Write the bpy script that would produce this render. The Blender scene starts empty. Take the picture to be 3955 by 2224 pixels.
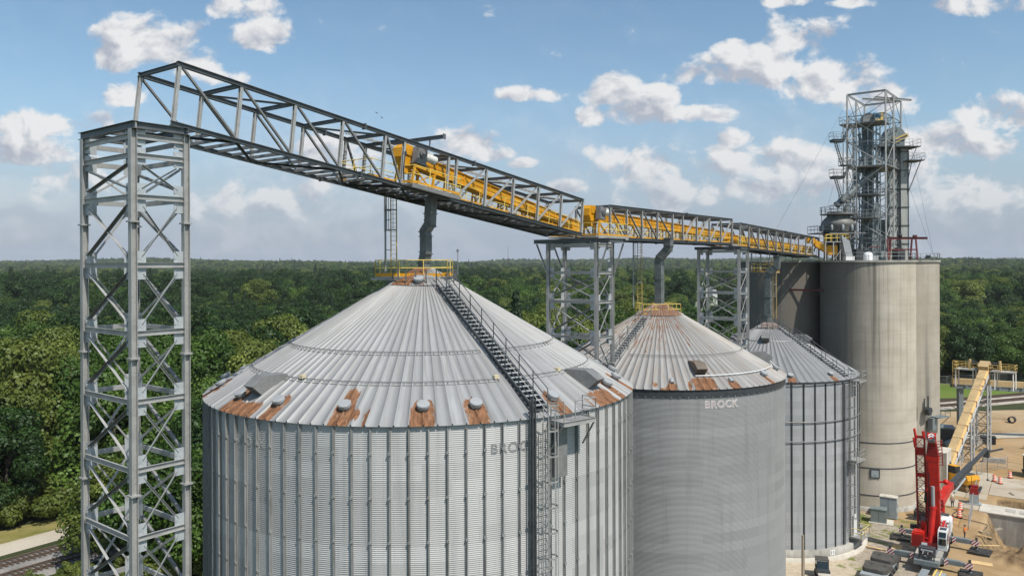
import bpy, math, random
import numpy as np
from mathutils import Vector, Matrix, Euler
random.seed(7); rng = np.random.default_rng(11)
sc = bpy.context.scene
C = sc.collection
PI = math.pi
R_ = math.radians
EYE = 35.2

# ---------------------------------------------------------------- mesh builder
class MB:
    def __init__(s): s.v = []; s.f = []; s.sm = []
    def add(s, vs, fs, smooth=False):
        o = len(s.v); s.v.extend([tuple(p) for p in vs])
        for f in fs: s.f.append([i + o for i in f]); s.sm.append(smooth)
    def box(s, c, size, rz=0, M=None):
        x, y, z = [d / 2 for d in size]
        vs = [Vector((a * x, b * y, d * z)) for d in (-1, 1) for b in (-1, 1) for a in (-1, 1)]
        if M is None: M = Matrix.Rotation(rz, 3, 'Z')
        c = Vector(c)
        s.add([M @ p + c for p in vs], [[0, 2, 3, 1], [4, 5, 7, 6], [0, 1, 5, 4], [2, 6, 7, 3], [0, 4, 6, 2], [1, 3, 7, 5]])
    def frame(s, p, q, up):
        d = (q - p).normalized(); up = Vector(up)
        if abs(d.dot(up.normalized())) > .98: up = Vector((1, 0, 0)) if abs(d.x) < .9 else Vector((0, 1, 0))
        side = d.cross(up).normalized(); u = side.cross(d).normalized()
        return d, side, u
    def beam(s, p, q, w, h, up=(0, 0, 1), off=(0, 0)):
        p = Vector(p); q = Vector(q); d, sd, u = s.frame(p, q, up)
        p = p + sd * off[0] + u * off[1]; q = q + sd * off[0] + u * off[1]
        vs = []
        for e in (p, q):
            for a, b in ((-1, -1), (1, -1), (1, 1), (-1, 1)): vs.append(e + sd * (a * w / 2) + u * (b * h / 2))
        s.add(vs, [[3, 2, 1, 0], [4, 5, 6, 7], [0, 1, 5, 4], [1, 2, 6, 5], [2, 3, 7, 6], [3, 0, 4, 7]])
    def ibeam(s, p, q, w, h, up=(0, 0, 1), t=.022):
        s.beam(p, q, w, t, up, (0, h / 2 - t / 2)); s.beam(p, q, w, t, up, (0, -h / 2 + t / 2)); s.beam(p, q, t, h - 2 * t, up)
    def channel(s, p, q, w, h, up=(0, 0, 1), sgn=1, t=.014):
        s.beam(p, q, t, h, up, (0, 0)); 
        s.beam(p, q, w - t, t, up, (sgn * w / 2, h / 2 - t / 2)); s.beam(p, q, w - t, t, up, (sgn * w / 2, -h / 2 + t / 2))
    def angle(s, p, q, a, up=(0, 0, 1), sgn=1, t=.012):
        s.beam(p, q, t, a, up); s.beam(p, q, a - t, t, up, (sgn * a / 2, a / 2 - t / 2))
    def tube(s, p, q, r, n=8, r2=None, cap=True, smooth=True):
        p = Vector(p); q = Vector(q); d, a, b = s.frame(p, q, (0, 0, 1)); r2 = r if r2 is None else r2
        vs = []
        for e, rr in ((p, r), (q, r2)):
            for i in range(n):
                t = 2 * PI * i / n; vs.append(e + a * math.cos(t) * rr + b * math.sin(t) * rr)
        s.add(vs, [[i, (i + 1) % n, n + (i + 1) % n, n + i] for i in range(n)], smooth)
        if cap: s.add(vs, [list(range(n))[::-1], list(range(n, 2 * n))])
    def pipe(s, pts, r, n=8):
        for a, b in zip(pts[:-1], pts[1:]): s.tube(a, b, r, n)
    def duct(s, pts, w, h, fl=True):
        # square duct through points, mitred, world aligned cross-section (vertical-ish run)
        P = [Vector(p) for p in pts]; vs = []
        for i, p in enumerate(P):
            d = ((P[i] - P[i - 1]).normalized() if i else Vector()) + ((P[i + 1] - P[i]).normalized() if i + 1 < len(P) else Vector())
            d.normalize(); sx = Vector((1, 0, 0)); sx = (sx - d * sx.dot(d)).normalized(); sy = d.cross(sx)
            for a, b in ((-1, -1), (1, -1), (1, 1), (-1, 1)): vs.append(p + sx * a * w / 2 + sy * b * h / 2)
        fs = []
        for i in range(len(P) - 1):
            for k in range(4): fs.append([i * 4 + k, i * 4 + (k + 1) % 4, i * 4 + 4 + (k + 1) % 4, i * 4 + 4 + k])
        s.add(vs, fs + [[3, 2, 1, 0], [len(vs) - 4 + k for k in range(4)]])
        if fl:
            for i, p in enumerate(P):
                if i in (0,): continue
                d = ((P[i] - P[i - 1]).normalized()); s.beam(p - d * .025, p + d * .025, w + .13, h + .13, (0, 1, 0) if abs(d.z) > .5 else (0, 0, 1))
    def lathe(s, prof, n=24, c=(0, 0, 0), smooth=True, a0=0, a1=2 * PI, M=None, capb=False, capt=False):
        full = abs(a1 - a0 - 2 * PI) < 1e-6; m = n if full else n + 1
        vs = []; c = Vector(c)
        for r, z in prof:
            for i in range(m):
                t = a0 + (a1 - a0) * i / n; p = Vector((r * math.cos(t), r * math.sin(t), z)); vs.append((M @ p if M else p) + c)
        fs = []
        for k in range(len(prof) - 1):
            for i in range(n): j = (i + 1) % m; fs.append([k * m + i, k * m + j, (k + 1) * m + j, (k + 1) * m + i])
        s.add(vs, fs, smooth)
        if capb: s.add(vs[:m], [list(range(m))[::-1]])
        if capt: s.add(vs[-m:], [list(range(m))])
    def prism(s, poly, z0, z1, M=None):
        n = len(poly); vs = [Vector((x, y, z0)) for x, y in poly] + [Vector((x, y, z1)) for x, y in poly]
        if M is not None: vs = [M @ p for p in vs]
        s.add(vs, [list(range(n))[::-1], list(range(n, 2 * n))] + [[i, (i + 1) % n, n + (i + 1) % n, n + i] for i in range(n)])
    def sphere(s, c, r, n=12, m=8, sc=(1, 1, 1)):
        prof = [(r * math.sin(PI * k / m) * 1.0 + 1e-5, -r * math.cos(PI * k / m)) for k in range(m + 1)]
        s.lathe(prof, n, c, M=Matrix.Diagonal(sc).to_3x3())
    def mesh(s, name):
        me = bpy.data.meshes.new(name); me.from_pydata(s.v, [], s.f)
        if any(s.sm):
            me.polygons.foreach_set('use_smooth', s.sm)
        me.update(); return me
    def build(s, name, m, parent=None):
        return link(s.mesh(name), name, m, parent)
def link(me, name, m, parent=None):
    if m is not None and len(me.materials) == 0: me.materials.append(m)
    o = bpy.data.objects.new(name, me); C.objects.link(o)
    if parent is not None: o.parent = parent
    return o
def npmesh(name, v, f, smooth=False):
    v = np.asarray(v, np.float32); f = np.asarray(f, np.int32); k = f.shape[1]
    me = bpy.data.meshes.new(name)
    me.vertices.add(len(v)); me.vertices.foreach_set('co', v.ravel())
    me.loops.add(f.size); me.loops.foreach_set('vertex_index', f.ravel())
    me.polygons.add(len(f)); me.polygons.foreach_set('loop_start', np.arange(0, f.size, k, dtype=np.int32))
    if smooth: me.polygons.foreach_set('use_smooth', np.ones(len(f), bool))
    me.update(calc_edges=True); return me
def tag(o, label=None, cat=None, group=None, kind=None):
    if label: o['label'] = label
    if cat: o['category'] = cat
    if group: o['group'] = group
    if kind: o['kind'] = kind
    return o
def thing(name, label, cat, loc=(0, 0, 0), rz=0, group=None, rot=None):
    o = bpy.data.objects.new(name, None); C.objects.link(o); o.empty_display_size = .5
    o.location = loc; o.rotation_euler = rot if rot else (0, 0, rz)
    return tag(o, label, cat, group)
def inst(src, parent, loc=(0, 0, 0), rot=(0, 0, 0), scale=None):
    c = src.copy(); C.objects.link(c); c.parent = parent; c.location = loc; c.rotation_euler = rot
    if scale: c.scale = scale
    return c
def kids(o): return [c for c in bpy.data.objects if c.parent == o]
def copy_tree(o, parent=None, allo=None):
    if allo is None:
        allo = {}
        for c in bpy.data.objects:
            if c.parent: allo.setdefault(c.parent.name, []).append(c)
    n = o.copy(); C.objects.link(n); n.parent = parent
    for c in allo.get(o.name, []): copy_tree(c, n, allo)
    return n

# ---------------------------------------------------------------- materials
def srgb(r, g, b): return tuple(((c / 255) / 12.92 if c / 255 < .04045 else ((c / 255 + .055) / 1.055) ** 2.4) for c in (r, g, b))
class NT:
    def __init__(s, name):
        s.m = bpy.data.materials.new(name); s.m.use_nodes = True; s.t = s.m.node_tree
        s.b = s.t.nodes['Principled BSDF']; s.out = s.t.nodes['Material Output']
    def n(s, ty, **k):
        nd = s.t.nodes.new(ty)
        for a, v in k.items():
            if a in ('ins',):
                for i, x in v.items(): s.put(nd, i, x)
            else: setattr(nd, a, v)
        return nd
    def put(s, nd, i, x):
        sock = nd.inputs[i]
        if isinstance(x, bpy.types.NodeSocket): s.t.links.new(x, sock)
        elif isinstance(x, bpy.types.Node): s.t.links.new(x.outputs[0], sock)
        else:
            if sock.type == 'RGBA' and len(x) == 3: x = (*x, 1)
            sock.default_value = x
    def mth(s, op, a, b=None, c=None, clamp=False):
        nd = s.n('ShaderNodeMath', operation=op, use_clamp=clamp); s.put(nd, 0, a)
        if b is not None: s.put(nd, 1, b)
        if c is not None: s.put(nd, 2, c)
        return nd.outputs[0]
    def mix(s, f, a, b, bt='MIX'):
        nd = s.n('ShaderNodeMix', data_type='RGBA', blend_type=bt); s.put(nd, 0, f); s.put(nd, 6, a); s.put(nd, 7, b); return nd.outputs[2]
    def noise(s, vec, scale, detail=4, rough=.55, dist=0):
        nd = s.n('ShaderNodeTexNoise'); s.put(nd, 'Scale', scale); s.put(nd, 'Detail', detail); s.put(nd, 'Roughness', rough); s.put(nd, 'Distortion', dist)
        if vec is not None: s.put(nd, 'Vector', vec)
        return nd.outputs[0]
    def ramp(s, f, a, b, c0=0., c1=1.):
        nd = s.n('ShaderNodeMapRange', interpolation_type='SMOOTHSTEP'); s.put(nd, 0, f); s.put(nd, 1, a); s.put(nd, 2, b); s.put(nd, 3, c0); s.put(nd, 4, c1); return nd.outputs[0]
    def obj(s): return s.n('ShaderNodeTexCoord').outputs['Object']
    def pos(s): return s.n('ShaderNodeNewGeometry').outputs['Position']
    def scale(s, v, x, y, z):
        nd = s.n('ShaderNodeVectorMath', operation='MULTIPLY'); s.put(nd, 0, v); s.put(nd, 1, (x, y, z)); return nd.outputs[0]
    def sep(s, v):
        nd = s.n('ShaderNodeSeparateXYZ'); s.put(nd, 0, v); return nd.outputs
    def fin(s, col, rough=.6, metal=0., bump=None, bs=.3, bd=.02, spec=.4):
        s.put(s.b, 'Base Color', col); s.put(s.b, 'Roughness', rough); s.put(s.b, 'Metallic', metal); s.put(s.b, 'Specular IOR Level', spec)
        if bump is not None:
            nb = s.n('ShaderNodeBump'); s.put(nb, 'Height', bump); s.put(nb, 'Strength', bs); s.put(nb, 'Distance', bd); s.put(s.b, 'Normal', nb.outputs[0])
        return s.m
def plain(name, col, rough=.6, metal=0., var=.18, scale=1.5, fine=14, spec=.4, dirt=None, stretch=None):
    k = NT(name); v = k.pos() if stretch is None else k.scale(k.pos(), *stretch)
    a = k.noise(v, scale, 5); b = k.noise(v, fine, 3)
    f = k.mth('ADD', k.mth('MULTIPLY', a, .65), k.mth('MULTIPLY', b, .35))
    lo = tuple(c * (1 - var) for c in col); hi = tuple(min(1, c * (1 + var)) for c in col)
    c = k.mix(k.ramp(f, .3, .7), lo, hi)
    if dirt: c = k.mix(k.ramp(k.noise(v, scale * 2.3, 6, .65), .52, .72, 0., dirt[1]), c, dirt[0])
    return k.fin(c, rough, metal, spec=spec)
MT = {}
MT['galv'] = plain('galvanised_steel', (.375, .367, .35), .45, .2, .16, 1.2, 9, dirt=((.2, .19, .17), .35))
MT['galv_d'] = plain('dark_galvanised', (.225, .222, .215), .5, .2, .2, 1.3, 8, dirt=((.1, .085, .07), .4))
MT['galv_b'] = plain('bright_galvanised_plate', (.46, .48, .49), .42, .2, .12, 3, 20)
MT['chord'] = plain('dull_zinc_beam', (.125, .133, .138), .5, .25, .22, 1.5, 8, dirt=((.1, .09, .07), .45))
MT['yellow'] = plain('yellow_machine_paint', (.64, .3, .01), .48, 0, .18, .9, 6, dirt=((.36, .22, .06), .5))
MT['yellow_r'] = plain('yellow_rail_paint', (.85, .62, .14), .5, 0, .08, 2, 9)
MT['grey_m'] = plain('grey_gearbox_paint', (.2, .2, .205), .45, .1, .15, 2, 12)
MT['white_m'] = plain('white_motor_paint', (.72, .72, .7), .4, 0, .08, 3, 12)
MT['duct'] = plain('weathered_spout_steel', (.15, .162, .158), .5, .25, .3, 1.6, 7, dirt=((.07, .07, .06), .5))
MT['stiff'] = plain('stiffener_steel', (.27, .27, .262), .5, .15, .25, .6, 6, dirt=((.12, .1, .075), .5), stretch=(1, 1, .25))
MT['vent'] = plain('vent_cap_steel', (.34, .35, .355), .55, .1, .08, 3, 20)
MT['black'] = plain('black_rubber', (.025, .025, .026), .7, 0, .3, 3, 20)
MT['dark'] = plain('dark_steel', (.055, .06, .065), .5, .2, .3, 2, 12)
MT['grate'] = plain('dark_grating', (.1, .105, .1), .7, .2, .3, 3, 20)
MT['red'] = plain('crane_red_paint', (.5, .016, .01), .38, 0, .2, .9, 7, dirt=((.17, .012, .01), .5))
MT['red_d'] = plain('dark_red_paint', (.26, .014, .014), .45, 0, .2, .9, 9)
MT['maroon'] = plain('maroon_primer', (.13, .03, .03), .6, 0, .25, 1.5, 9)
MT['white'] = plain('white_paint', (.72, .72, .7), .4, 0, .08, 1.5, 9, dirt=((.4, .36, .3), .3))
MT['cgrey'] = plain('crane_grey_paint', (.17, .2, .21), .45, 0, .15, 1.5, 9, dirt=((.25, .2, .14), .4))
MT['tan'] = plain('tan_conveyor_cover', (.46, .325, .16), .6, 0, .2, .6, 5, dirt=((.3, .22, .14), .6))
MT['tan_l'] = plain('tan_conveyor_side', (.66, .45, .2), .55, 0, .12, .6, 5)
MT['cream'] = plain('cream_plastic', (.62, .53, .36), .5, 0, .1, 2, 9)
MT['conc_l'] = plain('pale_concrete', (.52, .48, .41), .85, 0, .15, .5, 5, dirt=((.3, .26, .2), .5))
MT['conc_w'] = plain('stained_concrete', (.36, .34, .3), .85, 0, .3, .35, 3, dirt=((.12, .11, .09), .7), stretch=(1, 1, .25))
MT['tgreen'] = plain('grey_green_cabinet', (.17, .2, .19), .5, 0, .12, 2, 9)
MT['tgrey'] = plain('grey_cabinet', (.3, .33, .34), .5, 0, .1, 2, 9)
MT['wood'] = plain('weathered_wood', (.3, .25, .19), .85, 0, .25, 2, 12, stretch=(3, 3, .3))
MT['ply'] = plain('plywood', (.6, .42, .2), .8, 0, .2, 1, 9)
MT['orange'] = plain('orange_plastic', (.75, .12, .03), .5, 0, .1, 3, 9)
MT['hivis'] = plain('orange_work_shirt', (.85, .2, .02), .8, 0, .12, 6, 20)
MT['khaki'] = plain('khaki_work_shirt', (.3, .27, .2), .85, 0, .15, 6, 20)
MT['denim'] = plain('dark_trousers', (.05, .05, .06), .85, 0, .2, 6, 20)
MT['skin'] = plain('skin', (.42, .25, .17), .6, 0, .08, 8, 20)
MT['mat'] = plain('black_outrigger_mat', (.04, .038, .035), .7, 0, .35, 1.5, 10, dirt=((.2, .17, .13), .45))
MT['slab'] = plain('dusty_counterweight', (.075, .07, .062), .7, 0, .25, 1.2, 9, dirt=((.2, .16, .11), .45))
MT['blue'] = plain('blue_motor_paint', (.03, .13, .2), .45, 0, .1, 3, 9)
MT['sign'] = plain('white_sign', (.8, .8, .78), .5, 0, .04, 3, 9)
MT['ink'] = plain('black_lettering', (.03, .03, .03), .6, 0, .3, 6, 20)
MT['ink_g'] = plain('ghost_lettering', (.47, .465, .45), .6, .2, .5, 5, 14)
MT['ink_f'] = plain('faded_black_lettering', (.25, .25, .25), .6, 0, .5, 5, 14)
MT['wred'] = plain('faded_red_lettering', (.42, .27, .26), .6, 0, .3, 4, 14)
MT['ochre'] = plain('ochre_guard_paint', (.6, .42, .13), .5, 0, .12, 2, 9)
k = NT('hazard_stripes'); p = k.obj(); x, y, z = k.sep(p)
w = k.mth('FRACT', k.mth('MULTIPLY', k.mth('ADD', k.mth('ADD', x, y), z), 2.6))
MT['hazard'] = k.fin(k.mix(k.mth('GREATER_THAN', w, .5), (.75, .75, .73), (.35, .015, .02)), .5)
k = NT('tinted_glass'); MT['glass'] = k.fin((.012, .02, .022), .06, 0, spec=.7)

# corrugated wall sheets: each sheet a slightly different grey, dusty runs
def wall_mat(name, base, Rw, sheet_w, n_sheet, zlo, tone, metal=.55):
    k = NT(name); o = k.obj(); x, y, z = k.sep(o)
    ang = k.mth('MULTIPLY', k.mth('ADD', k.mth('ARCTAN2', y, x), PI), n_sheet / (2 * PI))
    row = k.mth('FLOOR', k.mth('DIVIDE', z, .813))
    a2 = k.mth('ADD', ang, k.mth('MULTIPLY', k.mth('MODULO', row, 2.), .5))
    cv = k.n('ShaderNodeCombineXYZ'); k.put(cv, 0, k.mth('FLOOR', a2)); k.put(cv, 1, row)
    wn = k.n('ShaderNodeTexWhiteNoise', noise_dimensions='2D'); k.put(wn, 'Vector', cv.outputs[0])
    wr = k.n('ShaderNodeTexWhiteNoise', noise_dimensions='1D'); k.put(wr, 'W', row)
    t = k.mth('ADD', k.mth('MULTIPLY', wn.outputs[0], .5), k.mth('MULTIPLY', wr.outputs[0], .5))
    c = k.mix(t, tuple(b * (1 - tone) for b in base), tuple(b * (1 + tone) for b in base))
    st = k.noise(k.scale(o, 1.1, 1.1, .06), 1.3, 5, .6)
    c = k.mix(k.ramp(st, .5, .75, 0., .4), c, tuple(b * .55 for b in base))
    # thin lap lines between sheets
    fz = k.mth('FRACT', k.mth('DIVIDE', z, .813)); fa = k.mth('FRACT', a2)
    ln = k.mth('MAXIMUM', k.mth('LESS_THAN', fz, .035), k.mth('LESS_THAN', fa, .012))
    c = k.mix(k.mth('MULTIPLY', ln, .3), c, tuple(b * .5 for b in base))
    return k.fin(c, .5, metal, spec=.4)
MT['wall1'] = wall_mat('corrugated_sheet_bright', (.5, .49, .475), 13.64, 2.86, 30, 0, .2, .12)
MT['wall2'] = wall_mat('corrugated_sheet_dull', (.295, .292, .286), 11.8, 2.86, 26, 0, .13, .1)
MT['wall3'] = wall_mat('corrugated_sheet_blue_grey', (.37, .372, .375), 10.9, 2.86, 24, 0, .12, .12)
# roof panels: vertex attribute 'rust' marks where rust has its own outline
def roof_mat(name, base, dirt):
    k = NT(name); o = k.obj(); x, y, z = k.sep(o)
    pid = k.n('ShaderNodeAttribute', attribute_name='panel').outputs['Fac']
    wn = k.n('ShaderNodeTexWhiteNoise', noise_dimensions='1D'); k.put(wn, 'W', pid)
    c = k.mix(wn.outputs[0], tuple(b * .87 for b in base), tuple(b * 1.1 for b in base))
    rad = k.mth('SQRT', k.mth('ADD', k.mth('MULTIPLY', x, x), k.mth('MULTIPLY', y, y)))
    cv = k.n('ShaderNodeCombineXYZ'); k.put(cv, 0, k.mth('MULTIPLY', k.mth('ARCTAN2', y, x), 60.)); k.put(cv, 1, k.mth('MULTIPLY', rad, .35))
    st = k.noise(cv.outputs[0], 1.0, 6, .62)
    c = k.mix(k.ramp(st, .44, .68, 0., .6), c, dirt)
    c = k.mix(k.ramp(k.noise(o, .5, 4), .4, .7, 0., .25), c, tuple(b * .75 for b in base))
    ru = k.n('ShaderNodeAttribute', attribute_name='rust').outputs['Fac']
    cv2 = k.n('ShaderNodeCombineXYZ'); k.put(cv2, 0, k.mth('MULTIPLY', k.mth('ARCTAN2', y, x), 62.)); k.put(cv2, 1, k.mth('MULTIPLY', rad, .85))
    rn = k.noise(cv2.outputs[0], 1.0, 5, .6, .5)
    m = k.ramp(k.mth('ADD', ru, k.mth('MULTIPLY', k.mth('SUBTRACT', rn, .5), 1.5)),   .4, .62)
    rc = k.mix(k.ramp(k.noise(cv2.outputs[0], 2.2, 6, .65), .35, .65), (.12, .052, .024), (.27, .13, .062))
    rc = k.mix(k.ramp(k.noise(o, 3, 5, .6), .58, .75, 0., .7), rc, (.42, .33, .27))
    c = k.mix(m, c, rc)
    return k.fin(c, k.mth('ADD', .52, k.mth('MULTIPLY', m, .3)), k.mth('SUBTRACT', .12, k.mth('MULTIPLY', m, .12)), spec=.4)
MT['roof1'] = roof_mat('zinc_roof_panel', (.33, .33, .328), (.23, .22, .205))
MT['roof2'] = roof_mat('dusty_zinc_roof_panel', (.32, .315, .305), (.25, .175, .115))
MT['roof3'] = roof_mat('dark_zinc_roof_panel', (.25, .252, .255), (.18, .18, .18))
# silo concrete: vertical staining, plus a tone that darkens towards low x
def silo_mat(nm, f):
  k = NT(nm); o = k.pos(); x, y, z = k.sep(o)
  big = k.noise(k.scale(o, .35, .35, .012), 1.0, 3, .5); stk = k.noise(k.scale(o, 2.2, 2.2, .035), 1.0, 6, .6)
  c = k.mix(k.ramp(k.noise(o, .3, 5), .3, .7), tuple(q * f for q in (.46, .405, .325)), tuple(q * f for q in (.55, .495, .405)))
  c = k.mix(k.ramp(k.noise(k.scale(o, .12, .12, 1.9), 1., 3), .45, .7, 0., .22), c, (.3, .27, .22))
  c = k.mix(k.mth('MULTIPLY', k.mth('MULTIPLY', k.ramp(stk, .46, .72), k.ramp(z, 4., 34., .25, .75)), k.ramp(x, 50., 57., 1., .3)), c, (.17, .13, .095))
  c = k.mix(k.ramp(k.mth('ADD', k.mth('MULTIPLY', big, .8), k.mth('MULTIPLY', stk, .35)), .62, .78, 0., .8), c, (.12, .112, .1))
  c = k.mix(k.mth('MULTIPLY', k.ramp(k.mth('ADD', x, k.mth('MULTIPLY', k.mth('SUBTRACT', stk, .5), 9.)), 46.5, 53.2, .85, 0.), k.ramp(z, 3., 20., .2, 1.)), c, (.095, .086, .075))  # darker towards low x, weaker near the ground, broken up by the streaks
  return k.fin(c, .88, 0, bump=k.noise(o, 2., 6), bs=.25, bd=.05)
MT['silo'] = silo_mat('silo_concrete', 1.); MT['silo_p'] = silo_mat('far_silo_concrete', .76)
# ground
def ground_mat(name, c1, c2, c3, s1, s2, bump=.08):
    k = NT(name); o = k.pos()
    c = k.mix(k.ramp(k.noise(o, s1, 6, .6), .35, .65), c1, c2)
    c = k.mix(k.ramp(k.noise(o, s2, 6, .68, .4), .5, .66), c, c3)
    c = k.mix(k.ramp(k.noise(o, 3.5, 4, .7), .3, .7, 0., .35), c, tuple(q * .55 for q in c1))
    return k.fin(c, .92, 0, bump=k.noise(o, 2.2, 7, .7), bs=.6, bd=bump, spec=.2)
MT['ground'] = ground_mat('woodland_floor', (.035, .045, .018), (.06, .07, .025), (.1, .085, .045), .05, .02)
MT['dirt'] = ground_mat('sandy_dirt', (.38, .265, .145), (.47, .355, .22), (.27, .17, .09), .09, .05, .12)
MT['clay'] = ground_mat('orange_clay', (.5, .27, .09), (.58, .38, .18), (.42, .3, .17), .2, .1, .1)
MT['soil'] = ground_mat('dug_earth', (.2, .13, .07), (.33, .22, .12), (.1, .065, .035), .3, .16, .35)
MT['gravel'] = ground_mat('grey_gravel', (.36, .31, .25), (.46, .41, .35), (.26, .22, .18), .3, .2, .12)
MT['ballast'] = ground_mat('track_ballast', (.2, .185, .17), (.3, .28, .26), (.13, .12, .11), .5, .3, .15)
MT['road'] = ground_mat('pale_road', (.47, .41, .32), (.54, .48, .39), (.38, .3, .21), .1, .06, .05)
MT['pad'] = ground_mat('concrete_paving', (.43, .37, .285), (.5, .44, .35), (.35, .27, .18), .12, .08, .04)
MT['grass'] = ground_mat('mown_grass', (.1, .16, .028), (.14, .2, .035), (.19, .2, .06), .06, .03, .1)
MT['rough'] = ground_mat('dry_rough_grass', (.22, .2, .06), (.3, .25, .1), (.12, .13, .03), .2, .12, .12)
MT['hills'] = ground_mat('wooded_hills', (.03, .045, .02), (.045, .06, .025), (.06, .07, .03), .01, .006, 2.)
MT['rail'] = plain('rusty_rail', (.13, .085, .06), .5, .3, .2, 2, 9)
MT['tie'] = plain('dark_sleeper', (.09, .07, .055), .9, 0, .3, 2, 9)
def leaf_mat(name, c1, c2, tr):
    k = NT(name); rnd = k.n('ShaderNodeObjectInfo').outputs['Random']
    c = k.mix(rnd, c1, c2)
    lv = k.n('ShaderNodeAttribute', attribute_name='tone').outputs['Fac']
    c = k.mix(lv, tuple(q * .62 for q in c1), c)
    c = k.mix(k.ramp(lv, .75, 1., 0., .5), c, tuple(min(1, q * 1.6) for q in c2))
    d = k.n('ShaderNodeBsdfDiffuse'); k.put(d, 0, c); t = k.n('ShaderNodeBsdfTranslucent'); k.put(t, 0, c)
    g = k.n('ShaderNodeBsdfGlossy'); k.put(g, 'Roughness', .5); k.put(g, 0, (.5, .55, .5, 1))
    m1 = k.n('ShaderNodeMixShader'); k.put(m1, 0, tr); k.put(m1, 1, d.outputs[0]); k.put(m1, 2, t.outputs[0])
    m2 = k.n('ShaderNodeMixShader'); k.put(m2, 0, .04); k.put(m2, 1, m1.outputs[0]); k.put(m2, 2, g.outputs[0])
    k.t.nodes.remove(k.b); k.t.links.new(m2.outputs[0], k.out.inputs[0]); return k.m
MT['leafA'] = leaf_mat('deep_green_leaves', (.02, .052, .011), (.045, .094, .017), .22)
MT['leafB'] = leaf_mat('mid_green_leaves', (.055, .115, .016), (.12, .2, .032), .28)
MT['leafC'] = leaf_mat('olive_green_leaves', (.13, .175, .028), (.21, .245, .05), .3)
MT['leafD'] = leaf_mat('dark_needle_leaves', (.018, .042, .014), (.03, .058, .02), .12)
MT['bark'] = plain('bark', (.1, .085, .065), .9, 0, .3, 2, 10, stretch=(2, 2, .4))
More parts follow.
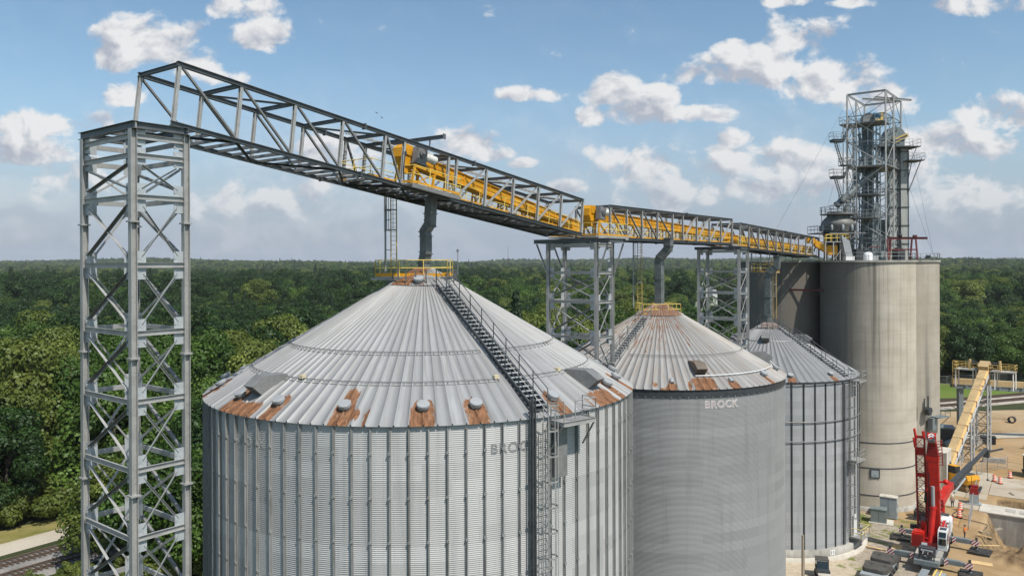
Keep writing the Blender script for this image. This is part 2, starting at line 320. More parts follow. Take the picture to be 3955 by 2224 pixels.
# ---------------------------------------------------------------- support towers
TH = .668; RZT = PI / 2 - TH
def uv(th): return Vector((math.sin(th), math.cos(th), 0)), Vector((-math.cos(th), math.sin(th), 0))
W_, L_ = 2.45, 4.75
def rail_run(mb, pts, h=1.07, sp=1.5, r=.025, posts=True, mid=True):
    pts = [Vector(p) for p in pts]
    for a, b in zip(pts[:-1], pts[1:]):
        for z in ((h, h * .52) if mid else (h,)): mb.tube(a + Vector((0, 0, z)), b + Vector((0, 0, z)), r, 6)
        n = max(1, round((b - a).length / sp))
        for i in range(n + 1):
            p = a.lerp(b, i / n); mb.tube(p, p + Vector((0, 0, h)), r, 6)
def make_tower(label, loc, levels, captop, splices, over=(.25, .35), knee=False, zbot=-.3):
    t = thing('lattice_tower', label, 'tower', loc, RZT, 'lattice towers carrying the conveyor gallery')
    capb = captop - .33
    m = MB(); hs = .28
    m.beam((-hs / 2 + .012, 0, zbot), (-hs / 2 + .012, 0, capb), hs, .024, (1, 0, 0)); m.beam((hs / 2 - .012, 0, zbot), (hs / 2 - .012, 0, capb), hs, .024, (1, 0, 0))
    m.beam((0, 0, zbot), (0, 0, capb), .02, hs - .048, (1, 0, 0))
    for z in splices: m.box((0, 0, z), (.42, .42, .07))
    m.box((0, 0, .15), (.6, .6, .06)); lm = m.mesh('leg')
    lm.materials.append(MT['galv'])
    legs = [link(lm, 'leg', None, t) for i in range(4)]
    for o, (a, b) in zip(legs, ((-1, -1), (1, -1), (-1, 1), (1, 1))): o.location = (a * W_ / 2, b * L_ / 2, 0)
    m = MB()
    for s in (-1, 1): m.ibeam((s * W_ / 2, -L_ / 2 - over[0], captop - .165), (s * W_ / 2, L_ / 2 + over[1], captop - .165), .26, .33)
    m.build('cap_beam', MT['chord'], t)
    for y in (-L_ / 2 - over[0] + .14, 0, L_ / 2 + over[1] - .14):
        m = MB(); m.ibeam((-W_ / 2 + .14, y, captop - .165), (W_ / 2 - .14, y, captop - .165), .24 if y else .2, .31); m.build('cap_cross_beam', MT['chord'], t)
    faces = [((0, -L_ / 2), 0, W_), ((0, L_ / 2), PI, W_), ((-W_ / 2, 0), -PI / 2, L_), ((W_ / 2, 0), PI / 2, L_)]
    cache = {}
    for fi, ((cx, cy), rz, span) in enumerate(faces):
        for i, z in enumerate(levels):
            key = ('g', span)
            if key not in cache:
                m = MB(); m.channel((-span / 2 + .15, -.04, 0), (span / 2 - .15, -.04, 0), .09, .23, (0, 0, 1), 1)
                cache[key] = m.mesh('girder'); cache[key].materials.append(MT['galv'])
            o = link(cache[key], 'girder', None, t); o.location = (cx, cy, z); o.rotation_euler = (0, 0, rz)
            gh = 1.25 if i > 1 else .75
            key = ('p', gh)
            if key not in cache:
                m = MB(); m.box((0, 0, 0), (.44, .014, gh))
                for a in (-1, 1):
                    for q in range(4): m.box((-.1 + q * .06, -.012, a * gh * .28 - a * q * .05), (.03, .02, .03))
                m.box((-.17, -.02, gh * .3), (.07, .03, .2)); m.box((-.17, -.02, -gh * .3), (.07, .03, .2))
                cache[key] = m.mesh('gusset_plate'); cache[key].materials.append(MT['galv_b'])
            for s in (-1, 1):
                if z < 4: continue
                o = link(cache[key], 'gusset_plate', None, t)
                M = Matrix.Rotation(rz, 3, 'Z'); p = M @ Vector((s * (span / 2 - .36), 0, 0))
                o.location = (cx + p.x, cy + p.y, z); o.rotation_euler = (0, 0, rz)
        for i in range(1, len(levels) - 1):
            z1, z0 = levels[i], levels[i + 1]; h = round(z1 - z0, 2)
            for s in (-1, 1):
                key = ('b', h, span, s)
                if key not in cache:
                    m = MB(); a = .085 if span < 3 else .13; x = span / 2 - .42
                    m.angle((-s * x, -.012 * s + .03, .4), (s * x, -.012 * s + .03, h - .4), a, (0, 0, 1), s)
                    cache[key] = m.mesh('brace'); cache[key].materials.append(MT['galv_d' if (span > 3 and s > 0) else 'galv'])  # one long-face diagonal darker: shade on the angle put into its colour
                o = link(cache[key], 'brace', None, t); o.location = (cx, cy, z0); o.rotation_euler = (0, 0, rz)
    if knee:
        for s in (-1, 1):
            for e in (-1, 1):
                m = MB(); oy = over[0] if e < 0 else over[1]
                m.channel((s * W_ / 2, e * (L_ / 2 + oy - .25), capb - .05), (s * W_ / 2, e * (L_ / 2 + .16), capb - 2.5), .09, .14, (1, 0, 0)); m.build('knee_brace', MT['galv'], t)
    return t
u_, v_ = uv(TH)
def tow_c(F): return Vector((F[0], F[1], 0)) + u_ * W_ / 2 + v_ * L_ / 2
lv1 = [40.82, 39.98] + [38.16 - 3 * i for i in range(13)]
make_tower('tall galvanised lattice tower in the left foreground under the empty end of the gallery', tow_c((-16.6, 34.33)), lv1, 41.47, [37.08 - 6 * i for i in range(7)])
lv2 = [36.64, 34.39, 32.0] + [29.1 - 3 * i for i in range(10)]
make_tower('lattice tower with flared cap standing between the nearest bin and the rusty-topped bin', tow_c((6.79, 63.2)), lv2, 37.17, [26.9 - 6 * i for i in range(5)], (1.3, 1.5), True)
lv3 = [36.42, 34.17, 31.78] + [28.88 - 3 * i for i in range(10)]
make_tower('lattice tower in front of the concrete silos, behind the rusty-topped bin', tow_c((24.95, 86.2)), lv3, 36.95, [26.7 - 6 * i for i in range(5)], (.3, .5))

# ---------------------------------------------------------------- gallery trusses
GW = 3.52; GH = 3.07; TG = .643; RZG = PI / 2 - TG
ug, vg = uv(TG)
def gal_frame(P0, pitch):
    M = Matrix.Rotation(RZG, 3, 'Z') @ Matrix.Rotation(pitch, 3, 'Y')
    return Vector(P0) - M @ Vector((0, -GW / 2, GH)), M
def make_gallery(label, P0, pitch, xs, skip, half, floor_from, ext=(0, 0), splice=(), left_skip=()):
    loc, M = gal_frame(P0, pitch)
    t = thing('conveyor_gallery', label, 'gallery', loc, 0, 'steel truss spans of the overhead conveyor gallery', (0, pitch, RZG))
    L0, L1 = xs[0] - .12, xs[-1] + .12
    for y in (-GW / 2, GW / 2):
        for z, nm in ((.11, 'bottom_chord'), (GH - .11, 'top_chord')):
            m = MB(); m.ibeam((L0, y, z), (L1, y, z), .22, .22, t=.03)
            for s in splice: m.box((s, y, z), (.05, .3, .36))
            m.build(nm, MT['chord'], t)
        for i, x in enumerate(xs):
            m = MB(); m.ibeam((x, y, .22), (x, y, GH - .22), .17, .17, (0, 1, 0), t=.016); m.build('post', MT['galv'], t)
        for i in range(len(xs) - 1):
            if i in skip: continue
            a, b = xs[i] + .12, xs[i + 1] - .12
            p, q = ((a, y, GH - .25), (b, y, .25)) if i < half else ((a, y, .25), (b, y, GH - .25))
            m = MB(); m.channel(p, q, .1, .14, (0, 1, 0), 1 if y < 0 else -1); m.build('diagonal', MT['galv_d'] if i < half else MT['galv'], t)
    for i, x in enumerate(xs):
        m = MB(); m.ibeam((x, -GW / 2 + .11, GH - .12), (x, GW / 2 - .11, GH - .12), .15, .2, t=.016); m.build('top_cross_beam', MT['chord'], t)
    for i in range(1, len(xs) - 1, 2):
        m = MB(); m.angle((xs[i], GW / 2 - .2, GH - .2), (xs[i + 1], -GW / 2 + .2, GH - .2), .1); m.build('lacing_brace', MT['galv_d'], t)
    x = xs[0]; n = 0
    while x < xs[-1] - .2:
        m = MB(); m.channel((x + .4, -GW / 2 + .1, .14), (x + .4, GW / 2 - .1, .14), .08, .16, (0, 0, 1), 1); m.build('floor_beam', MT['galv_d'], t); x += .83; n += 1
    for i in range(0, len(xs) - 1):
        m = MB(); s = 1 if i % 2 else -1
        m.channel((xs[i] + .1, -s * (GW / 2 - .15), .02), (xs[i + 1] - .1, s * (GW / 2 - .15), .02), .1, .12, (0, 0, 1)); m.build('bottom_lacing', MT['dark'], t)
    # walkway gratings and rails from floor_from on
    for y0, y1 in ((-GW / 2 + .15, -.55), (.55, GW / 2 - .15)):
        m = MB(); m.box(((floor_from + xs[-1]) / 2, (y0 + y1) / 2, .25), (xs[-1] - floor_from, y1 - y0, .04)); m.build('walkway', MT['grate'], t)
    return t, M, loc
G1x = [0, 3.33, 6.65, 9.98, 13.31, 14.95, 19.1, 19.92, 23.14, 26.36, 29.58, 32.8, 36.02]
P1 = (-15.52, 36.7, 44.45 + .22)
g1, M1, O1 = make_gallery('inclined empty-ended truss span rising to the left foreground tower', P1, .1157, G1x, (5, 6), 6, 13.4, splice=(11.6, 21.7))
def chord_pt(t, z): return (-15.52 + .5996 * t, 36.7 + .8003 * t, z)
G2x = [0, 3.0, 6.0, 9.2, 12.6, 15.0, 18.5, 21.9, 25.2, 28.6]
g2, M2, O2 = make_gallery('level truss span with yellow platform rails between the two middle lattice towers', chord_pt(40.3, 40.3), .0, G2x, (4,), 4, -3.4, splice=(16,))
G3x = [0, 3.0, 6.4, 9.8, 13.1, 16.0, 19.3, 22.8, 26.3, 29.6, 32.8]
g3, M3, O3 = make_gallery('farthest truss span sloping down to the roof of the concrete silos', chord_pt(71.5, 39.95), .031, G3x, (5,), 5, -2.5, splice=(16.8,))
# extra members of the first span
m = MB(); m.ibeam((17.2, -GW / 2 - 1.2, GH + .55), (17.2, GW / 2 + 1.0, GH + .55), .14, .24); m.box((17.2, -GW / 2 - 1.22, GH + .55), (.26, .03, .34))
m.tube((17.2, -GW / 2, GH), (17.2, -GW / 2, GH + .45), .05); m.tube((17.2, GW / 2, GH), (17.2, GW / 2, GH + .45), .05); m.build('hoist_beam', MT['chord'], g1)
for g, a, b in ((g1, 12.6, 36), (g2, 0, 28.5), (g3, 0, 32)):
    m = MB(); y = .75
    for q in (-.28, .28): m.beam((a, y + q, GH + .03), (b, y + q, GH + .03), .03, .09)
    for i in range(int((b - a) / .45)): m.beam((a + i * .45, y - .28, GH + .0), (a + i * .45, y + .28, GH), .04, .03)
    for q in (-.15, 0, .14): m.tube((a, y + q, GH + .04), (b, y + q, GH + .04), .022, 5)
    m.build('cable_tray', MT['galv_b'], g)
def toe_and_rail(g, pts, name='walkway_rail'):
    m = MB(); rail_run(m, pts); r = m.build(name, MT['yellow_r'], g)
    m = MB()
    for a, b in zip(pts[:-1], pts[1:]): m.beam(Vector(a) + Vector((0, 0, .07)), Vector(b) + Vector((0, 0, .07)), .012, .14)
    m.build('toe_board', MT['yellow'], r)
zf = .27; ye = -GW / 2 - .95
# drive platform of first span: a box-out on the near side
m = MB(); m.box((17.2, -GW / 2 - .45, .16), (4.5, 1.0, .1)); m.channel((14.95, ye, .1), (19.45, ye, .1), .08, .26, (0, 0, 1), -1)
m.build('drive_platform', MT['galv_d'], g1)
toe_and_rail(g1, [(14.98, -GW / 2 + .2, zf), (14.98, ye, zf), (19.42, ye, zf), (19.42, -GW / 2 + .2, zf)])
toe_and_rail(g1, [(20.0, -GW / 2 + .28, zf), (36, -GW / 2 + .28, zf)])
toe_and_rail(g1, [(12.6, GW / 2 - .25, zf), (36, GW / 2 - .25, zf)])
toe_and_rail(g1, [(12.6, -GW / 2 + .28, zf), (14.8, -GW / 2 + .28, zf)])
toe_and_rail(g1, [(12.6, GW / 2 - .25, zf), (12.6, -GW / 2 + .28, zf)])
m = MB(); m.box((-1.2, -GW / 2 - .3, .14), (5.2, 1.5, .1)); m.box((-1.2, GW / 2 + .1, .14), (5.2, .8, .1)); m.channel((-3.8, ye - .1, .1), (1.4, ye - .1, .1), .1, .3, (0, 0, 1), -1); m.build('drive_platform', MT['galv'], g2)
toe_and_rail(g2, [(-3.75, GW / 2 + .4, zf), (-3.75, ye - .05, zf), (1.35, ye - .05, zf), (1.35, -GW / 2 + .1, zf)])
toe_and_rail(g2, [(1.5, -GW / 2 + .26, zf), (28.5, -GW / 2 + .26, zf)])
toe_and_rail(g2, [(-3.7, GW / 2 + .4, zf), (1.3, GW / 2 + .4, zf)])
toe_and_rail(g2, [(1.5, GW / 2 - .25, zf), (28.5, GW / 2 - .25, zf)])
m = MB(); m.box((-.9, -GW / 2 - .2, .14), (3.0, 1.0, .1)); m.build('landing', MT['galv'], g3)
toe_and_rail(g3, [(-2.3, -GW / 2 - .65, zf), (.55, -GW / 2 - .65, zf), (.55, -GW / 2 + .1, zf)])
toe_and_rail(g3, [(.7, -GW / 2 + .26, zf), (32.7, -GW / 2 + .26, zf)])
toe_and_rail(g3, [(-2.3, GW / 2 - .25, zf), (32.7, GW / 2 - .25, zf)])
m = MB(); m.box((15.0, -GW / 2 - .0, 2.15), (.12, .34, .18)); m.pipe([(15.0, -GW / 2 - .12, 2.1), (14.9, -GW / 2 - .14, 1.2), (15.05, -GW / 2 - .14, .4)], .03, 6); m.build('flood_lamp', MT['dark'], g1)
# grey access ladder stubs hanging under span three
for xx in (12.2, 15.6):
    m = MB(); m.tube((xx, -1.2, 0), (xx, -1.2, -2.6), .07); m.tube((xx, 1.2, 0), (xx, 1.2, -2.6), .07); m.build('hanger_post', MT['galv'], g3)
m = MB(); m.box((13.9, 0, -2.65), (4.4, 2.6, .1)); m.build('hanging_platform', MT['galv_d'], g3)
toe_and_rail(g3, [(11.8, -1.25, -2.6), (16.1, -1.25, -2.6), (16.1, 1.25, -2.6), (11.8, 1.25, -2.6), (11.8, -1.25, -2.6)], 'hanging_platform_rail')

# ---------------------------------------------------------------- yellow drag conveyors
def cl(t, z): p = Vector(chord_pt(t, z)); return p + vg * GW / 2
def make_conveyor(label, A, B, head=True, sup_z=None, hh=.8):
    A = Vector(A); B = Vector(B); d = B - A; pitch = math.asin(-d.z / d.length); L = d.length
    t = thing('drag_conveyor', label, 'conveyor', A, 0, 'yellow drag conveyors inside the gallery', (0, pitch, RZG))
    m = MB(); m.box((L / 2, 0, -hh / 2), (L, .72, hh - .05)); m.build('trough', MT['yellow'], t)
    m = MB(); m.box((L / 2, 0, .0), (L, .92, .05)); m.build('trough_cover', MT['yellow'], t)
    m = MB(); m.box((L / 2, 0, -hh * .5), (L, .78, .05)); m.box((L / 2, 0, -hh), (L, .9, .05)); m.build('trough_flange', MT['yellow'], t)
    x = 2.4
    while x < L - .5:
        m = MB(); m.box((x, 0, -hh / 2), (.07, .86, hh + .06)); m.build('joint_flange', MT['yellow'], t); x += 2.9
    if sup_z:
        x = 4.2
        while x < L - 2:
            zz = -sup_z(x) + .1
            if zz + hh < -.25:
                m = MB()
                for y in (-.42, .42): m.beam((x, y, -hh), (x, y, zz), .1, .1, (1, 0, 0))
                m.beam((x, -.42, -hh - .1), (x, .42, zz + .1), .06, .04, (1, 0, 0)); m.beam((x, .42, -hh - .1), (x, -.42, zz + .1), .06, .04, (1, 0, 0)); m.build('support_leg', MT['yellow'], t)
            x += 3.1
    if head:
        m = MB(); Mx = Matrix.Rotation(PI / 2, 3, 'X')
        m.prism([(.25, -1.0), (-.75, -1.0), (-1.02, -.5), (-1.0, .1), (-.72, .4), (-.1, .4), (.25, .12)], -.46, .46, Mx)
        m.build('head_hood', MT['yellow'], t)
        m = MB(); m.prism([(-.7, -.98), (.1, -.98), (-.1, -1.45), (-.55, -1.45)], -.36, .36, Mx)
        for q in (-.8, -.35): m.box((q, 0, -.35), (.06, 1.0, 1.25))
        m.box((-.5, -.52, -.1), (.5, .06, .4)); m.build('discharge_chute', MT['yellow'], t)
        m = MB(); m.box((.1, -.92, -.22), (.85, .5, 1.0)); m.box((.1, -.92, .3), (.6, .4, .1)); m.box((.1, -.92, -.78), (1.0, .6, .1)); m.tube((.1, -1.16, -.1), (.1, -1.3, -.1), .32, 20); m.tube((.1, -1.3, -.1), (.1, -1.36, -.1), .18, 16); m.build('gearbox', MT['grey_m'], t)
        m = MB(); m.tube((.5, -.95, -.15), (.75, -.95, -.15), .22, 16); m.tube((.75, -.95, -.15), (1.35, -.95, -.15), .27, 18); m.tube((1.35, -.95, -.15), (1.5, -.95, -.15), .3, 18); m.box((1.0, -.95, .16), (.35, .3, .12)); m.build('motor', MT['white_m'], t)
        m = MB()
        for q in (-.4, 1.5):
            for y in (-1.1, .42): m.beam((q, y, -1.05), (q - .1, y, -2.35), .14, .14, (1, 0, 0))
        m.beam((-.5, -1.1, -1.0), (1.7, -1.1, -1.0), .14, .2); m.beam((-.5, .42, -1.0), (1.7, .42, -1.0), .14, .2)
        m.beam((-.4, -1.1, -1.2), (1.4, -1.1, -2.2), .07, .07); m.beam((1.4, -1.1, -1.2), (-.4, -1.1, -2.2), .07, .07); m.build('drive_stand', MT['yellow'], t)
    return t
def gz(g0, pitch): return g0
c1a = cl(17.0, 35.2 + 7.2); c1b = cl(37.6, 35.2 + 3.45)
make_conveyor('yellow drag conveyor with dark grey gearbox in the inclined span above the nearest bin', c1a, c1b, True, lambda x: max(.3, 2.65 - .068 * x))
c2a = cl(40.0, 35.2 + 4.65); c2b = cl(72.5, 35.2 + 3.55)
make_conveyor('yellow drag conveyor starting at the gearbox above the middle lattice tower', c2a, c2b, True, lambda x: max(.3, 2.45 - .034 * x))
c3a = cl(71.0, 35.2 + 3.4); c3b = cl(105.5, 35.2 + 2.35)
make_conveyor('yellow drag conveyor without a drive, in the farthest gallery span', c3a, c3b, False, None, .95)

# ---------------------------------------------------------------- spouts and caged ladders below the gallery
def local_of(o): return o
def spout(label, base, pts, w):
    t = thing('grain_spout', label, 'spout', base, RZG - PI / 2, 'square grain spouts hanging from the gallery')
    m = MB(); m.duct(pts, w, w); m.build('duct', MT['duct'], t)
    m = MB(); m.tube((0, 0, -.9), (0, 0, .15), w * .62, 16); m.tube((0, 0, .1), (0, 0, .2), w * .72, 16); m.build('inlet_sleeve', MT['duct'], t)
spout('kinked grey spout dropping onto the nearest bin', (-5.85, 52.47, 34.5), [(0, 0, .1), (-.04, 0, .75), (.12, 0, 1.4), (.12, 0, 2.5), (.08, 0, 2.85), (.52, 0, 3.35), (.54, 0, 4.0), (.66, 0, 5.1)], .58)
spout('grey spout with one elbow dropping onto the rusty-topped bin', (14.68, 78.1, 31.0), [(0, 0, .1), (0, 0, 2.6), (0, 0, 4.4), (.15, 0, 4.75), (.95, 0, 5.55), (1.0, 0, 5.9), (1.0, 0, 6.6)], .72)
spout('grey spout dropping onto the smallest bin, in front of the shaded silo', (33.88, 103.65, 28.0), [(0, 0, .1), (0, 0, 2.6), (0, 0, 5.4), (.25, 0, 5.8), (1.1, 0, 6.6), (1.2, 0, 8.0)], .8)
def caged_ladder(name, label, base, rz, H, c0, c1, grp, post=None):
    t = thing(name, label, 'ladder', base, rz, grp)
    for s in (-1, 1):
        m = MB(); m.beam((s * .23, 0, 0), (s * .23, 0, H), .05, .07, (0, 1, 0)); m.build('side_rail', MT['ochre'], t)
    m = MB()
    for i in range(int(H / .3)): m.tube((-.23, 0, .2 + i * .3), (.23, 0, .2 + i * .3), .016, 6)
    m.build('rungs', MT['ochre'], t)
    m = MB()
    hoop = [(-.25, 0), (-.4, -.25), (-.36, -.6), (-.13, -.8), (.13, -.8), (.36, -.6), (.4, -.25), (.25, 0)]
    z = c0
    n = max(2, round((c1 - c0) / 1.4))
    for i in range(n + 1):
        z = c0 + (c1 - c0) * i / n
        for a, b in zip(hoop[:-1], hoop[1:]): m.beam((*a, z), (*b, z), .012, .08, (0, 0, 1))
    for a in hoop[1:-1]: m.beam((*a, c0), (*a, c1), .04, .012, (a[0], a[1] + .4, 0))
    m.build('safety_cage', MT['galv_d'], t)
    if post:
        m = MB(); m.tube((-.75, .1, 0), (-.75, .1, H), .07)
        for z in (H * .28, H * .62): m.beam((-.75, .1, z), (-.23, 0, z), .05, .05)
        m.build('stay_post', MT['galv'], t)
    return t
caged_ladder('caged_ladder', 'yellow ladder with grey cage hanging from the gallery onto the nearest bin', (-8.02, 53.2, 34.45), -.45, 6.0, 3.0, 5.7, 'caged ladders between gallery and bin roofs', True)
caged_ladder('caged_ladder', 'long yellow caged ladder between the gallery and the rusty-topped bin', (12.9, 79.2, 30.6), -.6, 7.0, 2.6, 6.6, 'caged ladders between gallery and bin roofs', True)
caged_ladder('caged_ladder', 'yellow caged ladder beside the spout of the smallest bin', (34.9, 104.2, 27.7), -.7, 8.0, 3.0, 7.6, 'caged ladders between gallery and bin roofs', True)

# ---------------------------------------------------------------- grain bins
def pol(r, az, z): a = R_(az); return Vector((r * math.cos(a), r * math.sin(a), z))
def corr_wall(R, z0, z1, nang, pitch=.1016, amp=.0135, seg=4):
    n = int((z1 - z0) / pitch); zz = z0 + np.arange(n * seg + 1) * (z1 - z0) / (n * seg)
    rr = R + amp * np.sin(np.arange(n * seg + 1) * 2 * PI / seg)
    a = np.arange(nang) * 2 * PI / nang
    X = rr[:, None] * np.cos(a); Y = rr[:, None] * np.sin(a); Z = np.repeat(zz[:, None], nang, 1)
    v = np.stack([X, Y, Z], 2).reshape(-1, 3)
    i = np.arange(len(zz) - 1)[:, None] * nang; j = np.arange(nang)[None]; j2 = (j + 1) % nang
    f = np.stack([i + j, i + j2, i + nang + j2, i + nang + j], 2).reshape(-1, 4)
    return npmesh('wall', v, f, True)
def roof_mesh(R0, R1, z1, slope, n, rust, rib=.085, rows=46, name='roof'):
    fr = np.array([0, .028, .1, .128, .56]); hh = np.array([0, 1, 1, 0, 0]) * rib
    ang = ((np.arange(n)[:, None] + fr[None]) / n * 2 * PI - PI).ravel(); H = np.tile(hh, n)
    r = np.linspace(R0, R1, rows)
    z = z1 + (R1 - r) * slope
    X = r[:, None] * np.cos(ang); Y = r[:, None] * np.sin(ang); Z = z[:, None] + H[None]
    v = np.stack([X, Y, Z], 2).reshape(-1, 3); na = len(ang)
    i = np.arange(rows - 1)[:, None] * na; j = np.arange(na)[None]; j2 = (j + 1) % na
    f = np.stack([i + j, i + na + j, i + na + j2, i + j2], 2).reshape(-1, 4)
    me = npmesh(name, v, f[:, ::-1])
    at = me.attributes.new('rust', 'FLOAT', 'POINT'); at.data.foreach_set('value', rust(np.repeat(r, na), np.tile(ang, rows)).astype(np.float32))
    at = me.attributes.new('panel', 'FLOAT', 'FACE'); at.data.foreach_set('value', (np.tile(np.arange(na) // 5, rows - 1) + .37 + 17 * (R1 > 5) * np.repeat((np.linspace(0, 1, rows - 1) > .55), na)).astype(np.float32))
    return me
def rust_fn(patches, R1):
    def fn(r, a):
        out = np.zeros(len(r))
        for az, hw, ra, rb, st in patches:
            d = (a - R_(az) + PI) % (2 * PI) - PI
            q = np.abs(d * r) / hw
            val = st * np.clip(1.5 - q ** 2 * .95, 0, 1) * np.clip((r - ra) / .55, 0, 1) * np.clip((rb - r) / .4 + 1, 0, 1)
            out = np.maximum(out, val)
        return out
    return fn
def vent_mesh():
    m = MB(); m.lathe([(.27, -.1), (.27, .2), (.37, .2), (.375, .23), (.375, .27), (.36, .28), (.375, .29), (.375, .36), (.35, .4), (.001, .415)], 28, smooth=False)
    me = m.mesh('roof_vent'); me.materials.append(MT['vent']); return me
VENT = vent_mesh()
def hatch_mesh(w=.95, L=2.1, h=.85):
    m = MB(); M = Matrix.Rotation(PI / 2, 3, 'X')
    m.prism([(-.05, -.05), (0, .16), (L * .56, h), (L, h * .93), (L * .86, -.05)], -w / 2, w / 2, M)
    for i in range(5): z = .05 + i * h * .17; m.box((L * .875 + .14 * L * (z / h) * .98 + .012, 0, z), (.03, w * .8, .035))
    return m.mesh('roof_hatch')
HATCH = hatch_mesh(); HATCH.materials.append(MT['galv_d'])
HATCH_R = HATCH.copy(); HATCH_R.materials.clear(); HATCH_R.materials.append(plain('rusty_hatch_steel', (.15, .125, .1), .7, .1, .2, 1.2, 5, dirt=((.3, .13, .05), .9)))
def text_on(parent, body, h, R, az, z, m, name, ext=.012, off=0., sp=1.0, rr=0):
    cu = bpy.data.curves.new('lettering', 'FONT'); cu.body = body; cu.size = h / .72; cu.extrude = ext; cu.offset = off; cu.space_character = sp; cu.align_x = 'CENTER'; cu.resolution_u = 3
    ob = bpy.data.objects.new('lettering', cu); C.objects.link(ob); bpy.context.view_layer.update()
    me = bpy.data.meshes.new_from_object(ob.evaluated_get(bpy.context.evaluated_depsgraph_get()))
    bpy.data.objects.remove(ob); bpy.data.curves.remove(cu)
    co = np.zeros(len(me.vertices) * 3, np.float32); me.vertices.foreach_get('co', co); co = co.reshape(-1, 3)
    a = R_(az) + co[:, 0] / R; r = R + co[:, 2] + ext
    me.vertices.foreach_set('co', np.stack([r * np.cos(a), r * np.sin(a), z + co[:, 1]], 1).astype(np.float32).ravel()); me.update()
    me.materials.clear(); return link(me, name, m, parent)
def roof_stair(t, az, ra, rb, zr, w=.78, lift=.22, mat='galv'):
    """zr(r): roof height; stair runs radially"""
    a = R_(az); er = Vector((math.cos(a), math.sin(a), 0)); et = Vector((-math.sin(a), math.cos(a), 0))
    root = None
    m = MB()
    for s in (-1, 1): m.channel(er * ra + et * s * w / 2 + Vector((0, 0, zr(ra) + lift)), er * rb + et * s * w / 2 + Vector((0, 0, zr(rb) + lift)), .05, .2, (0, 0, 1), -s)
    root = m.build('roof_stair', MT[mat], t)
    n = int((rb - ra) / .36); m = MB()
    for i in range(n + 1):
        r = ra + (rb - ra) * (i + .5) / (n + 1); m.box(er * r + Vector((0, 0, zr(r) + lift + .06)), (.25, w, .035), M=Matrix.Rotation(a, 3, 'Z'))
    m.build('treads', MT['galv_b'], root)
    for s in (-1, 1):
        m = MB(); n = int((rb - ra) / 1.35)
        for i in range(n + 1):
            r = ra + (rb - ra) * i / n; p = er * r + et * s * (w / 2 + .06) + Vector((0, 0, zr(r) + .05)); m.beam(p, p + Vector((0, 0, 1.25)), .055, .055, (1, 0, 0))
        for q in (.7, 1.24): m.tube(er * ra + et * s * (w / 2 + .06) + Vector((0, 0, zr(ra) + q + .05)), er * rb + et * s * (w / 2 + .06) + Vector((0, 0, zr(rb) + q + .05)), .028, 6)
        m.build('handrail', MT['chord'], root)
def bin_common(t, R, z0, ze, slope, nrib, wallm, roofm, patches, cappatch, collar=2.42, rib=.085):
    link(corr_wall(R, z0, ze + .02, 180), 'wall', MT[wallm], t)
    Re = R + .17
    link(roof_mesh(collar - .15, Re, ze, slope, nrib, rust_fn(patches, Re), rib), 'roof', MT[roofm], t)
    zr = lambda r: ze + (Re - r) * slope
    link(roof_mesh(.55, collar, zr(collar) + .09, slope, nrib // 2, rust_fn(cappatch, collar), rib * .6, 8, 'roof_cap'), 'roof_cap', MT[roofm], t)
    return Re, zr
def vents(t, zr, slope, lst, me=None):
    for az, r in lst:
        o = link(me or VENT, 'roof_vent', None, t); o.scale = (.9, .9, .9); o.location = pol(r, az, zr(r) - .02); o.rotation_euler = Euler((0, math.atan(slope) * .9, R_(az)))
def hatches(t, zr, slope, lst):
    for az, r, ru in lst:
        o = link(HATCH_R if ru else HATCH, 'roof_hatch', None, t); o.location = pol(r, az, zr(r)); o.rotation_euler = (0, math.atan(slope), R_(az))
def hoop(t, zr, r, n, a0, a1, up=.1, mat='galv_d', rib=None):
    m = MB(); N = 72; pts = [pol(r, a0 + (a1 - a0) * i / N, zr(r) + up) for i in range(N + 1)]; m.pipe(pts, .022, 5)
    pts2 = [pol(r + .17, a0 + (a1 - a0) * i / N, zr(r + .17) + .03) for i in range(N + 1)]; m.pipe(pts2, .014, 4)
    k = int(n * (a1 - a0) / 360)
    for i in range(k + 1): a = a0 + (a1 - a0) * i / k; m.tube(pol(r, a, zr(r) + up), pol(r + .17, a, zr(r + .17) + .03), .016, 4)
    m.build('roof_hoop', MT[mat], t)
S30 = .577
BX = {1: (-5.91, 52.47), 2: (14.68, 78.1), 3: (33.88, 103.65)}
# -- nearest bin
b1 = thing('grain_bin', 'nearest and largest grain bin, its bright corrugated wall ribbed with outside posts', 'grain bin', (*BX[1], 0), 0, 'corrugated steel grain bins')
V1 = [-157.7, -136.3, -120.4, -102, -83.8, -71.6, -50.4, -24.3, -11.5]
pt = [(a, .42, 11.9, 14, 1.35) for a in V1] + [(a, .62, 12.25, 13.5, .5) for a in V1] + [(-102, .34, 11.1, 14, 1.1), (-96.5, .16, 12.4, 14, 1.1), (-98.8, .2, 12.5, 13.2, 1.1), (-85.8, .22, 12.3, 13.9, .8), (-73.7, .2, 12.3, 13.9, .9), (-131.5, .9, 12.7, 14, 1.25), (-127.5, .5, 12.6, 14, 1.25), (-135, .5, 12.9, 14, 1.2), (-33, 1.1, 12.5, 14, 1.2), (-40, .25, 12.5, 14, .6), (-100, 2.5, 1, 3.1, .24), (-80, 1.2, 1, 3.2, .3), (-150, 2.6, 1, 5.0, .2), (-120, .3, 1, 7, .28)]
Re1, zr1 = bin_common(b1, 13.64, .6, 27.15, S30, 120, 'wall1', 'roof1', pt, [(-125, .75, 0, 3, 1.3), (-90, .4, 0, 3, .5), (-60, 2, 0, 3, .22), (120, 3, 0, 3, .3)])
m = MB(); m.channel((.02, 0, .6), (.02, 0, 27.05), .1, .14, (0, 1, 0), 1, .02); m.beam((.075, -.005, .6), (.075, -.005, 27.05), .1, .02, (0, 1, 0))
for i in range(12): m.box((.06, 0, 1.6 + i * 2.2), (.14, .13, .12))
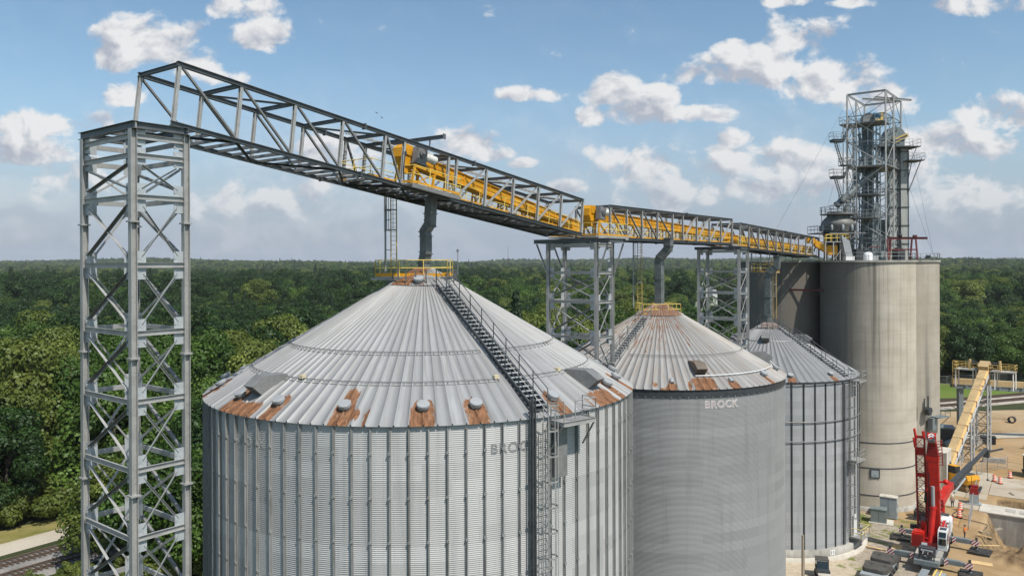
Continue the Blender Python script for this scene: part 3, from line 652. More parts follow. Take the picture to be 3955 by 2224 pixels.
sm = m.mesh('stiffener'); sm.materials.append(MT['stiff'])
for i in range(90):
    o = link(sm, 'stiffener', None, b1); a = 360 / 90 * i + 1.2; o.location = pol(13.68, a, 0); o.rotation_euler = (0, 0, R_(a))
vents(b1, zr1, S30, [(a, 12.65) for a in V1] + [(-172, 12.65), (172, 12.65), (4, 12.65), (20, 12.65)])
vents(b1, lambda r: zr1(r) + .09, S30, [(-92.4, 2.05), (-165, 2.1)])
hatches(b1, zr1, S30, [(-131, 10.75, 0), (-32.4, 10.9, 0), (150, 10.8, 0), (60, 10.8, 0)])
hoop(b1, zr1, 10.9, 120, -197, -62); hoop(b1, zr1, 10.9, 120, -54, 10); hoop(b1, zr1, 8.6, 120, -188, -62); hoop(b1, zr1, 8.6, 120, -52, 10)
m = MB()
for a in (-121.5, -62.5, -38): m.box(pol(10.85, a, zr1(10.85) + .14), (.28, .28, .2), R_(a))
m.build('junction_box', MT['cream'], b1)
roof_stair(b1, -57, 2.7, 13.55, zr1, .8, .28, 'chord')
m = MB(); a = R_(-57); m.beam(pol(2.7, -57, zr1(2.7) + .1) , pol(13.5, -57, zr1(13.5) + .1), .74, .03); m.build('stair_pan', MT['dark'], b1)
def peak_platform(t, z, x0, x1, y0, y1, rz, mat='yellow_r', toe='yellow'):
    M = Matrix.Rotation(rz, 4, 'Z'); f = lambda x, y, q=0: M @ Vector((x, y, z + q))
    m = MB(); hole = .55
    for (a, b, c, d) in ((x0, x1, y0, -hole), (x0, x1, hole, y1), (x0, -hole, -hole, hole), (hole, x1, -hole, hole)):
        m.box(f((a + b) / 2, (c + d) / 2, -.06), (b - a, d - c, .05), M=M.to_3x3())
    for y in (y0 + .05, y1 - .05): m.channel(f(x0 - .3, y, -.15), f(x1 + .3, y, -.15), .06, .15)
    p = m.build('peak_platform', MT['galv'], t)
    m = MB(); rail_run(m, [f(x0, y0), f(x1, y0), f(x1, y1), f(x0, y1), f(x0, y0)], 1.07, 1.4, .03); m.build('platform_rail', MT[mat], p)
    m = MB()
    for a, b in (((x0, y0), (x1, y0)), ((x1, y0), (x1, y1)), ((x1, y1), (x0, y1)), ((x0, y1), (x0, y0))): m.beam(f(*a, .1), f(*b, .1), .012, .2)
    m.build('toe_board', MT[toe], p)
    return p
peak_platform(b1, 34.35, -3.0, 1.75, -1.2, 1.7, -.04)
def collar_rail(t, r, z, a0, a1, n, h=1.0):
    m = MB(); pts = [pol(r, a0 + (a1 - a0) * i / n, z) for i in range(n + 1)]
    for p in pts: m.beam(p - Vector((0, 0, .35)), p + Vector((0, 0, h)), .07, .07, (1, 0, 0))
    for p in pts[::2]: m.tube(p + Vector((0, 0, h * .8)), p + p.normalized().xy.to_3d() * .35 - Vector((0, 0, .5)), .02, 5)
    for q in (.5, 1): m.pipe([p + Vector((0, 0, h * q)) for p in pts], .024, 6)
    m.build('collar_rail', MT['chord'], t)
collar_rail(b1, 2.2, 33.75, -150, -62, 5); collar_rail(b1, 2.2, 33.75, -40, 60, 5)
# eave landing with ladder
def eave_landing(t, R, ze, az, w=2.3, dep=1.05, mat='galv', yel=False):
    a = R_(az); M = Matrix.Translation(pol(R, az, ze)) @ Matrix.Rotation(a, 4, 'Z'); f = lambda x, y, z: M @ Vector((x, y, z))
    m = MB(); m.box(f(dep / 2 + .05, 0, -.03), (dep, w, .06), M=M.to_3x3()); m.channel(f(dep + .05, -w / 2, -.06), f(dep + .05, w / 2, -.06), .06, .24)
    for y in (-w / 2, w / 2):
        m.channel(f(0, y, -.06), f(dep + .05, y, -.06), .06, .2); m.beam(f(dep, y, -.1), f(.12, y, -1.5), .07, .07)
    p = m.build('eave_landing', MT[mat], t)
    m = MB(); rail_run(m, [f(.1, w / 2, 0), f(dep + .05, w / 2, 0), f(dep + .05, -w / 2 + .8, 0)], 1.1, 1.2, .03); rail_run(m, [f(dep + .05, -w / 2, 0), f(.1, -w / 2, 0)], 1.1, 1.2, .03); m.build('landing_rail', MT['galv'], p)
    return f
def wall_ladder(t, R, z0, z1, az, cage=True):
    a = R_(az); M = Matrix.Translation(pol(R + .25, az, 0)) @ Matrix.Rotation(a, 4, 'Z'); f = lambda x, y, z: M @ Vector((x, y, z))
    m = MB()
    for y in (-.22, .22): m.beam(f(0, y, z0), f(0, y, z1), .06, .04, M.to_3x3() @ Vector((1, 0, 0)))
    for i in range(int((z1 - z0) / 2.4)): m.beam(f(-.25, 0, z0 + 1 + i * 2.4), f(0, 0, z0 + 1 + i * 2.4), .05, .05)
    p = m.build('wall_ladder', MT['galv'], t)
    m = MB()
    for i in range(int((z1 - z0) / .3)): m.tube(f(0, -.22, z0 + i * .3 + .1), f(0, .22, z0 + i * .3 + .1), .015, 5)
    m.build('rungs', MT['galv'], p)
    if cage:
        m = MB(); hp = [(0, -.24), (.3, -.4), (.62, -.3), (.76, 0), (.62, .3), (.3, .4), (0, .24)]; z = z0 + 2.3; k = int((z1 + 1 - z) / 1.25)
        for i in range(k + 1):
            q = z + (z1 + 1 - z) * i / k
            for c, d in zip(hp[:-1], hp[1:]): m.beam(f(*c, q), f(*d, q), .014, .09)
        for c in hp[1:-1]: m.beam(f(*c, z), f(*c, z1 + 1), .045, .014, M.to_3x3() @ Vector((1, 0, 0)))
        m.build('ladder_cage', MT['galv'], p)
eave_landing(b1, 13.75, 26.95, -50.5); wall_ladder(b1, 13.75, 8.6, 26.9, -56.8)
f = eave_landing(b1, 13.75, 8.4, -52.5, 3.0); wall_ladder(b1, 13.75, .6, 8.4, -50.5)
m = MB()
for da, rr in ((-60.2, .08), (-59.5, .055), (-60.8, .04)): m.tube(pol(13.95, da, .6), pol(13.95, da, 28.2), rr, 10)
for i in range(12): m.box(pol(13.9, -60.1, 2 + i * 2.2), (.12, .5, .06), R_(-60.1))
m.build('conduit', MT['dark'], b1)
m = MB(); m.prism([(13.7, -.35), (14.15, -.35), (14.15, .35), (13.7, .35)], 24.0, 26.6, Matrix.Rotation(R_(-53), 3, 'Z')); m.build('control_cabinet', MT['galv_d'], b1)
text_on(b1, 'BROCK', .52, 13.656, -63.9, 25.55, MT['ink_f'], 'wall_lettering', .004, .012, 1.16)
text_on(b1, 'BROCK', .5, 13.656, -22, 25.6, MT['ink_g'], 'wall_lettering', .004, .012, 1.16)
text_on(b1, 'BROCK', .5, 13.656, -126, 25.6, MT['ink_g'], 'wall_lettering', .004, .012, 1.16)
# -- rusty-topped bin
b2 = thing('grain_bin', 'middle grain bin with plain corrugated wall and a roof rusty round its peak', 'grain bin', (*BX[2], 0), 0, 'corrugated steel grain bins')
pt = [(-95.4, .38, 10.9, 12.2, 1.3), (-67.5, .38, 10.9, 12.2, 1.3), (-43.8, .35, 10.8, 12.2, 1.2), (-81, 1.0, 10.3, 12.2, 1.1), (-98.5, .4, 11.5, 12.2, 1.0), (-103, .3, 10.8, 11.4, .8), (-88, .25, 10.6, 12, .8), (-10, .6, 10.6, 12.2, 1), (-115, 2.4, 1, 4.0, .46), (-145, 1.8, 1, 7.5, .4), (-165, 3.0, 1, 9.5, .38), (-85, 1.6, 1, 4.0, .42), (-100, .6, 1, 7.0, .42), (-75, .4, 1, 6.5, .4), (-112, .5, 2, 7.5, .42), (-125, 1.1, 3, 7.0, .4)]
Re2, zr2 = bin_common(b2, 11.78, .6, 24.43, S30, 104, 'wall2', 'roof2', pt, [(-100, 3, 0, 3, .62), (90, 3, 0, 3, .5)], 2.35)
m = MB(); m.lathe([(11.84, 23.75), (11.84, 24.42)], 120); m.build('eave_skirt', MT['dark'], b2)
m = MB()
for i in range(104): m.box(pol(11.87, i * 360 / 104 + .9, 23.8), (.06, .05, .07), R_(i * 360 / 104 + .9))
m.build('eave_clips', MT['galv_b'], b2)
sv = MB(); sv.tube((.1, 0, .12), (.62, 0, .05), .2, 16); sv.box((.3, 0, -.02), (.5, .3, .25)); svm = sv.mesh('roof_vent'); svm.materials.append(MT['vent'])
vents(b2, zr2, S30, [(-95.4, 10.7), (-67.5, 10.75)], svm); vents(b2, zr2, S30, [(-43.8, 10.9), (-20, 10.9), (150, 10.9)])
hatches(b2, zr2, S30, [(-80.8, 8.55, 1), (-10.1, 8.6, 0), (-158, 8.8, 0), (100, 8.7, 0)])
hoop(b2, zr2, 7.85, 104, -121, 30); hoop(b2, zr2, 7.85, 104, -215, -134)
m = MB(); m.pipe([pol(10.55, -84 + i * 2.4, zr2(10.55) + .2) for i in range(34)], .05, 6); m.pipe([pol(10.55, -84 + 33 * 2.4, zr2(10.55) + .2), pol(10.55, -2.4, zr2(10.55) + .2), pol(10.3, 0, zr2(10.3) + .5), pol(11.2, 2, zr2(11.2) + .45), pol(12.0, 3, zr2(12.0) + .1)], .05, 6); m.build('white_cable_conduit', MT['white'], b2)
roof_stair(b2, -127.5, 2.7, 11.7, zr2, .78, .3, 'galv')
peak_platform(b2, 30.05, -2.0, 1.75, -1.3, 1.5, .1); collar_rail(b2, 2.1, 29.1, -60, 60, 5, .9)
t1 = text_on(b2, 'BROCK', .62, 11.796, -74.6, 22.85, MT['white'], 'wall_lettering', .006, .035, 1.14); t2 = text_on(b2, 'BROCK', .62, 11.796 + .014, -74.6, 22.85, MT['wred'], 'lettering_fill', .004, -.012, 1.14); t2.parent = t1
t1 = text_on(b2, 'BROCK', .62, 11.796, -14, 22.85, MT['white'], 'wall_lettering', .006, .035, 1.14)
# -- smallest bin
b3 = thing('grain_bin', 'smallest, farthest grain bin, with dark posts on its wall and a concrete ring base', 'grain bin', (*BX[3], 0), 0, 'corrugated steel grain bins')
pt = [(-94, .4, 10.0, 12, 1.2), (-63.4, .4, 10.0, 12, 1.1), (-113, .4, 3.4, 4.2, 1.0)]
Re3, zr3 = bin_common(b3, 10.9, 1.2, 21.0, S30 * 1.02, 72, 'wall3', 'roof3', pt, [(-90, 2, 0, 3, .5)], 1.7, .07)
m = MB(); m.lathe([(11.12, 20.75), (11.12, 20.98)], 96); m.build('eave_trim', MT['dark'], b3)
m = MB(); m.channel((0, 0, 1.2), (0, 0, 20.9), .13, .22, (0, 1, 0), 1, .02); m.beam((.06, 0, 1.2), (.06, 0, 20.9), .05, .1, (0, 1, 0))
sm = m.mesh('stiffener'); sm.materials.append(plain('dark_stiffener_steel', (.075, .078, .08), .5, .3, .2, 1, 7))
for i in range(48):
    o = link(sm, 'stiffener', None, b3); a = 7.5 * i + 3; o.location = pol(10.93, a, 0); o.rotation_euler = (0, 0, R_(a))
for zq in (13.9, 16.2):
    m = MB(); m.lathe([(11.03, zq), (11.07, zq), (11.07, zq + .12), (11.03, zq + .12)], 96); m.build('wind_ring', MT['galv_d'], b3)
vents(b3, zr3, S30, [(-94, 10.1), (-63.4, 10.05), (-33, 10.1), (160, 10.1)])
hatches(b3, zr3, S30, [(-113, 2.6, 0), (-25, 3.2, 0), (-170, 3.0, 0)])
m = MB(); m.lathe([(4.05, zr3(4.05) + .1), (4.2, zr3(4.2) + .14), (4.2, zr3(4.2))], 72); m.build('roof_step', MT['galv_d'], b3)
roof_stair(b3, -52, 1.9, 10.8, zr3, .75, .25, 'galv')
collar_rail(b3, 1.75, zr3(1.75) + .1, -160, -20, 6, .9); collar_rail(b3, 1.75, zr3(1.75) + .1, 20, 140, 5, .9)
eave_landing(b3, 11.0, 20.8, -44, 2.2); wall_ladder(b3, 11.0, 2.0, 20.7, -52); eave_landing(b3, 11.0, 11.3, -47, 2.4)
eave_landing(b3, 11.0, 1.9, -44, 2.4, 1.3)
m = MB(); F3 = lambda x, y, z: pol(11.05 + x, -44 + y / .1925, z)
rail_run(m, [F3(.1, -1.2, 1.9), F3(1.35, -1.2, 1.9), F3(1.35, 1.2, 1.9), F3(.1, 1.2, 1.9)], 1.1, 1.2, .035); m.build('entrance_rail', MT['yellow_r'], b3)
m = MB(); m.prism([(11.0, -.5), (11.08, -.5), (11.08, .5), (11.0, .5)], 1.9, 4.3, Matrix.Rotation(R_(-43), 3, 'Z')); m.build('access_door', MT['white'], b3)
m = MB(); m.tube(pol(11.15, -57, 1.3), pol(11.15, -57, 20.5), .07, 8); m.tube(pol(11.15, -58.5, 1.3), pol(11.15, -58.5, 20.5), .05, 8); m.build('conduit', MT['dark'], b3)
m = MB(); m.lathe([(11.45, .42), (11.45, 1.2), (10.7, 1.2)], 96, capt=False); m.build('ring_beam', MT['conc_w'], b3)
m = MB(); m.lathe([(11.85, -.3), (11.85, .42), (11.3, .42)], 96); m.build('footing', MT['conc_l'], b3)
m = MB(); m.prism([(11.45, -.33), (11.475, -.33), (11.475, .33), (11.45, .33)], .52, 1.14, Matrix.Rotation(R_(-69.6), 3, 'Z')); sg = m.build('number_sign', MT['sign'], b3)
text_on(sg, '11', .42, 11.478, -69.6, .62, MT['ink'], 'sign_lettering', .006, .012, 1.1).parent = sg
for b, R in ((b1, 13.9), (b2, 12.1)):
    m = MB(); m.lathe([(R + .4, -.3), (R + .4, .6), (R - .8, .6)], 96); m.build('footing', MT['conc_l'], b)
# ---------------------------------------------------------------- concrete silos with the elevator works on their roof
def gp(x, y, Y): # a point seen in the photograph, put at a depth
    xr = (x - 1977.5) - .0035 * (y - 1112); yr = y - 1016 + .0035 * (x - 1977.5); return Vector((xr * Y / 3028, Y, EYE - yr * Y / 3028))
def wb(m, name, mat, t):
    o = t.location
    m.v = [(p[0] - o.x, p[1] - o.y, p[2] - o.z) for p in m.v]; return m.build(name, MT[mat] if isinstance(mat, str) else mat, t)
SIL = [(52.9, 116.9), (42.8, 125.6), (61.7, 126.8), (51.6, 135.5)]; RS = 6.54; ZS = 35.2
us = Vector((.665, .747, 0)); vs2 = Vector((-.757, .652, 0))
S0 = Vector((52.2, 126.2, 0))
si = thing('concrete_silos', 'tall stained concrete silos joined in a block, behind the smallest bin', 'silo', S0)
for i, (x, y) in enumerate(SIL):
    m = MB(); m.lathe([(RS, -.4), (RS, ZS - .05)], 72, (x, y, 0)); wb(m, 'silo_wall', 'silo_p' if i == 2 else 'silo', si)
    m = MB(); m.lathe([(RS - .1, ZS - .05), (RS + .22, ZS - .05), (RS + .22, ZS + .22), (.001, ZS + .25)], 72, (x, y, 0), smooth=False); wb(m, 'roof_slab', 'conc_w', si)
    m = MB(); m.lathe([(RS + .35, -.3), (RS + .35, .5), (RS - .1, .62)], 60, (x, y, 0)); wb(m, 'plinth', 'conc_w', si)
m = MB(); m.box((S0.x, S0.y, ZS + .09), (9, 9, .26), M=Matrix.Rotation(math.atan2(.747, .665), 3, 'Z')); wb(m, 'roof_slab', 'conc_l', si)
m = MB()
for z in (6.05, 2.2, 9.6):
    m.lathe([(RS + .01, z), (RS + .05, z), (RS + .05, z + .12), (RS + .01, z + .12)], 72, (*SIL[0], 0))
wb(m, 'steel_band', 'dark', si)
def on_silo(i, az, z, r=0): x, y = SIL[i]; a = R_(az); return Vector((x + (RS + r) * math.cos(a), y + (RS + r) * math.sin(a), z))
m = MB(); m.box(on_silo(0, -106, 5.35, .03), (.14, 1.25, 1.25), R_(-106)); q = wb(m, 'hatch_frame', 'dark', si)
m = MB(); m.box(on_silo(0, -106, 5.35, .08), (.1, .95, .95), R_(-106)); m.box(on_silo(0, -106, 5.25, .15), (.06, .3, .08), R_(-106)); h = wb(m, 'hatch_door', 'tgrey', si); 
m = MB(); a = on_silo(1, -92, 31.0, -.2); b = on_silo(0, -178, 31.0, -.1); b = Vector((46.6, 116.6, 31.0)); a = on_silo(1, -100, 31, -.2); m.ibeam(a, b, .2, .28); m.beam(b, b - Vector((0, 0, 2)), .16, .16, (1, 0, 0)); wb(m, 'maroon_bracket', 'maroon', si)
m = MB()
pts = [on_silo(1, -172 + i * 8, ZS + .25, .05) for i in range(12)]; rail_run(m, pts, 1.07, 2, .03)
pts = [on_silo(0, -166 + i * 9, ZS + .25, .05) for i in range(18)]; rail_run(m, pts, 1.07, 2, .03)
pts = [on_silo(2, -55 + i * 9, ZS + .25, .05) for i in range(13)]; rail_run(m, pts, 1.07, 2, .03)
wb(m, 'roof_rail', 'galv', si)
m = MB(); c = on_silo(2, -62, 11.4, 0.1); d = Vector((math.cos(R_(-62)), math.sin(R_(-62)), 0)); e = Vector((-d.y, d.x, 0))
m.box(c + d * .8 + e * .6, (1.6, 2.6, .1), R_(-62)); m.beam(c + d * 1.5 + e * 1.8, c + d * .05 + e * 1.8 - Vector((0, 0, 1.6)), .08, .08)
rail_run(m, [c + d * .1 + e * 1.9, c + d * 1.6 + e * 1.9, c + d * 1.6 - e * .6], 1.2, 1.2, .035); m.box(c + d * .5 - e * .9 - Vector((0, 0, 1.0)), (.8, .9, 1.8), R_(-62)); wb(m, 'wall_balcony', 'cgrey', si)
m = MB(); c2 = c - e * 1.7 + Vector((0, 0, 1.1)); m.tube(c2, c2 + d * .8, .5, 14); m.box(c2 + d * .4 + Vector((0, 0, -.5)), (.7, .7, .4), R_(-62)); m.tube(c2 + d * .4, c2 + d * .4 + Vector((0, 0, 2.2)), .12, 8); m.tube(c2 + d * .4 - e * .9, c2 + d * .4 - e * .9 + Vector((0, 0, 1.9)), .1, 8); wb(m, 'wall_fan', 'dark', si)
# ---- head tower
ZR = ZS + .25
th = R_(38.2); ut, vt = uv(th); F = Vector((56.3, 118, 0)); Lw, Wd = 10.2, 5.5
ht = thing('elevator_tower', 'tall open steel tower on the roof of the concrete silos', 'tower', F + ut * Lw / 2 + vt * Wd / 2 + Vector((0, 0, ZR)))
lev = [61.0, 57.6, 53.6, 49.8, 46.1, 42.4, 38.8]
nodes_ = {(i, j): F + ut * (Lw * i / 2) + vt * (Wd * j) for i in range(3) for j in range(2)}
for key, p in nodes_.items():
    m = MB(); zt = 61.0 if key[0] != 9 else 57; m.beam((p.x, p.y, ZR), (p.x, p.y, zt), .2, .2, (1, 0, 0)); wb(m, 'leg', 'galv', ht)
for z in lev:
    for a, b in (((0, 0), (2, 0)), ((0, 1), (2, 1)), ((0, 0), (0, 1)), ((2, 0), (2, 1)), ((1, 0), (1, 1))):
        if z == 61.0 and a == (1, 0): continue
        m = MB(); pa, pb = nodes_[a], nodes_[b]; hgt = .3 if z == 61.0 else .13; m.ibeam((pa.x, pa.y, z), (pb.x, pb.y, z), .13, hgt) if z == 61. else m.beam((pa.x, pa.y, z), (pb.x, pb.y, z), .1, hgt); wb(m, 'girt', 'galv' if z > 60 else 'galv_d', ht)
zz = lev + [ZR]
for i in range(len(zz) - 1):
    z1, z0 = zz[i], zz[i + 1]
    for a, b in (((0, 0), (1, 0)), ((1, 0), (2, 0)), ((0, 1), (1, 1)), ((1, 1), (2, 1)), ((0, 0), (0, 1)), ((2, 0), (2, 1)), ((1, 0), (1, 1))):
        pa, pb = nodes_[a], nodes_[b]
        for k2 in range(2):
            if i == 0 and k2: continue
            if k2: pa, pb = pb, pa
            m = MB(); m.tube((pa.x, pa.y, z1), (pb.x, pb.y, z0), .05, 6); wb(m, 'brace', 'cgrey' if (i + k2) % 3 else 'galv', ht)
m = MB()
for s in (1.6, 3.4):
    p = F + vt * s - ut * 0; m.ibeam((*(F + vt * (Wd - s) + ut * 2.5).xy, 60.6), (*(F + vt * (Wd - s) + ut * 2.5 + (ut * .8 - vt * .55).normalized() * 0 + Vector((6.8, 2.2, 0))).xy, 60.6), .2, .32)
wb(m, 'trolley_beam', 'galv', ht)
def platform(t, pts, z, mat='galv', rails=True, name='platform', rm='galv'):
    P = [Vector((*p, z)) for p in pts]; m = MB(); m.prism([(p.x, p.y) for p in P], z - .14, z); o = wb(m, name, mat, t)
    if rails:
        m = MB(); rail_run(m, [p + Vector((0, 0, .0)) for p in P] + [P[0]], 1.07, 1.3, .03); q = wb(m, 'platform_rail', rm, t)
    return o
def rect(c, a, b, da, db): c = Vector((c[0], c[1], 0)); return [(c + a * x * da + b * y * db).xy for x, y in ((-1, -1), (1, -1), (1, 1), (-1, 1))]
platform(ht, [p.xy for p in (nodes_[(0, 0)] - vt * .2, nodes_[(2, 0)] - vt * .2, nodes_[(2, 1)], nodes_[(0, 1)])], 49.9, 'galv_d')
platform(ht, rect(gp(3340, 480, 122), ut, vt, 2.2, 3.2), 56.6, 'galv_d')
platform(ht, rect(gp(3350, 700, 122), ut, vt, 2.2, 2.0), 45.6, 'galv_d')
platform(ht, rect(gp(3330, 800, 121), ut, vt, 2.4, 2.4), 42.0, 'galv_d')
# inner lattice mast round the first elevator
ci = gp(3352, 700, 123)
for dx in (-1.5, 1.0):
    for dy in (-1.2, 1.2):
        p = ci + ut * dy + vt * dx; m = MB(); m.beam((p.x, p.y, ZR), (p.x, p.y, 56.5), .13, .13, (1, 0, 0)); wb(m, 'inner_post', 'cgrey', ht)
for i in range(11):
    z = 36.2 + i * 1.9
    m = MB(); P = [ci + ut * a + vt * b for a, b in ((-1.2, -1.5), (1.2, -1.5), (1.2, 1.0), (-1.2, 1.0))]
    for a, b in zip(P, P[1:] + P[:1]):
        m.tube((a.x, a.y, z), (b.x, b.y, z), .05, 5); m.tube((a.x, a.y, z), (b.x, b.y, z + 1.9), .035, 5)
    wb(m, 'inner_bracing', 'cgrey', ht)
# ---- stair tower at the left
ps = gp(3240, 600, 120)
st_ = thing('stair_tower', 'zigzag steel stairs with landings on the left side of the roof tower', 'stairs', (ps.x, ps.y, ZR))
el = Vector((1, 0, 0)); ed = Vector((0, 1, 0))
for x in (.9, 2.4):
    for y in (-.6, .6): m = MB(); m.beam((ps.x + x, ps.y + y, ZR), (ps.x + x, ps.y + y, 56.5), .11, .11, (1, 0, 0)); wb(m, 'post', 'galv_d', st_)
for i in range(6):
    z = 38 + i * 3.2; m = MB()
    for y in (-.6, .6): m = MB(); m.tube((ps.x + .9, ps.y + y, z), (ps.x + 2.4, ps.y + y, z + 1.6), .04, 5); m.tube((ps.x + 2.4, ps.y + y, z + 1.6), (ps.x + .9, ps.y + y, z + 3.2), .04, 5); m.tube((ps.x + .9, ps.y + y, z), (ps.x + 2.4, ps.y + y, z), .05, 5); wb(m, 'cross_brace', 'galv', st_)
for z in (53.9, 48.3, 42.8, 40.3):
    platform(st_, [(ps.x - 1.2, ps.y - .8), (ps.x + .7, ps.y - .8), (ps.x + .7, ps.y + .8), (ps.x - 1.2, ps.y + .8)], z, 'dark', True, 'landing', 'galv_d')
    m = MB(); m.box((ps.x - .25, ps.y, z - .25), (1.7, 1.5, .3)); wb(m, 'landing_frame', 'dark', st_)
for z1, z0 in ((53.7, 50.0), (48.1, 44.4), (50.0, 48.3), (56.3, 53.9)):
    m = MB(); a, b = (Vector((ps.x - .6, ps.y, z1)), Vector((ps.x + .5, ps.y, z0)))
    if z1 in (50.0, 56.3): a, b = Vector((ps.x + 1.9, ps.y, z1)), Vector((ps.x + .6, ps.y, z0))
    for y in (-.4, .4): m.beam(a + ed * y, b + ed * y, .05, .2, (0, 1, 0)); m.tube(a + ed * y + Vector((0, 0, .95)), b + ed * y + Vector((0, 0, .95)), .03, 5)
    for i in range(12): p = a.lerp(b, (i + .5) / 12); m.box(p, (.28, .8, .04))
    wb(m, 'stair_flight', 'galv_d', st_)
    if z1 < 54 and z1 != 50.: platform(st_, [(b.x - .3, b.y - .7), (b.x + 1.0, b.y - .7), (b.x + 1.0, b.y + .7), (b.x - .3, b.y + .7)], z0, 'dark', True, 'landing', 'galv_d')
# ---- bucket elevators
be = thing('bucket_elevator', 'bucket elevator inside the roof tower with a blue and yellow drive on top', 'elevator', (ci.x, ci.y, ZR), 0, 'bucket elevators')
for a in (-.45, .45): m = MB(); p = ci + vt * a; m.box((p.x, p.y, (ZR + 57.2) / 2), (.62, .62, 57.2 - ZR), th); wb(m, 'casing', 'cgrey', be)
m = MB(); m.lathe([(.9, -.45), (.9, .45)], 20, (ci.x, ci.y, 57.6), M=Matrix.Rotation(PI / 2, 3, 'X'), capb=True, capt=True); m.box((ci.x, ci.y, 57.3), (1.9, .95, .8)); wb(m, 'head', 'galv_d', be)
m = MB(); m.tube((ci.x + .5, ci.y - .9, 58.0), (ci.x + 1.5, ci.y - .9, 58.0), .38, 14); wb(m, 'motor', 'blue', be)
m = MB(); m.box((ci.x + 1.75, ci.y - .9, 57.7), (.5, .4, 1.5)); m.box((ci.x + 1.2, ci.y - .9, 57.2), (1.0, .3, .4)); wb(m, 'belt_guard', 'ochre', be)
c2 = gp(3466, 560, 124.5)
b2e = thing('bucket_elevator', 'bucket elevator with round grey head and tilted yellow belt guard, right of the roof tower', 'elevator', (c2.x, c2.y, ZR), 0, 'bucket elevators')
xa, xb = gp(3444, 800, 124.5).x, gp(3487, 800, 124.5).x
for x, w in ((xa, 1.1), (xb, 1.05)):
    m = MB(); m.box((x, c2.y, (ZR + 53.4) / 2), (w, .9, 53.4 - ZR)); wb(m, 'casing', plain('pale_elevator_casing', (.36, .36, .335), .6, .1, .2, .6, 4, dirt=((.2, .15, .1), .5), stretch=(1, 1, .15)) if w == 1.1 else bpy.data.materials['pale_elevator_casing'], b2e)
m = MB()
for i in range(6): m.box(((xa + xb) / 2, c2.y, ZR + 2.6 + i * 2.9), (xb - xa + 1.6, 1.15, .1))
m.box((xb + .65, c2.y - .3, (ZR + 53) / 2), (.2, .2, 53 - ZR)); m.box((xa + .8, c2.y - .2, (ZR + 53) / 2), (.34, .4, 53 - ZR)); wb(m, 'casing_bands', 'dark', b2e)
m = MB(); cx = gp(3450, 520, 124.5).x; m.lathe([(1.6, -.75), (1.6, .75)], 28, (cx, c2.y, 54.9), M=Matrix.Rotation(PI / 2, 3, 'X'), capb=True, capt=True); m.box((cx, c2.y, 54.1), (2.9, 1.4, 1.5)); m.prism([(cx - 1.45, 54.9), (cx - 2.6, 53.2), (cx - 2.6, 51.8), (cx - 1.45, 53.4)], -.6 - c2.y, .6 - c2.y, Matrix.Rotation(PI / 2, 3, 'X')); wb(m, 'head', 'cgrey', b2e)
M = Matrix.Rotation(-R_(24), 3, 'Y'); m = MB(); g0 = gp(3476, 535, 123.6); m.box(g0, (2.6, .3, .62), M=M); m.box(g0 + M @ Vector((-.9, 0, .45)), (.5, .4, .4), M=M); wb(m, 'belt_guard', 'ochre', b2e)
m = MB(); m.box(g0 + Vector((0, -.16, 0)), (2.3, .05, .3), M=M); wb(m, 'belt_guard_mesh', 'grate', b2e)
m = MB(); p = g0 + M @ Vector((1.3, .5, 0)); m.tube(p, p + Vector((.0, 1.0, 0)), .35, 14); wb(m, 'motor', 'black', b2e)
platform(b2e, [(gp(3392, 580, 123).x, 122.6), (gp(3552, 580, 123).x, 122.6), (gp(3552, 580, 123).x, 126.2), (gp(3392, 580, 123).x, 126.2)], 53.3, 'dark')
platform(b2e, [(gp(3500, 600, 123).x, 122.2), (gp(3562, 600, 123).x, 122.2), (gp(3562, 600, 123).x, 125.4), (gp(3500, 600, 123).x, 125.4)], 51.1, 'dark')
m = MB(); e = gp(3560, 610, 122.3); m.tube(e, (xb + .5, c2.y - .4, 45.8), .07, 6); m.tube((e.x, 125.3, e.z), (xb + .5, c2.y + .4, 45.8), .07, 6); m.tube(gp(3540, 570, 122.5), (xb, c2.y - .4, 48.5), .05, 6); wb(m, 'platform_strut', 'galv_d', b2e)
# ---- transfer spouts
for lab, pts, w in (('fat grey spout slanting down to the left through the roof tower', [(3395, 640, 122), (3345, 690, 121.4), (3232, 792, 120.5)], 1.0), ('dark steep spout inside the roof tower', [(3352, 560, 122.5), (3318, 660, 122), (3290, 740, 121.5), (3262, 830, 121)], .7), ('dark spout below the round elevator head', [(3425, 560, 124), (3405, 620, 123.5), (3372, 680, 122.6)], .8)):
    P = [gp(*p) for p in pts]; t = thing('transfer_spout', lab, 'spout', P[-1], 0, 'transfer spouts in the roof tower'); m = MB(); m.pipe([p for p in P], w / 2, 12)
    for p, q in zip(P[:-1], P[1:]): d = (q - p).normalized(); m.tube(q - d * .06, q + d * .06, w * .58, 12)
    wb(m, 'pipe', 'cgrey', t)
for lab, pts, w in (('thin vertical pipe left of the inner mast', [(3296, 480, 122), (3296, 980, 122)], .34), ('thin vertical pipe right of the inner mast', [(3388, 560, 123), (3390, 985, 123)], .3), ('dark pipe crossing the middle of the roof tower', [(3318, 520, 121.8), (3338, 620, 121.8), (3325, 985, 121.8)], .42), ('slanting pipe low in the roof tower', [(3395, 790, 121.5), (3330, 900, 121.2), (3310, 985, 121.2)], .45)):
    P = [gp(*p) for p in pts]; P[-1].z = max(P[-1].z, ZR) if P[-1].z > 36.5 else ZR; t = thing('grain_pipe', lab, 'pipe', P[-1], 0, 'grain pipes in the roof tower'); m = MB(); m.pipe(P, w / 2, 10)
    for q in range(6): c_ = P[0].lerp(P[1], q / 6); d_ = (P[1] - P[0]).normalized(); m.tube(c_, c_ + d_ * .12, w * .62, 10)
    wb(m, 'pipe', 'cgrey', t)
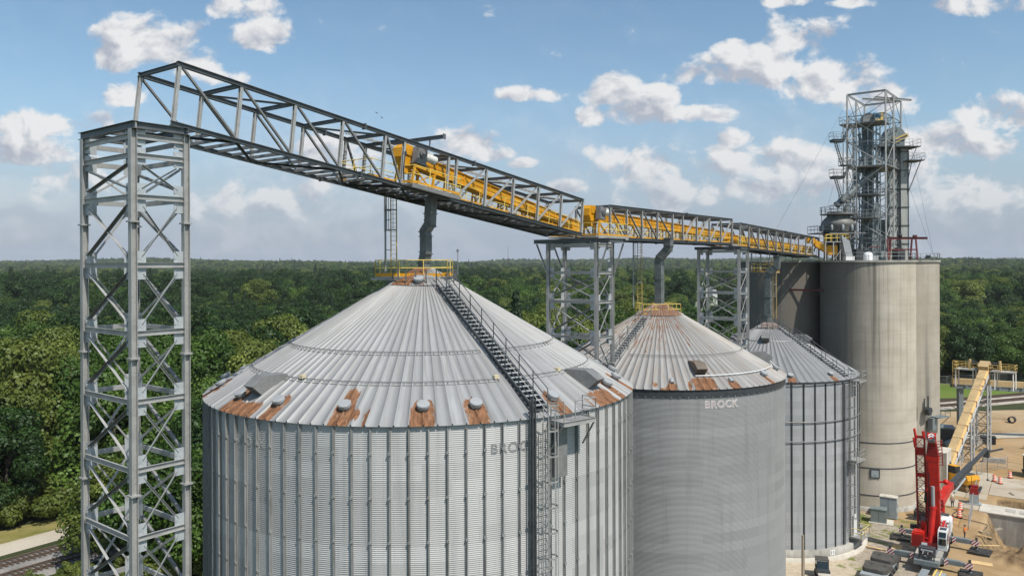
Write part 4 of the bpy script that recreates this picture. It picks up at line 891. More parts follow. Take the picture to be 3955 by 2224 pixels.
for lab, x, w_, h_, mt in (('dark motor housing low in the roof tower', 3312, 1.6, 1.5, 'dark'), ('grey machine box on the silo roof right of the white cowl', 3405, 1.5, 1.2, 'cgrey'), ('dark valve box on the silo roof under the maroon frame', 3470, 1.4, 1.7, 'dark')):
    p = gp(x, 990, 119.5); t = thing('roof_machine', lab, 'machine', (p.x, p.y, ZR), .3, 'machines on the silo roof'); m = MB(); m.box((0, 0, h_ / 2), (w_, 1.2, h_)); m.box((0, 0, h_ + .1), (w_ * .6, .7, .2)); m.tube((w_ * .3, 0, h_), (w_ * .3, 0, h_ + 1.1), .12, 8); m.build('casing', MT[mt], t)
# ---- domed surge bin
dc = gp(3236, 870, 121.0)
sb = thing('surge_bin', 'dark domed hopper on legs at the left edge of the silo roof', 'hopper', (dc.x, dc.y, ZR))
m = MB(); m.lathe([(2.1, 39.7), (2.45, 40.9), (2.5, 41.1), (2.2, 41.6), (1.6, 42.2), (1.6, 42.9), (.01, 43.1)], 36, (dc.x, dc.y, 0)); wb(m, 'dome', plain('dark_dome_steel', (.17, .165, .15), .6, .2, .4, 1, 6, dirt=((.07, .06, .05), .6)), sb)
m = MB(); m.lathe([(2.4, 39.8), (.9, 36.3), (.9, ZR)], 30, (dc.x, dc.y, 0)); wb(m, 'hopper_cone', 'dark', sb)
m = MB()
for i in range(10): a = i * 2 * PI / 10 + .2; m.sphere((dc.x + 2.5 * math.cos(a), dc.y + 2.5 * math.sin(a), 40.4), .42, 12, 8, (.5, .5, 1.2))
wb(m, 'inspection_port', 'tgrey', sb)
for i in range(6): a = i * PI / 3; m = MB(); m.beam((dc.x + 2.1 * math.cos(a), dc.y + 2.1 * math.sin(a), ZR), (dc.x + 2.1 * math.cos(a), dc.y + 2.1 * math.sin(a), 39.8), .2, .2, (1, 0, 0)); wb(m, 'leg', 'galv_d', sb)
platform(sb, [(dc.x - 3.4, dc.y - 3.0), (dc.x + 3.0, dc.y - 3.0), (dc.x + 3.0, dc.y - 2.3), (dc.x - 3.4, dc.y - 2.3)], 39.6, 'galv_d', False)
platform(sb, [(dc.x - 4.3, dc.y - 3.0), (dc.x - 2.5, dc.y - 3.0), (dc.x - 2.5, dc.y + 1), (dc.x - 4.3, dc.y + 1)], 39.6, 'dark', True, 'platform', 'dark')
m = MB(); m.lathe([(1.5, 42.45), (2.6, 42.45), (2.6, 42.57), (1.5, 42.57)], 28, (dc.x, dc.y, 0)); wb(m, 'crown_platform', 'galv_d', sb)
m = MB(); rail_run(m, [(dc.x + 2.55 * math.cos(i * .39), dc.y + 2.55 * math.sin(i * .39), 42.57) for i in range(17)], 1.07, 1.5, .03); m.tube((dc.x - 2.5, dc.y, 39.7), (dc.x - 2.5, dc.y, 43), .05, 6); wb(m, 'crown_rail', 'dark', sb)
# ---- yellow drive of the incoming conveyor, on a grey frame
yd = gp(3170, 930, 118.2)
t = thing('conveyor_drive', 'yellow conveyor drive on a grey stand where the gallery meets the silo roof', 'conveyor drive', (yd.x, yd.y, ZR))
m = MB(); m.box((yd.x - 1.6, yd.y, 38.4), (1.1, .9, .8)); m.prism([(yd.x - 1.0, 38.6), (yd.x + 1.4, 37.2), (yd.x + 1.4, 36.2), (yd.x - 1.0, 37.6)], -.45 - yd.y, .45 - yd.y, Matrix.Rotation(PI / 2, 3, 'X')); wb(m, 'drive_box', 'yellow', t)
m = MB(); m.box((yd.x + 1.6, yd.y, 37.0), (1.4, 1.0, 1.4)); wb(m, 'discharge_box', 'yellow', t)
m = MB()
for x in (.2, 1.4, 3.4):
    for y in (-1.2, 1.2): m.beam((yd.x + x, yd.y + y, ZR), (yd.x + x, yd.y + y, 38.2), .14, .14, (1, 0, 0))
m.box((yd.x + 1.9, yd.y, 38.2), (3.6, 2.6, .12)); m.tube((yd.x + 1.4, yd.y - 1.2, ZR), (yd.x + 3.4, yd.y - 1.2, 38.1), .05, 6); wb(m, 'stand', 'galv', t)
m = MB(); rail_run(m, [(yd.x + .3, yd.y - 1.25, 38.25), (yd.x + 3.6, yd.y - 1.25, 38.25), (yd.x + 3.6, yd.y + 1.25, 38.25), (yd.x + .3, yd.y + 1.25, 38.25)], 1.07, .9, .035); wb(m, 'stand_rail', 'yellow_r', t)
# ---- white ducts, penthouse, maroon hoist frame
p = gp(3268, 960, 117.2); t = thing('white_chute', 'tapered white chute standing on the silo roof beneath the tower', 'chute', (p.x, p.y, ZR)); m = MB(); m.prism([(p.x - .2, ZR), (p.x + .9, ZR), (p.x + .3, 38.3), (p.x - .9, 39.2)], -.5 - p.y, .5 - p.y, Matrix.Rotation(PI / 2, 3, 'X')); wb(m, 'chute_casing', 'vent', t); m = MB(); m.box((p.x + .35, p.y, ZR + .3), (1.3, 1.15, .6)); wb(m, 'chute_base', 'white', t)
p = gp(3352, 1000, 117); t = thing('roof_vent_box', 'small rounded white vent cowl behind the roof rail', 'vent', (p.x, p.y, ZR)); m = MB(); m.lathe([(.65, 0), (.65, .8), (.55, 1.05), (.3, 1.2), (.01, 1.25)], 16, (p.x, p.y, ZR)); wb(m, 'cowl', 'sign', t); m = MB(); m.box((p.x + 1.0, p.y, ZR + .35), (.8, .7, .7)); wb(m, 'vent_duct', 'vent', t)
p = gp(3397, 930, 127); t = thing('roof_house', 'light grey roof house behind the roof tower', 'building', (p.x, p.y, ZR)); m = MB(); m.box((p.x, p.y, ZR + 2.1), (3.0, 3, 4.2)); wb(m, 'wall', 'vent', t); m = MB(); m.box((p.x + .3, p.y - .2, ZR + 5.4), (2.3, 2.4, 2.2)); wb(m, 'upper_tank', 'cgrey', t); m = MB(); m.box((p.x, p.y, ZR + 4.26), (3.2, 3.2, .1)); wb(m, 'roof', 'dark', t)
p = gp(3480, 990, 117); t = thing('hoist_frame', 'maroon steel hoist frame at the front edge of the silo roof', 'hoist', (p.x, p.y, ZR)); x0, x1 = gp(3427, 920, 117).x, gp(3537, 920, 117).x
m = MB(); m.ibeam((x0, p.y, 38.7), (gp(3582, 920, 117).x, p.y, 38.7), .22, .36); m.box((x1 - .15, p.y, 39.0), (.5, .4, .35)); wb(m, 'hoist_beam', 'maroon', t)
for x in (x0, x0 + .5, x1 - .6, x1): m = MB(); m.beam((x, p.y - (.5 if x in (x0, x1) else -.5), ZR), (x, p.y, 38.5), .2, .2, (1, 0, 0)); wb(m, 'leg', 'maroon', t)
m = MB(); m.beam((x0, p.y - .3, 37.0), (x1, p.y - .3, 37.0), .14, .2); m.beam((x0 - 2.6, p.y, 37.4), (x0 - 1.2, p.y, 37.4), .14, .14); wb(m, 'tie_beam', 'maroon', t)
m = MB(); m.sphere((x0 + 1.9, p.y, 39.1), .3); m.tube((x0 + 1.9, p.y, 38.8), (x0 + 1.9, p.y, 36), .03, 5); wb(m, 'hoist_trolley', 'black', t)
p = gp(3584, 997, 123); t = thing('flood_lamp', 'black flood lamp on the right corner of the silo roof', 'lamp', (p.x, p.y, ZR)); m = MB(); m.box((p.x, p.y, ZR + .5), (.6, .3, .5), M=Matrix.Rotation(.4, 3, 'X')); wb(m, 'lamp_head', 'dark', t); m = MB(); m.tube((p.x, p.y, ZR), (p.x, p.y, ZR + .4), .05, 6); wb(m, 'lamp_post', 'galv', t)
for lab, a, b in (('long guy wire running down left from the roof tower', (3273, 392, 121), (3000, 880, 104)), ('guy wire from the tower top to the right roof corner', (3482, 395, 126), (3606, 990, 124)), ('short guy wire from the elevator to the right roof corner', (3500, 690, 124.5), (3603, 985, 124)), ('thin guy wire left of the stair tower', (3218, 720, 121), (3165, 905, 118))):
    A_, B_ = gp(*a), gp(*b); m = MB(); m.tube(A_, B_, .014, 5); tag(m.build('guy_wire', MT['dark']), lab, 'wire', 'guy wires of the roof tower')

# ---------------------------------------------------------------- tan loading conveyor on the right
ct, cbm = Vector((90.6, 150.5, 14.6)), Vector((69.8, 127.2, .6)); cd = (ct - cbm); ch = Vector((cd.x, cd.y, 0)).normalized(); cs = Vector((ch.y, -ch.x, 0))
tc = thing('inclined_conveyor', 'tan covered conveyor slanting up to a railed head platform at the right', 'conveyor', (cbm.x, cbm.y, 0))
m = MB(); m.beam(cbm, ct, 1.25, .95); wb(m, 'conveyor_cover', 'tan', tc)
m = MB(); m.beam(cbm + cs * .72 - Vector((0, 0, .05)), ct + cs * .72 - Vector((0, 0, .05)), .2, .7); m.beam(cbm + cs * .86 + Vector((0, 0, .1)), ct + cs * .86 + Vector((0, 0, .1)), .1, .2); wb(m, 'conveyor_side', 'tan_l', tc)
m = MB(); m.channel(cbm + cs * .8 - Vector((0, 0, .75)), ct + cs * .8 - Vector((0, 0, .75)), .14, .5); m.channel(cbm - cs * .6 - Vector((0, 0, .75)), ct - cs * .6 - Vector((0, 0, .75)), .14, .5); wb(m, 'support_girder', 'galv_b', tc)
for i in range(9):
    p = cbm.lerp(ct, .06 + i * .115); m = MB(); m.beam(p - cs * .68 + Vector((0, 0, .5)), p + cs * .95 + Vector((0, 0, .5)), .1, .08); m.beam(p + cs * .93 + Vector((0, 0, .45)), p + cs * .93 - Vector((0, 0, .5)), .08, .1); wb(m, 'cover_band', 'maroon', tc)
hp = ct + ch * .6
m = MB(); m.beam(ct - ch * 1.2 + Vector((0, 0, -.1)), ct + ch * 1.1 + Vector((0, 0, .75)), 1.7, 1.5); m.box(ct + ch * .8 + Vector((0, 0, .9)), (2.2, 2.2, .16), math.atan2(ch.y, ch.x)); m.beam(ct + ch * .4, ct + ch * .4 - Vector((0, 0, 3.4)), 1.3, 1.3); wb(m, 'head_box', 'tan', tc)
for s in (-1, 1):
    m = MB(); p = ct + ch * .5 + cs * s * 2.3 + Vector((0, 0, .9)); m.tube(p - cs * s * .9, p - cs * s * .1, .42, 14); m.tube(p - cs * s * 1.2, p - cs * s * .9, .3, 12); wb(m, 'motor', 'black', tc)
    m = MB(); m.beam(p + Vector((0, 0, .7)) + cs * s * .2, p - Vector((0, 0, 1.4)) + cs * s * .35, .3, .7, ch); wb(m, 'belt_guard', 'tan_l', tc)
zp = 14.3
for s in (-1, 1):
    c = ct + cs * s * 3.0 + ch * .8
    platform(tc, rect(c, cs, ch, 2.0, 1.5), zp, 'conc_w', False, 'head_platform')
    m = MB(); P = [Vector((*q, zp)) for q in rect(c, cs, ch, 2.0, 1.5)]; rail_run(m, P + [P[0]], 1.2, 1.4, .045); wb(m, 'platform_rail', 'ochre', tc)
    for a, b in ((1.8, -1.3), (1.8, 1.3), (-1.2, -1.3), (-1.2, 1.3)): m = MB(); q = c + cs * s * a + ch * b; m.beam((q.x, q.y, 10.9), (q.x, q.y, zp - .1), .16, .16, (1, 0, 0)); wb(m, 'platform_post', 'white', tc)
caged = ct - cs * 5.2 + ch * .4
m = MB()
for a in (-.35, .35): m.beam((caged.x + a, caged.y, 10.5), (caged.x + a, caged.y, 15.6), .1, .1, (1, 0, 0))
for i in range(6): m.lathe([(.5, 0), (.5, .1)], 10, (caged.x, caged.y - .4, 12.2 + i * .7))
wb(m, 'ladder_cage', 'ochre', tc)
def small_lattice(t, c, w, z1, name='lattice_leg', a=0, mat='galv_b'):
    M = Matrix.Rotation(a, 3, 'Z'); P = [Vector(c) + M @ Vector((x * w, y * w, 0)) for x, y in ((-1, -1), (1, -1), (1, 1), (-1, 1))]
    for p in P: m = MB(); m.beam((p.x, p.y, -.2), (p.x, p.y, z1), .22, .22, (1, 0, 0)); wb(m, name, mat, t)
    n = max(2, round(z1 / 2.6)); m = MB()
    for i in range(n):
        za, zb = z1 * i / n, z1 * (i + 1) / n
        for p, q in zip(P, P[1:] + P[:1]): m.beam((p.x, p.y, zb - .1), (q.x, q.y, zb - .1), .12, .14); m.tube((p.x, p.y, za), (q.x, q.y, zb), .05, 5); m.tube((q.x, q.y, za), (p.x, p.y, zb), .05, 5)
    wb(m, 'lattice_bracing', 'galv_d', t)
small_lattice(tc, (87.6, 146.2, 0), 1.1, 12.2, 'lattice_leg', .8); small_lattice(tc, (80.4, 138.8, 0), .9, 7.0, 'lattice_leg', .8)
m = MB(); rail_run(m, [cbm + cs * 1.5 + ch * 1 - Vector((0, 0, .6)), cbm + cs * 1.5 + ch * 7 + Vector((0, 0, 1.0))], 1.1, 1.6, .05); wb(m, 'stair_rail', 'galv', tc)
hc = thing('horizontal_conveyor', 'tan horizontal conveyor on a grey truss leaving the head platform to the right', 'conveyor', (91, 157, 0))
a, b = Vector((88.6, 158.0, 11.2)), Vector((112, 152.4, 10.4))
m = MB(); m.beam(a, b, 1.1, 1.1); wb(m, 'conveyor_cover', 'tan', hc)
m = MB(); m.ibeam(a - Vector((0, .7, .95)), b - Vector((0, .7, .95)), .3, .8); m.ibeam(a - Vector((0, -.7, .95)), b - Vector((0, -.7, .95)), .3, .8)
for i in range(12): p = a.lerp(b, i / 12); m.box(p - Vector((0, 1.0, .75)), (.3, .5, .16))
wb(m, 'truss_girder', 'cgrey', hc)
for q in (.06, .98): p = a.lerp(b, q); m = MB(); m.beam((p.x, p.y, 0), (p.x, p.y, 10.2), .9, .9, (1, 0, 0)); wb(m, 'column', 'cgrey', hc)

# ---------------------------------------------------------------- crane
CR = math.atan2(.822, .57)
cr = thing('mobile_crane', 'big red mobile crane with raised boom on a white and grey carrier, outriggers spread', 'crane', (47.9, 90.3, 0), CR)
def B(name, mat, fn, par=None):
    m = MB(); fn(m); return m.build(name, MT[mat], par or cr)
def carrier(m): m.box((4.6, 0, 1.25), (14.2, 2.5, .5)); m.box((4.6, 0, .85), (13.6, 1.0, .5))
B('chassis', 'cgrey', carrier)
def deck(m): m.box((5.0, .95, 1.58), (11.6, .8, .16)); m.box((5.0, -.95, 1.58), (11.6, .8, .16)); m.box((-1.0, 0, 1.56), (1.8, 2.6, .14))
B('deck', 'conc_w', deck)
B('outrigger_box', 'cgrey', lambda m: (m.box((0, 0, 1.2), (.9, 2.75, .8)), m.box((8.7, 0, 1.2), (.9, 2.75, .8)), m.box((.9, 0, 1.66), (1.6, 1.6, .1))))
for x in (0, 8.7):
    for s in (-1, 1):
        o = B('outrigger_beam', 'cgrey', lambda m: (m.box((x, s * 2.85, 1.1), (.42, 3.0, .46)), m.box((x + .1, s * 2.4, 1.1), (.5, 1.6, .54))))
        B('hazard_panel', 'hazard', lambda m: (m.box((x - .235, s * 4.0, 1.1), (.03, .76, .62)), m.box((x, s * 4.37, 1.1), (.46, .03, .62))), o); B('hazard_panel', 'hazard', lambda m: m.box((x - .27, s * 1.75, 1.1), (.03, .4, .7)), o)
        B('jack', 'dark', lambda m: (m.tube((x, s * 4.1, 0.25), (x, s * 4.1, 1.75), .13, 10), m.lathe([(.32, .3), (.32, .36), (.15, .5)], 14, (x, s * 4.1, 0))), o)
wm = MB(); wm.lathe([(.3, -.19), (.52, -.22), (.66, -.16), (.68, 0), (.66, .16), (.52, .22), (.3, .19)], 26, M=Matrix.Rotation(PI / 2, 3, 'X')); wt = wm.mesh('tyre'); wt.materials.append(MT['black'])
wm = MB(); wm.lathe([(.01, -.1), (.12, -.16), (.2, -.06), (.34, -.15), (.34, .15), (.2, .06), (.01, .1)], 20, M=Matrix.Rotation(PI / 2, 3, 'X')); wr = wm.mesh('rim'); wr.materials.append(MT['tgrey'])
def wheel(t, loc, sc_=1.):
    o = link(wt, 'wheel', None, t); o.location = loc; o.scale = (sc_,) * 3; r = link(wr, 'rim', None, o); return o
for x in (1.55, 3.1, 5.2, 6.8, 10.4):
    for s in (-1, 1): wheel(cr, (x, s * 1.22, .68))
def whitebody(m):
    m.box((9.9, 0, 2.25), (4.0, 2.6, 1.2)); m.box((10.2, -.1, 2.95), (3.0, 2.2, .2))
B('rear_body', 'white', whitebody); B('rear_grille', 'dark', lambda m: (m.box((9.2, -.6, 2.89), (1.6, 1.1, .12)), m.box((11.6, 0, 2.95), (.8, 1.8, .5))))
B('turntable', 'red_d', lambda m: (m.tube((3.1, 0, 1.6), (3.1, 0, 1.95), 1.05, 24), m.box((3.4, 0, 2.1), (3.4, 1.5, .5)), m.box((4.4, .72, 2.8), (1.8, .16, 1.4)), m.box((4.4, -.72, 2.8), (1.8, .16, 1.4))))
cabp = [(1.55, 1.72), (3.35, 1.72), (3.35, 3.95), (1.9, 3.95), (1.5, 3.2)]
MX = Matrix.Rotation(PI / 2, 3, 'X')
cab = B('cab', 'white', lambda m: m.prism(cabp, .72, 1.68, MX))
B('windscreen', 'glass', lambda m: (m.prism([(1.46, 2.35), (1.5, 2.35), (1.55, 3.2), (1.51, 3.2)], .82, 1.58, MX), m.prism([(1.48, 3.26), (1.54, 3.26), (1.9, 3.82), (1.86, 3.86)], .82, 1.58, MX)), cab)
B('side_window', 'glass', lambda m: (m.box((2.3, -1.69, 2.95), (1.1, .03, 1.2)), m.box((2.6, -1.2, 3.96), (1.0, .7, .03))), cab)
B('cab_door_panel', 'red', lambda m: m.box((3.7, -1.4, 2.7), (.9, .5, 1.3)))
def engine(m):
    m.box((2.2, 1.35, 2.5), (1.5, 1.3, 1.5)); m.box((2.3, 1.3, 3.3), (1.2, 1.1, .2)); m.box((3.7, 1.15, 2.6), (1.4, .8, 1.2)); m.box((3.9, .95, 3.6), (.9, .6, 1.1))
eng = B('engine_cover', 'red', engine)
B('engine_louvre', 'red_d', lambda m: [m.box((1.44, 1.35, 2.0 + i * .17), (.03, 1.05, .06)) for i in range(7)], eng)
B('fuel_tank', 'tgrey', lambda m: m.tube((1.35, .35, 2.05), (1.35, .9, 2.05), .32, 16))
B('winch', 'tgrey', lambda m: (m.tube((4.6, .5, 4.0), (4.6, 1.3, 4.0), .4, 18), m.tube((4.6, .45, 4.0), (4.6, .52, 4.0), .5, 18), m.tube((4.6, 1.28, 4.0), (4.6, 1.35, 4.0), .5, 18)))
B('side_frame', 'red', lambda m: (m.beam((3.9, -.95, 2.6), (6.4, -.95, 3.6), .3, .7), m.tube((6.0, -1.2, 3.3), (6.0, -.7, 3.3), .4, 16), m.tube((5.0, -1.2, 2.9), (5.0, -.7, 2.9), .3, 16)))
B('guard_rail', 'tgrey', lambda m: (m.pipe([(4.4, -1.5, 2.2), (4.4, -1.5, 3.6), (6.6, -1.5, 3.9), (6.6, -1.5, 2.4)], .04, 6), m.pipe([(4.4, -1.1, 2.2), (4.4, -1.1, 3.6), (6.6, -1.1, 3.9)], .04, 6)))
# boom: local frame along its axis
ba = Vector((-.06, .015, 1)).normalized(); bb = Vector((4.4, -.15, 2.6)); side = Vector((0, 1, 0)); side = (side - ba * side.dot(ba)).normalized(); fw = side.cross(ba)
BM = Matrix((side, fw, ba)).transposed()      # local x=side(left), y=rearward(+x), z=along boom
def bl(x, y, z): return bb + BM @ Vector((x, y, z * .87))
def octo(w, d): return [(-w / 2, -d / 2), (w / 2, -d / 2), (w / 2, d * .1), (w * .32, d / 2), (-w * .32, d / 2), (-w / 2, d * .1)]
def secbox(m, w, d, z0, z1):
    m.v0 = len(m.v); P = octo(w, d); n = 6; vs = [bl(x, y, z0) for x, y in P] + [bl(x, y, z1) for x, y in P]
    m.add(vs, [list(range(n))[::-1], list(range(n, 2 * n))] + [[i, (i + 1) % n, n + (i + 1) % n, n + i] for i in range(n)])
bm_ = B('boom', 'red', lambda m: (secbox(m, 1.3, 1.55, -.4, 11.0), secbox(m, 1.4, 1.65, 6.2, 6.6), secbox(m, 1.38, 1.63, 10.5, 11.0), secbox(m, 1.46, 1.1, 5.2, 6.4)))
B('boom_section', 'red_d', lambda m: [secbox(m, 1.22 - i * .07, 1.44 - i * .08, 11.0 + i * .32, 11.32 + i * .32) or secbox(m, 1.3 - i * .07, 1.52 - i * .08, 11.2 + i * .32, 11.3 + i * .32) for i in range(5)], bm_)
def bhead(m):
    secbox(m, .9, 1.0, 12.6, 13.0)
    for s in (-.38, .38): m.beam(bl(s, -.3, 12.8), bl(s, -.75, 14.1), .08, .75, fw)
    m.beam(bl(0, -.95, 13.55), bl(0, -.55, 14.25), .95, .06, ba)
hd = B('boom_head', 'red', bhead, bm_)
B('sheaves', 'tgrey', lambda m: [m.tube(bl(q, -.62, 13.35), bl(q + .07, -.62, 13.35), .4, 18) for q in (-.36, -.22, -.08, .08, .22)], bm_)
pa, pb = bl(0, -.99, 13.55), bl(0, -.59, 14.25); up_ = (pb - pa).normalized(); nn = side.cross(up_).normalized() * -1
if nn.x > 0: nn = -nn
def chev(m):
    for k2 in (0, .26):
        for s in (-1, 1):
            a_ = pa + up_ * (.12 + k2) + side * s * .34 + nn * .045; b_ = pa + up_ * (.36 + k2) + nn * .045; m.beam(a_, b_, .02, .13, up_)
B('chevron_marking', 'sign', chev, bm_)
B('boom_seams', 'red_d', lambda m: [secbox(m, 1.315, 1.565, z, z + .05) for z in (1.2, 3.1, 8.0, 9.3)], bm_)
B('boom_hoses', 'black', lambda m: (m.pipe([bl(.5, -.8, .2), bl(.52, -.82, 5.0), bl(.45, -.78, 10.8)], .035, 6), m.pipe([bl(.4, -.8, .2), bl(.42, -.83, 4.0), bl(.36, -.8, 8.8)], .03, 6)), bm_)
B('hoist_rope', 'dark', lambda m: [m.tube(bl(q, .85, .3), bl(q * .6, .1, 13.7), .025, 5) for q in (-.2, .2)], bm_)
B('boom_step_plates', 'tgrey', lambda m: [m.box(bl(-.68, -.3, 1.0 + i * .6), (.06, .3, .06)) for i in range(9)], bm_)
B('hydraulic_hose_reel', 'black', lambda m: (m.tube(bl(.95, -.4, 5.0), bl(.7, -.4, 5.0), .55, 18), m.tube(bl(.8, -.5, 4.5), bl(.8, -.5, 6.0), .14, 8)), bm_)
B('boom_lamp', 'red', lambda m: (m.tube(bl(-.65, 0, 7.4), bl(-1.25, 0, 7.5), .12, 8), m.sphere(bl(-1.3, 0, 7.5), .33, 12, 8)), bm_)
def hooks(m):
    for i in range(9): z = 9.8 + i * .42; m.tube(bl(-.6, -.2 - .04 * i, z), bl(-1.05, -.15, z + .12), .045, 6)
    m.tube(bl(-1.05, -.15, 9.7), bl(-.95, -.15, 13.2), .05, 6)
B('cable_guides', 'red_d', hooks, bm_)
l0, l1 = Vector((1.9, -.25, 2.0)), bl(.0, -1.05, 4.3); rod = bl(.0, -.9, 7.0)
B('lift_cylinder', 'red', lambda m: (m.tube((2.0, .1, 2.0), l1, .32, 18), m.tube(l1 - (l1 - Vector((2.0, .1, 2.0))).normalized() * .3, l1, .38, 18)))
B('lift_rod', 'vent', lambda m: m.tube(l1, rod, .2, 16))
# folded lattice jib along the left side of the boom
def jib(m):
    w, d = .95, .85; n = 10; z0, z1 = .9, 13.4
    def q(x, y, z): return bl(1.32 + x * w / 2 + .3 * (1 - (z - z0) / (z1 - z0)) * 0, y * d / 2 - .1, z)
    C4 = ((-1, -1), (1, -1), (1, 1), (-1, 1))
    for x, y in C4: m.tube(q(x, y, z0), q(x, y, z1), .06, 7)
    for i in range(n + 1):
        z = z0 + (z1 - z0) * i / n
        for a_, b_ in zip(C4, C4[1:] + C4[:1]):
            m.tube(q(*a_, z), q(*b_, z), .035, 5)
            if i < n: m.tube(q(*a_, z), q(*b_, z + (z1 - z0) / n), .035, 5)
B('folded_jib', 'red_d', jib)
B('jib_head', 'red', lambda m: (m.box(bl(1.28, -.1, 11.4), (.16, 1.0, .9)), m.box(bl(1.28, -.35, 8.2), (.12, .98, .5)), m.beam(bl(.85, -.2, 13.3), bl(.95, -.3, 14.3), .14, .3), m.beam(bl(1.75, -.2, 13.3), bl(1.85, -.5, 14.6), .16, .3), m.beam(bl(.85, -.1, 13.4), bl(1.8, -.1, 13.4), .2, .3), m.beam(bl(1.85, -.4, 12.0), bl(1.95, -.7, 13.4), .12, .2)))
B('counterweight', 'black', lambda m: (m.box((6.4, 0.9, 2.6), (1.4, 2.2, 1.2)), m.box((7.2, 1.6, 2.3), (.6, 2.6, .5))))
B('front_rack', 'dark', lambda m: ([m.box((-1.55 + dx, dy, 1.75), (.12, .12, 2.1)) for dx in (-.5, .5) for dy in (-.75, .75)], [m.box((-1.55, 0, z), (1.1, 1.6, .12)) for z in (.85, 1.4, 2.1, 2.78)], m.box((-2.07, 0, 1.75), (.06, .5, 1.6))))
B('rack_mark', 'sign', lambda m: (m.box((-2.12, .38, 2.3), (.02, .05, .3)), m.box((-2.12, .3, 2.44), (.02, .18, .05)), m.box((-2.12, .32, 2.3), (.02, .12, .05)), m.box((-2.12, -.15, 2.3), (.02, .05, .3)), m.box((-2.12, .1, 2.0), (.02, .2, .05))))
for i, (x, y, a, lab) in enumerate(((8.7, 4.2, .1, 'black outrigger mat behind the crane on the left, toward the smallest bin'), (8.6, -4.5, -.1, 'black outrigger mat right of the crane near the excavation'), (0, -4.2, .05, 'black outrigger mat at the lower edge under the front right jack'), (0.0, 4.2, 0, 'black outrigger mat under the front left outrigger beside the counterweight slabs'))):
    p = Matrix.Rotation(CR, 3, 'Z') @ Vector((x, y, 0)) + Vector((47.9, 90.3, 0))
    o = B('outrigger_mat', 'mat', lambda m: (m.box((0, 0, .14), (2.3, 2.3, .22)), [m.box((-.9 + q * .6, 0, .26), (.5, 2.2, .03)) for q in range(4)]), None); o.parent = None; o.location = p; o.rotation_euler = (0, 0, CR + a); tag(o, lab, 'mat', 'outrigger mats')
for i, (x, y, a, lab) in enumerate(((50.4, 95.8, .6, 'plywood sheet by the rear left mat'), (54.5, 91.4, -.5, 'plywood sheet beside the crane on the right'), (47.2, 96.4, 1.0, 'plywood sheet on the orange clay left of the crane'))):
    m = MB(); m.box((0, 0, 0), (2.4, 1.1, .04)); o = m.build('plywood_sheet', MT['ply']); o.location = (x, y, .08); o.rotation_euler = (0, .0, a); tag(o, lab, 'board', 'plywood sheets around the crane')
sheet_ = []
# flatbed trailer with counterweight slabs
TRm = math.atan2(.79, .61)
tr = thing('flatbed_trailer', 'flatbed trailer in the lower right corner carrying dark slabs', 'trailer', (40.6, 87.3, 0), TRm)
B('bed', 'tgrey', lambda m: (m.box((1.2, 0, 1.0), (7.6, 2.4, .22)), m.box((1.2, -1.22, 1.0), (7.6, .06, .3)), m.box((1.2, 1.22, 1.0), (7.6, .06, .3))), tr)
for x in (1.2, 2.5, 3.8):
    for s in (-1, 1): wheel(tr, (x, s * 1.12, .5), .74)
for j, x in enumerate((-.4, 3.1)):
    ct_ = thing('counterweight_slab', ('dusty rounded counterweight slab with two holes nearest the lower edge on the trailer', 'dusty rounded counterweight slab with two holes, farther one on the trailer')[j], 'slab', tr.location + Matrix.Rotation(TRm, 3, 'Z') @ Vector((x, 0, 1.12)), TRm, 'crane counterweight slabs')
    pr = [(-1.35, -.9), (-1.05, -1.25), (1.1, -1.45), (1.35, -1.2), (1.35, 1.2), (1.1, 1.45), (-1.05, 1.25), (-1.35, .9)]
    B('slab_body', 'slab', lambda m: (m.prism(pr, 0, .34), m.prism([(a * .96, b * .96) for a, b in pr], .34, .4)), ct_)
    B('lifting_hole', 'black', lambda m: [m.tube((.35, y, .38), (.35, y, .407), .2, 18) for y in (-.75, .6)], ct_)
fl = thing('ramp_trailer', 'grey trailer tail with yellow edge rail at the lower edge in front of the crane', 'trailer', (45.9, 85.9, 0), TRm)
B('ramp_deck', 'tgrey', lambda m: (m.box((0, .9, .75), (3.4, .8, .1)), m.box((0, -.7, .75), (3.4, .9, .1)), [m.box((-1.5 + i * .4, .9, .82), (.06, .8, .05)) for i in range(8)]), fl)
B('edge_rail', 'yellow_r', lambda m: (m.beam((-1.7, -.2, 1.0), (1.7, -.2, 1.0), .1, .1), m.beam((-1.7, -.7, 1.0), (1.7, -.7, 1.0), .1, .1)), fl)
for s in (-1, 1): wheel(fl, (.4, s * 1.25, .4), .6)

# ---------------------------------------------------------------- other things on the site
lc = thing('loader_crane', 'truck loader crane with red base and long black boom reaching right, behind the red crane', 'crane', (57.2, 104.6, 0), math.atan2(17.8, 17))
B('pedestal', 'red', lambda m: (m.box((0, 0, .9), (2.6, 2.2, .6)), m.tube((0, 0, 1.0), (0, 0, 3.4), .4, 14), m.beam((-.6, 0, 3.2), (2.6, 0, 4.3), .8, 1.0)), lc)
B('base_boom', 'red', lambda m: m.beam((1.6, 0, 3.95), (4.4, 0, 4.55), .7, .9), lc)
B('black_boom', 'dark', lambda m: (m.beam((4.2, 0, 4.5), (14.5, 0, 5.35), .55, .75), m.beam((14, 0, 5.3), (23.6, 0, 6.1), .38, .5), m.tube((5, -.32, 4.3), (13.8, -.36, 5.0), .1, 8), m.box((23.7, 0, 5.4), (.9, .8, 1.1))), lc)
B('boom_cylinder', 'tgrey', lambda m: (m.tube((3.8, -.55, 3.7), (9.5, -.5, 4.5), .13, 10),), lc)
B('fly_jib', 'dark', lambda m: m.beam((23.8, 0, 5.6), (26.6, -1.6, 5.9), .2, .24), lc)
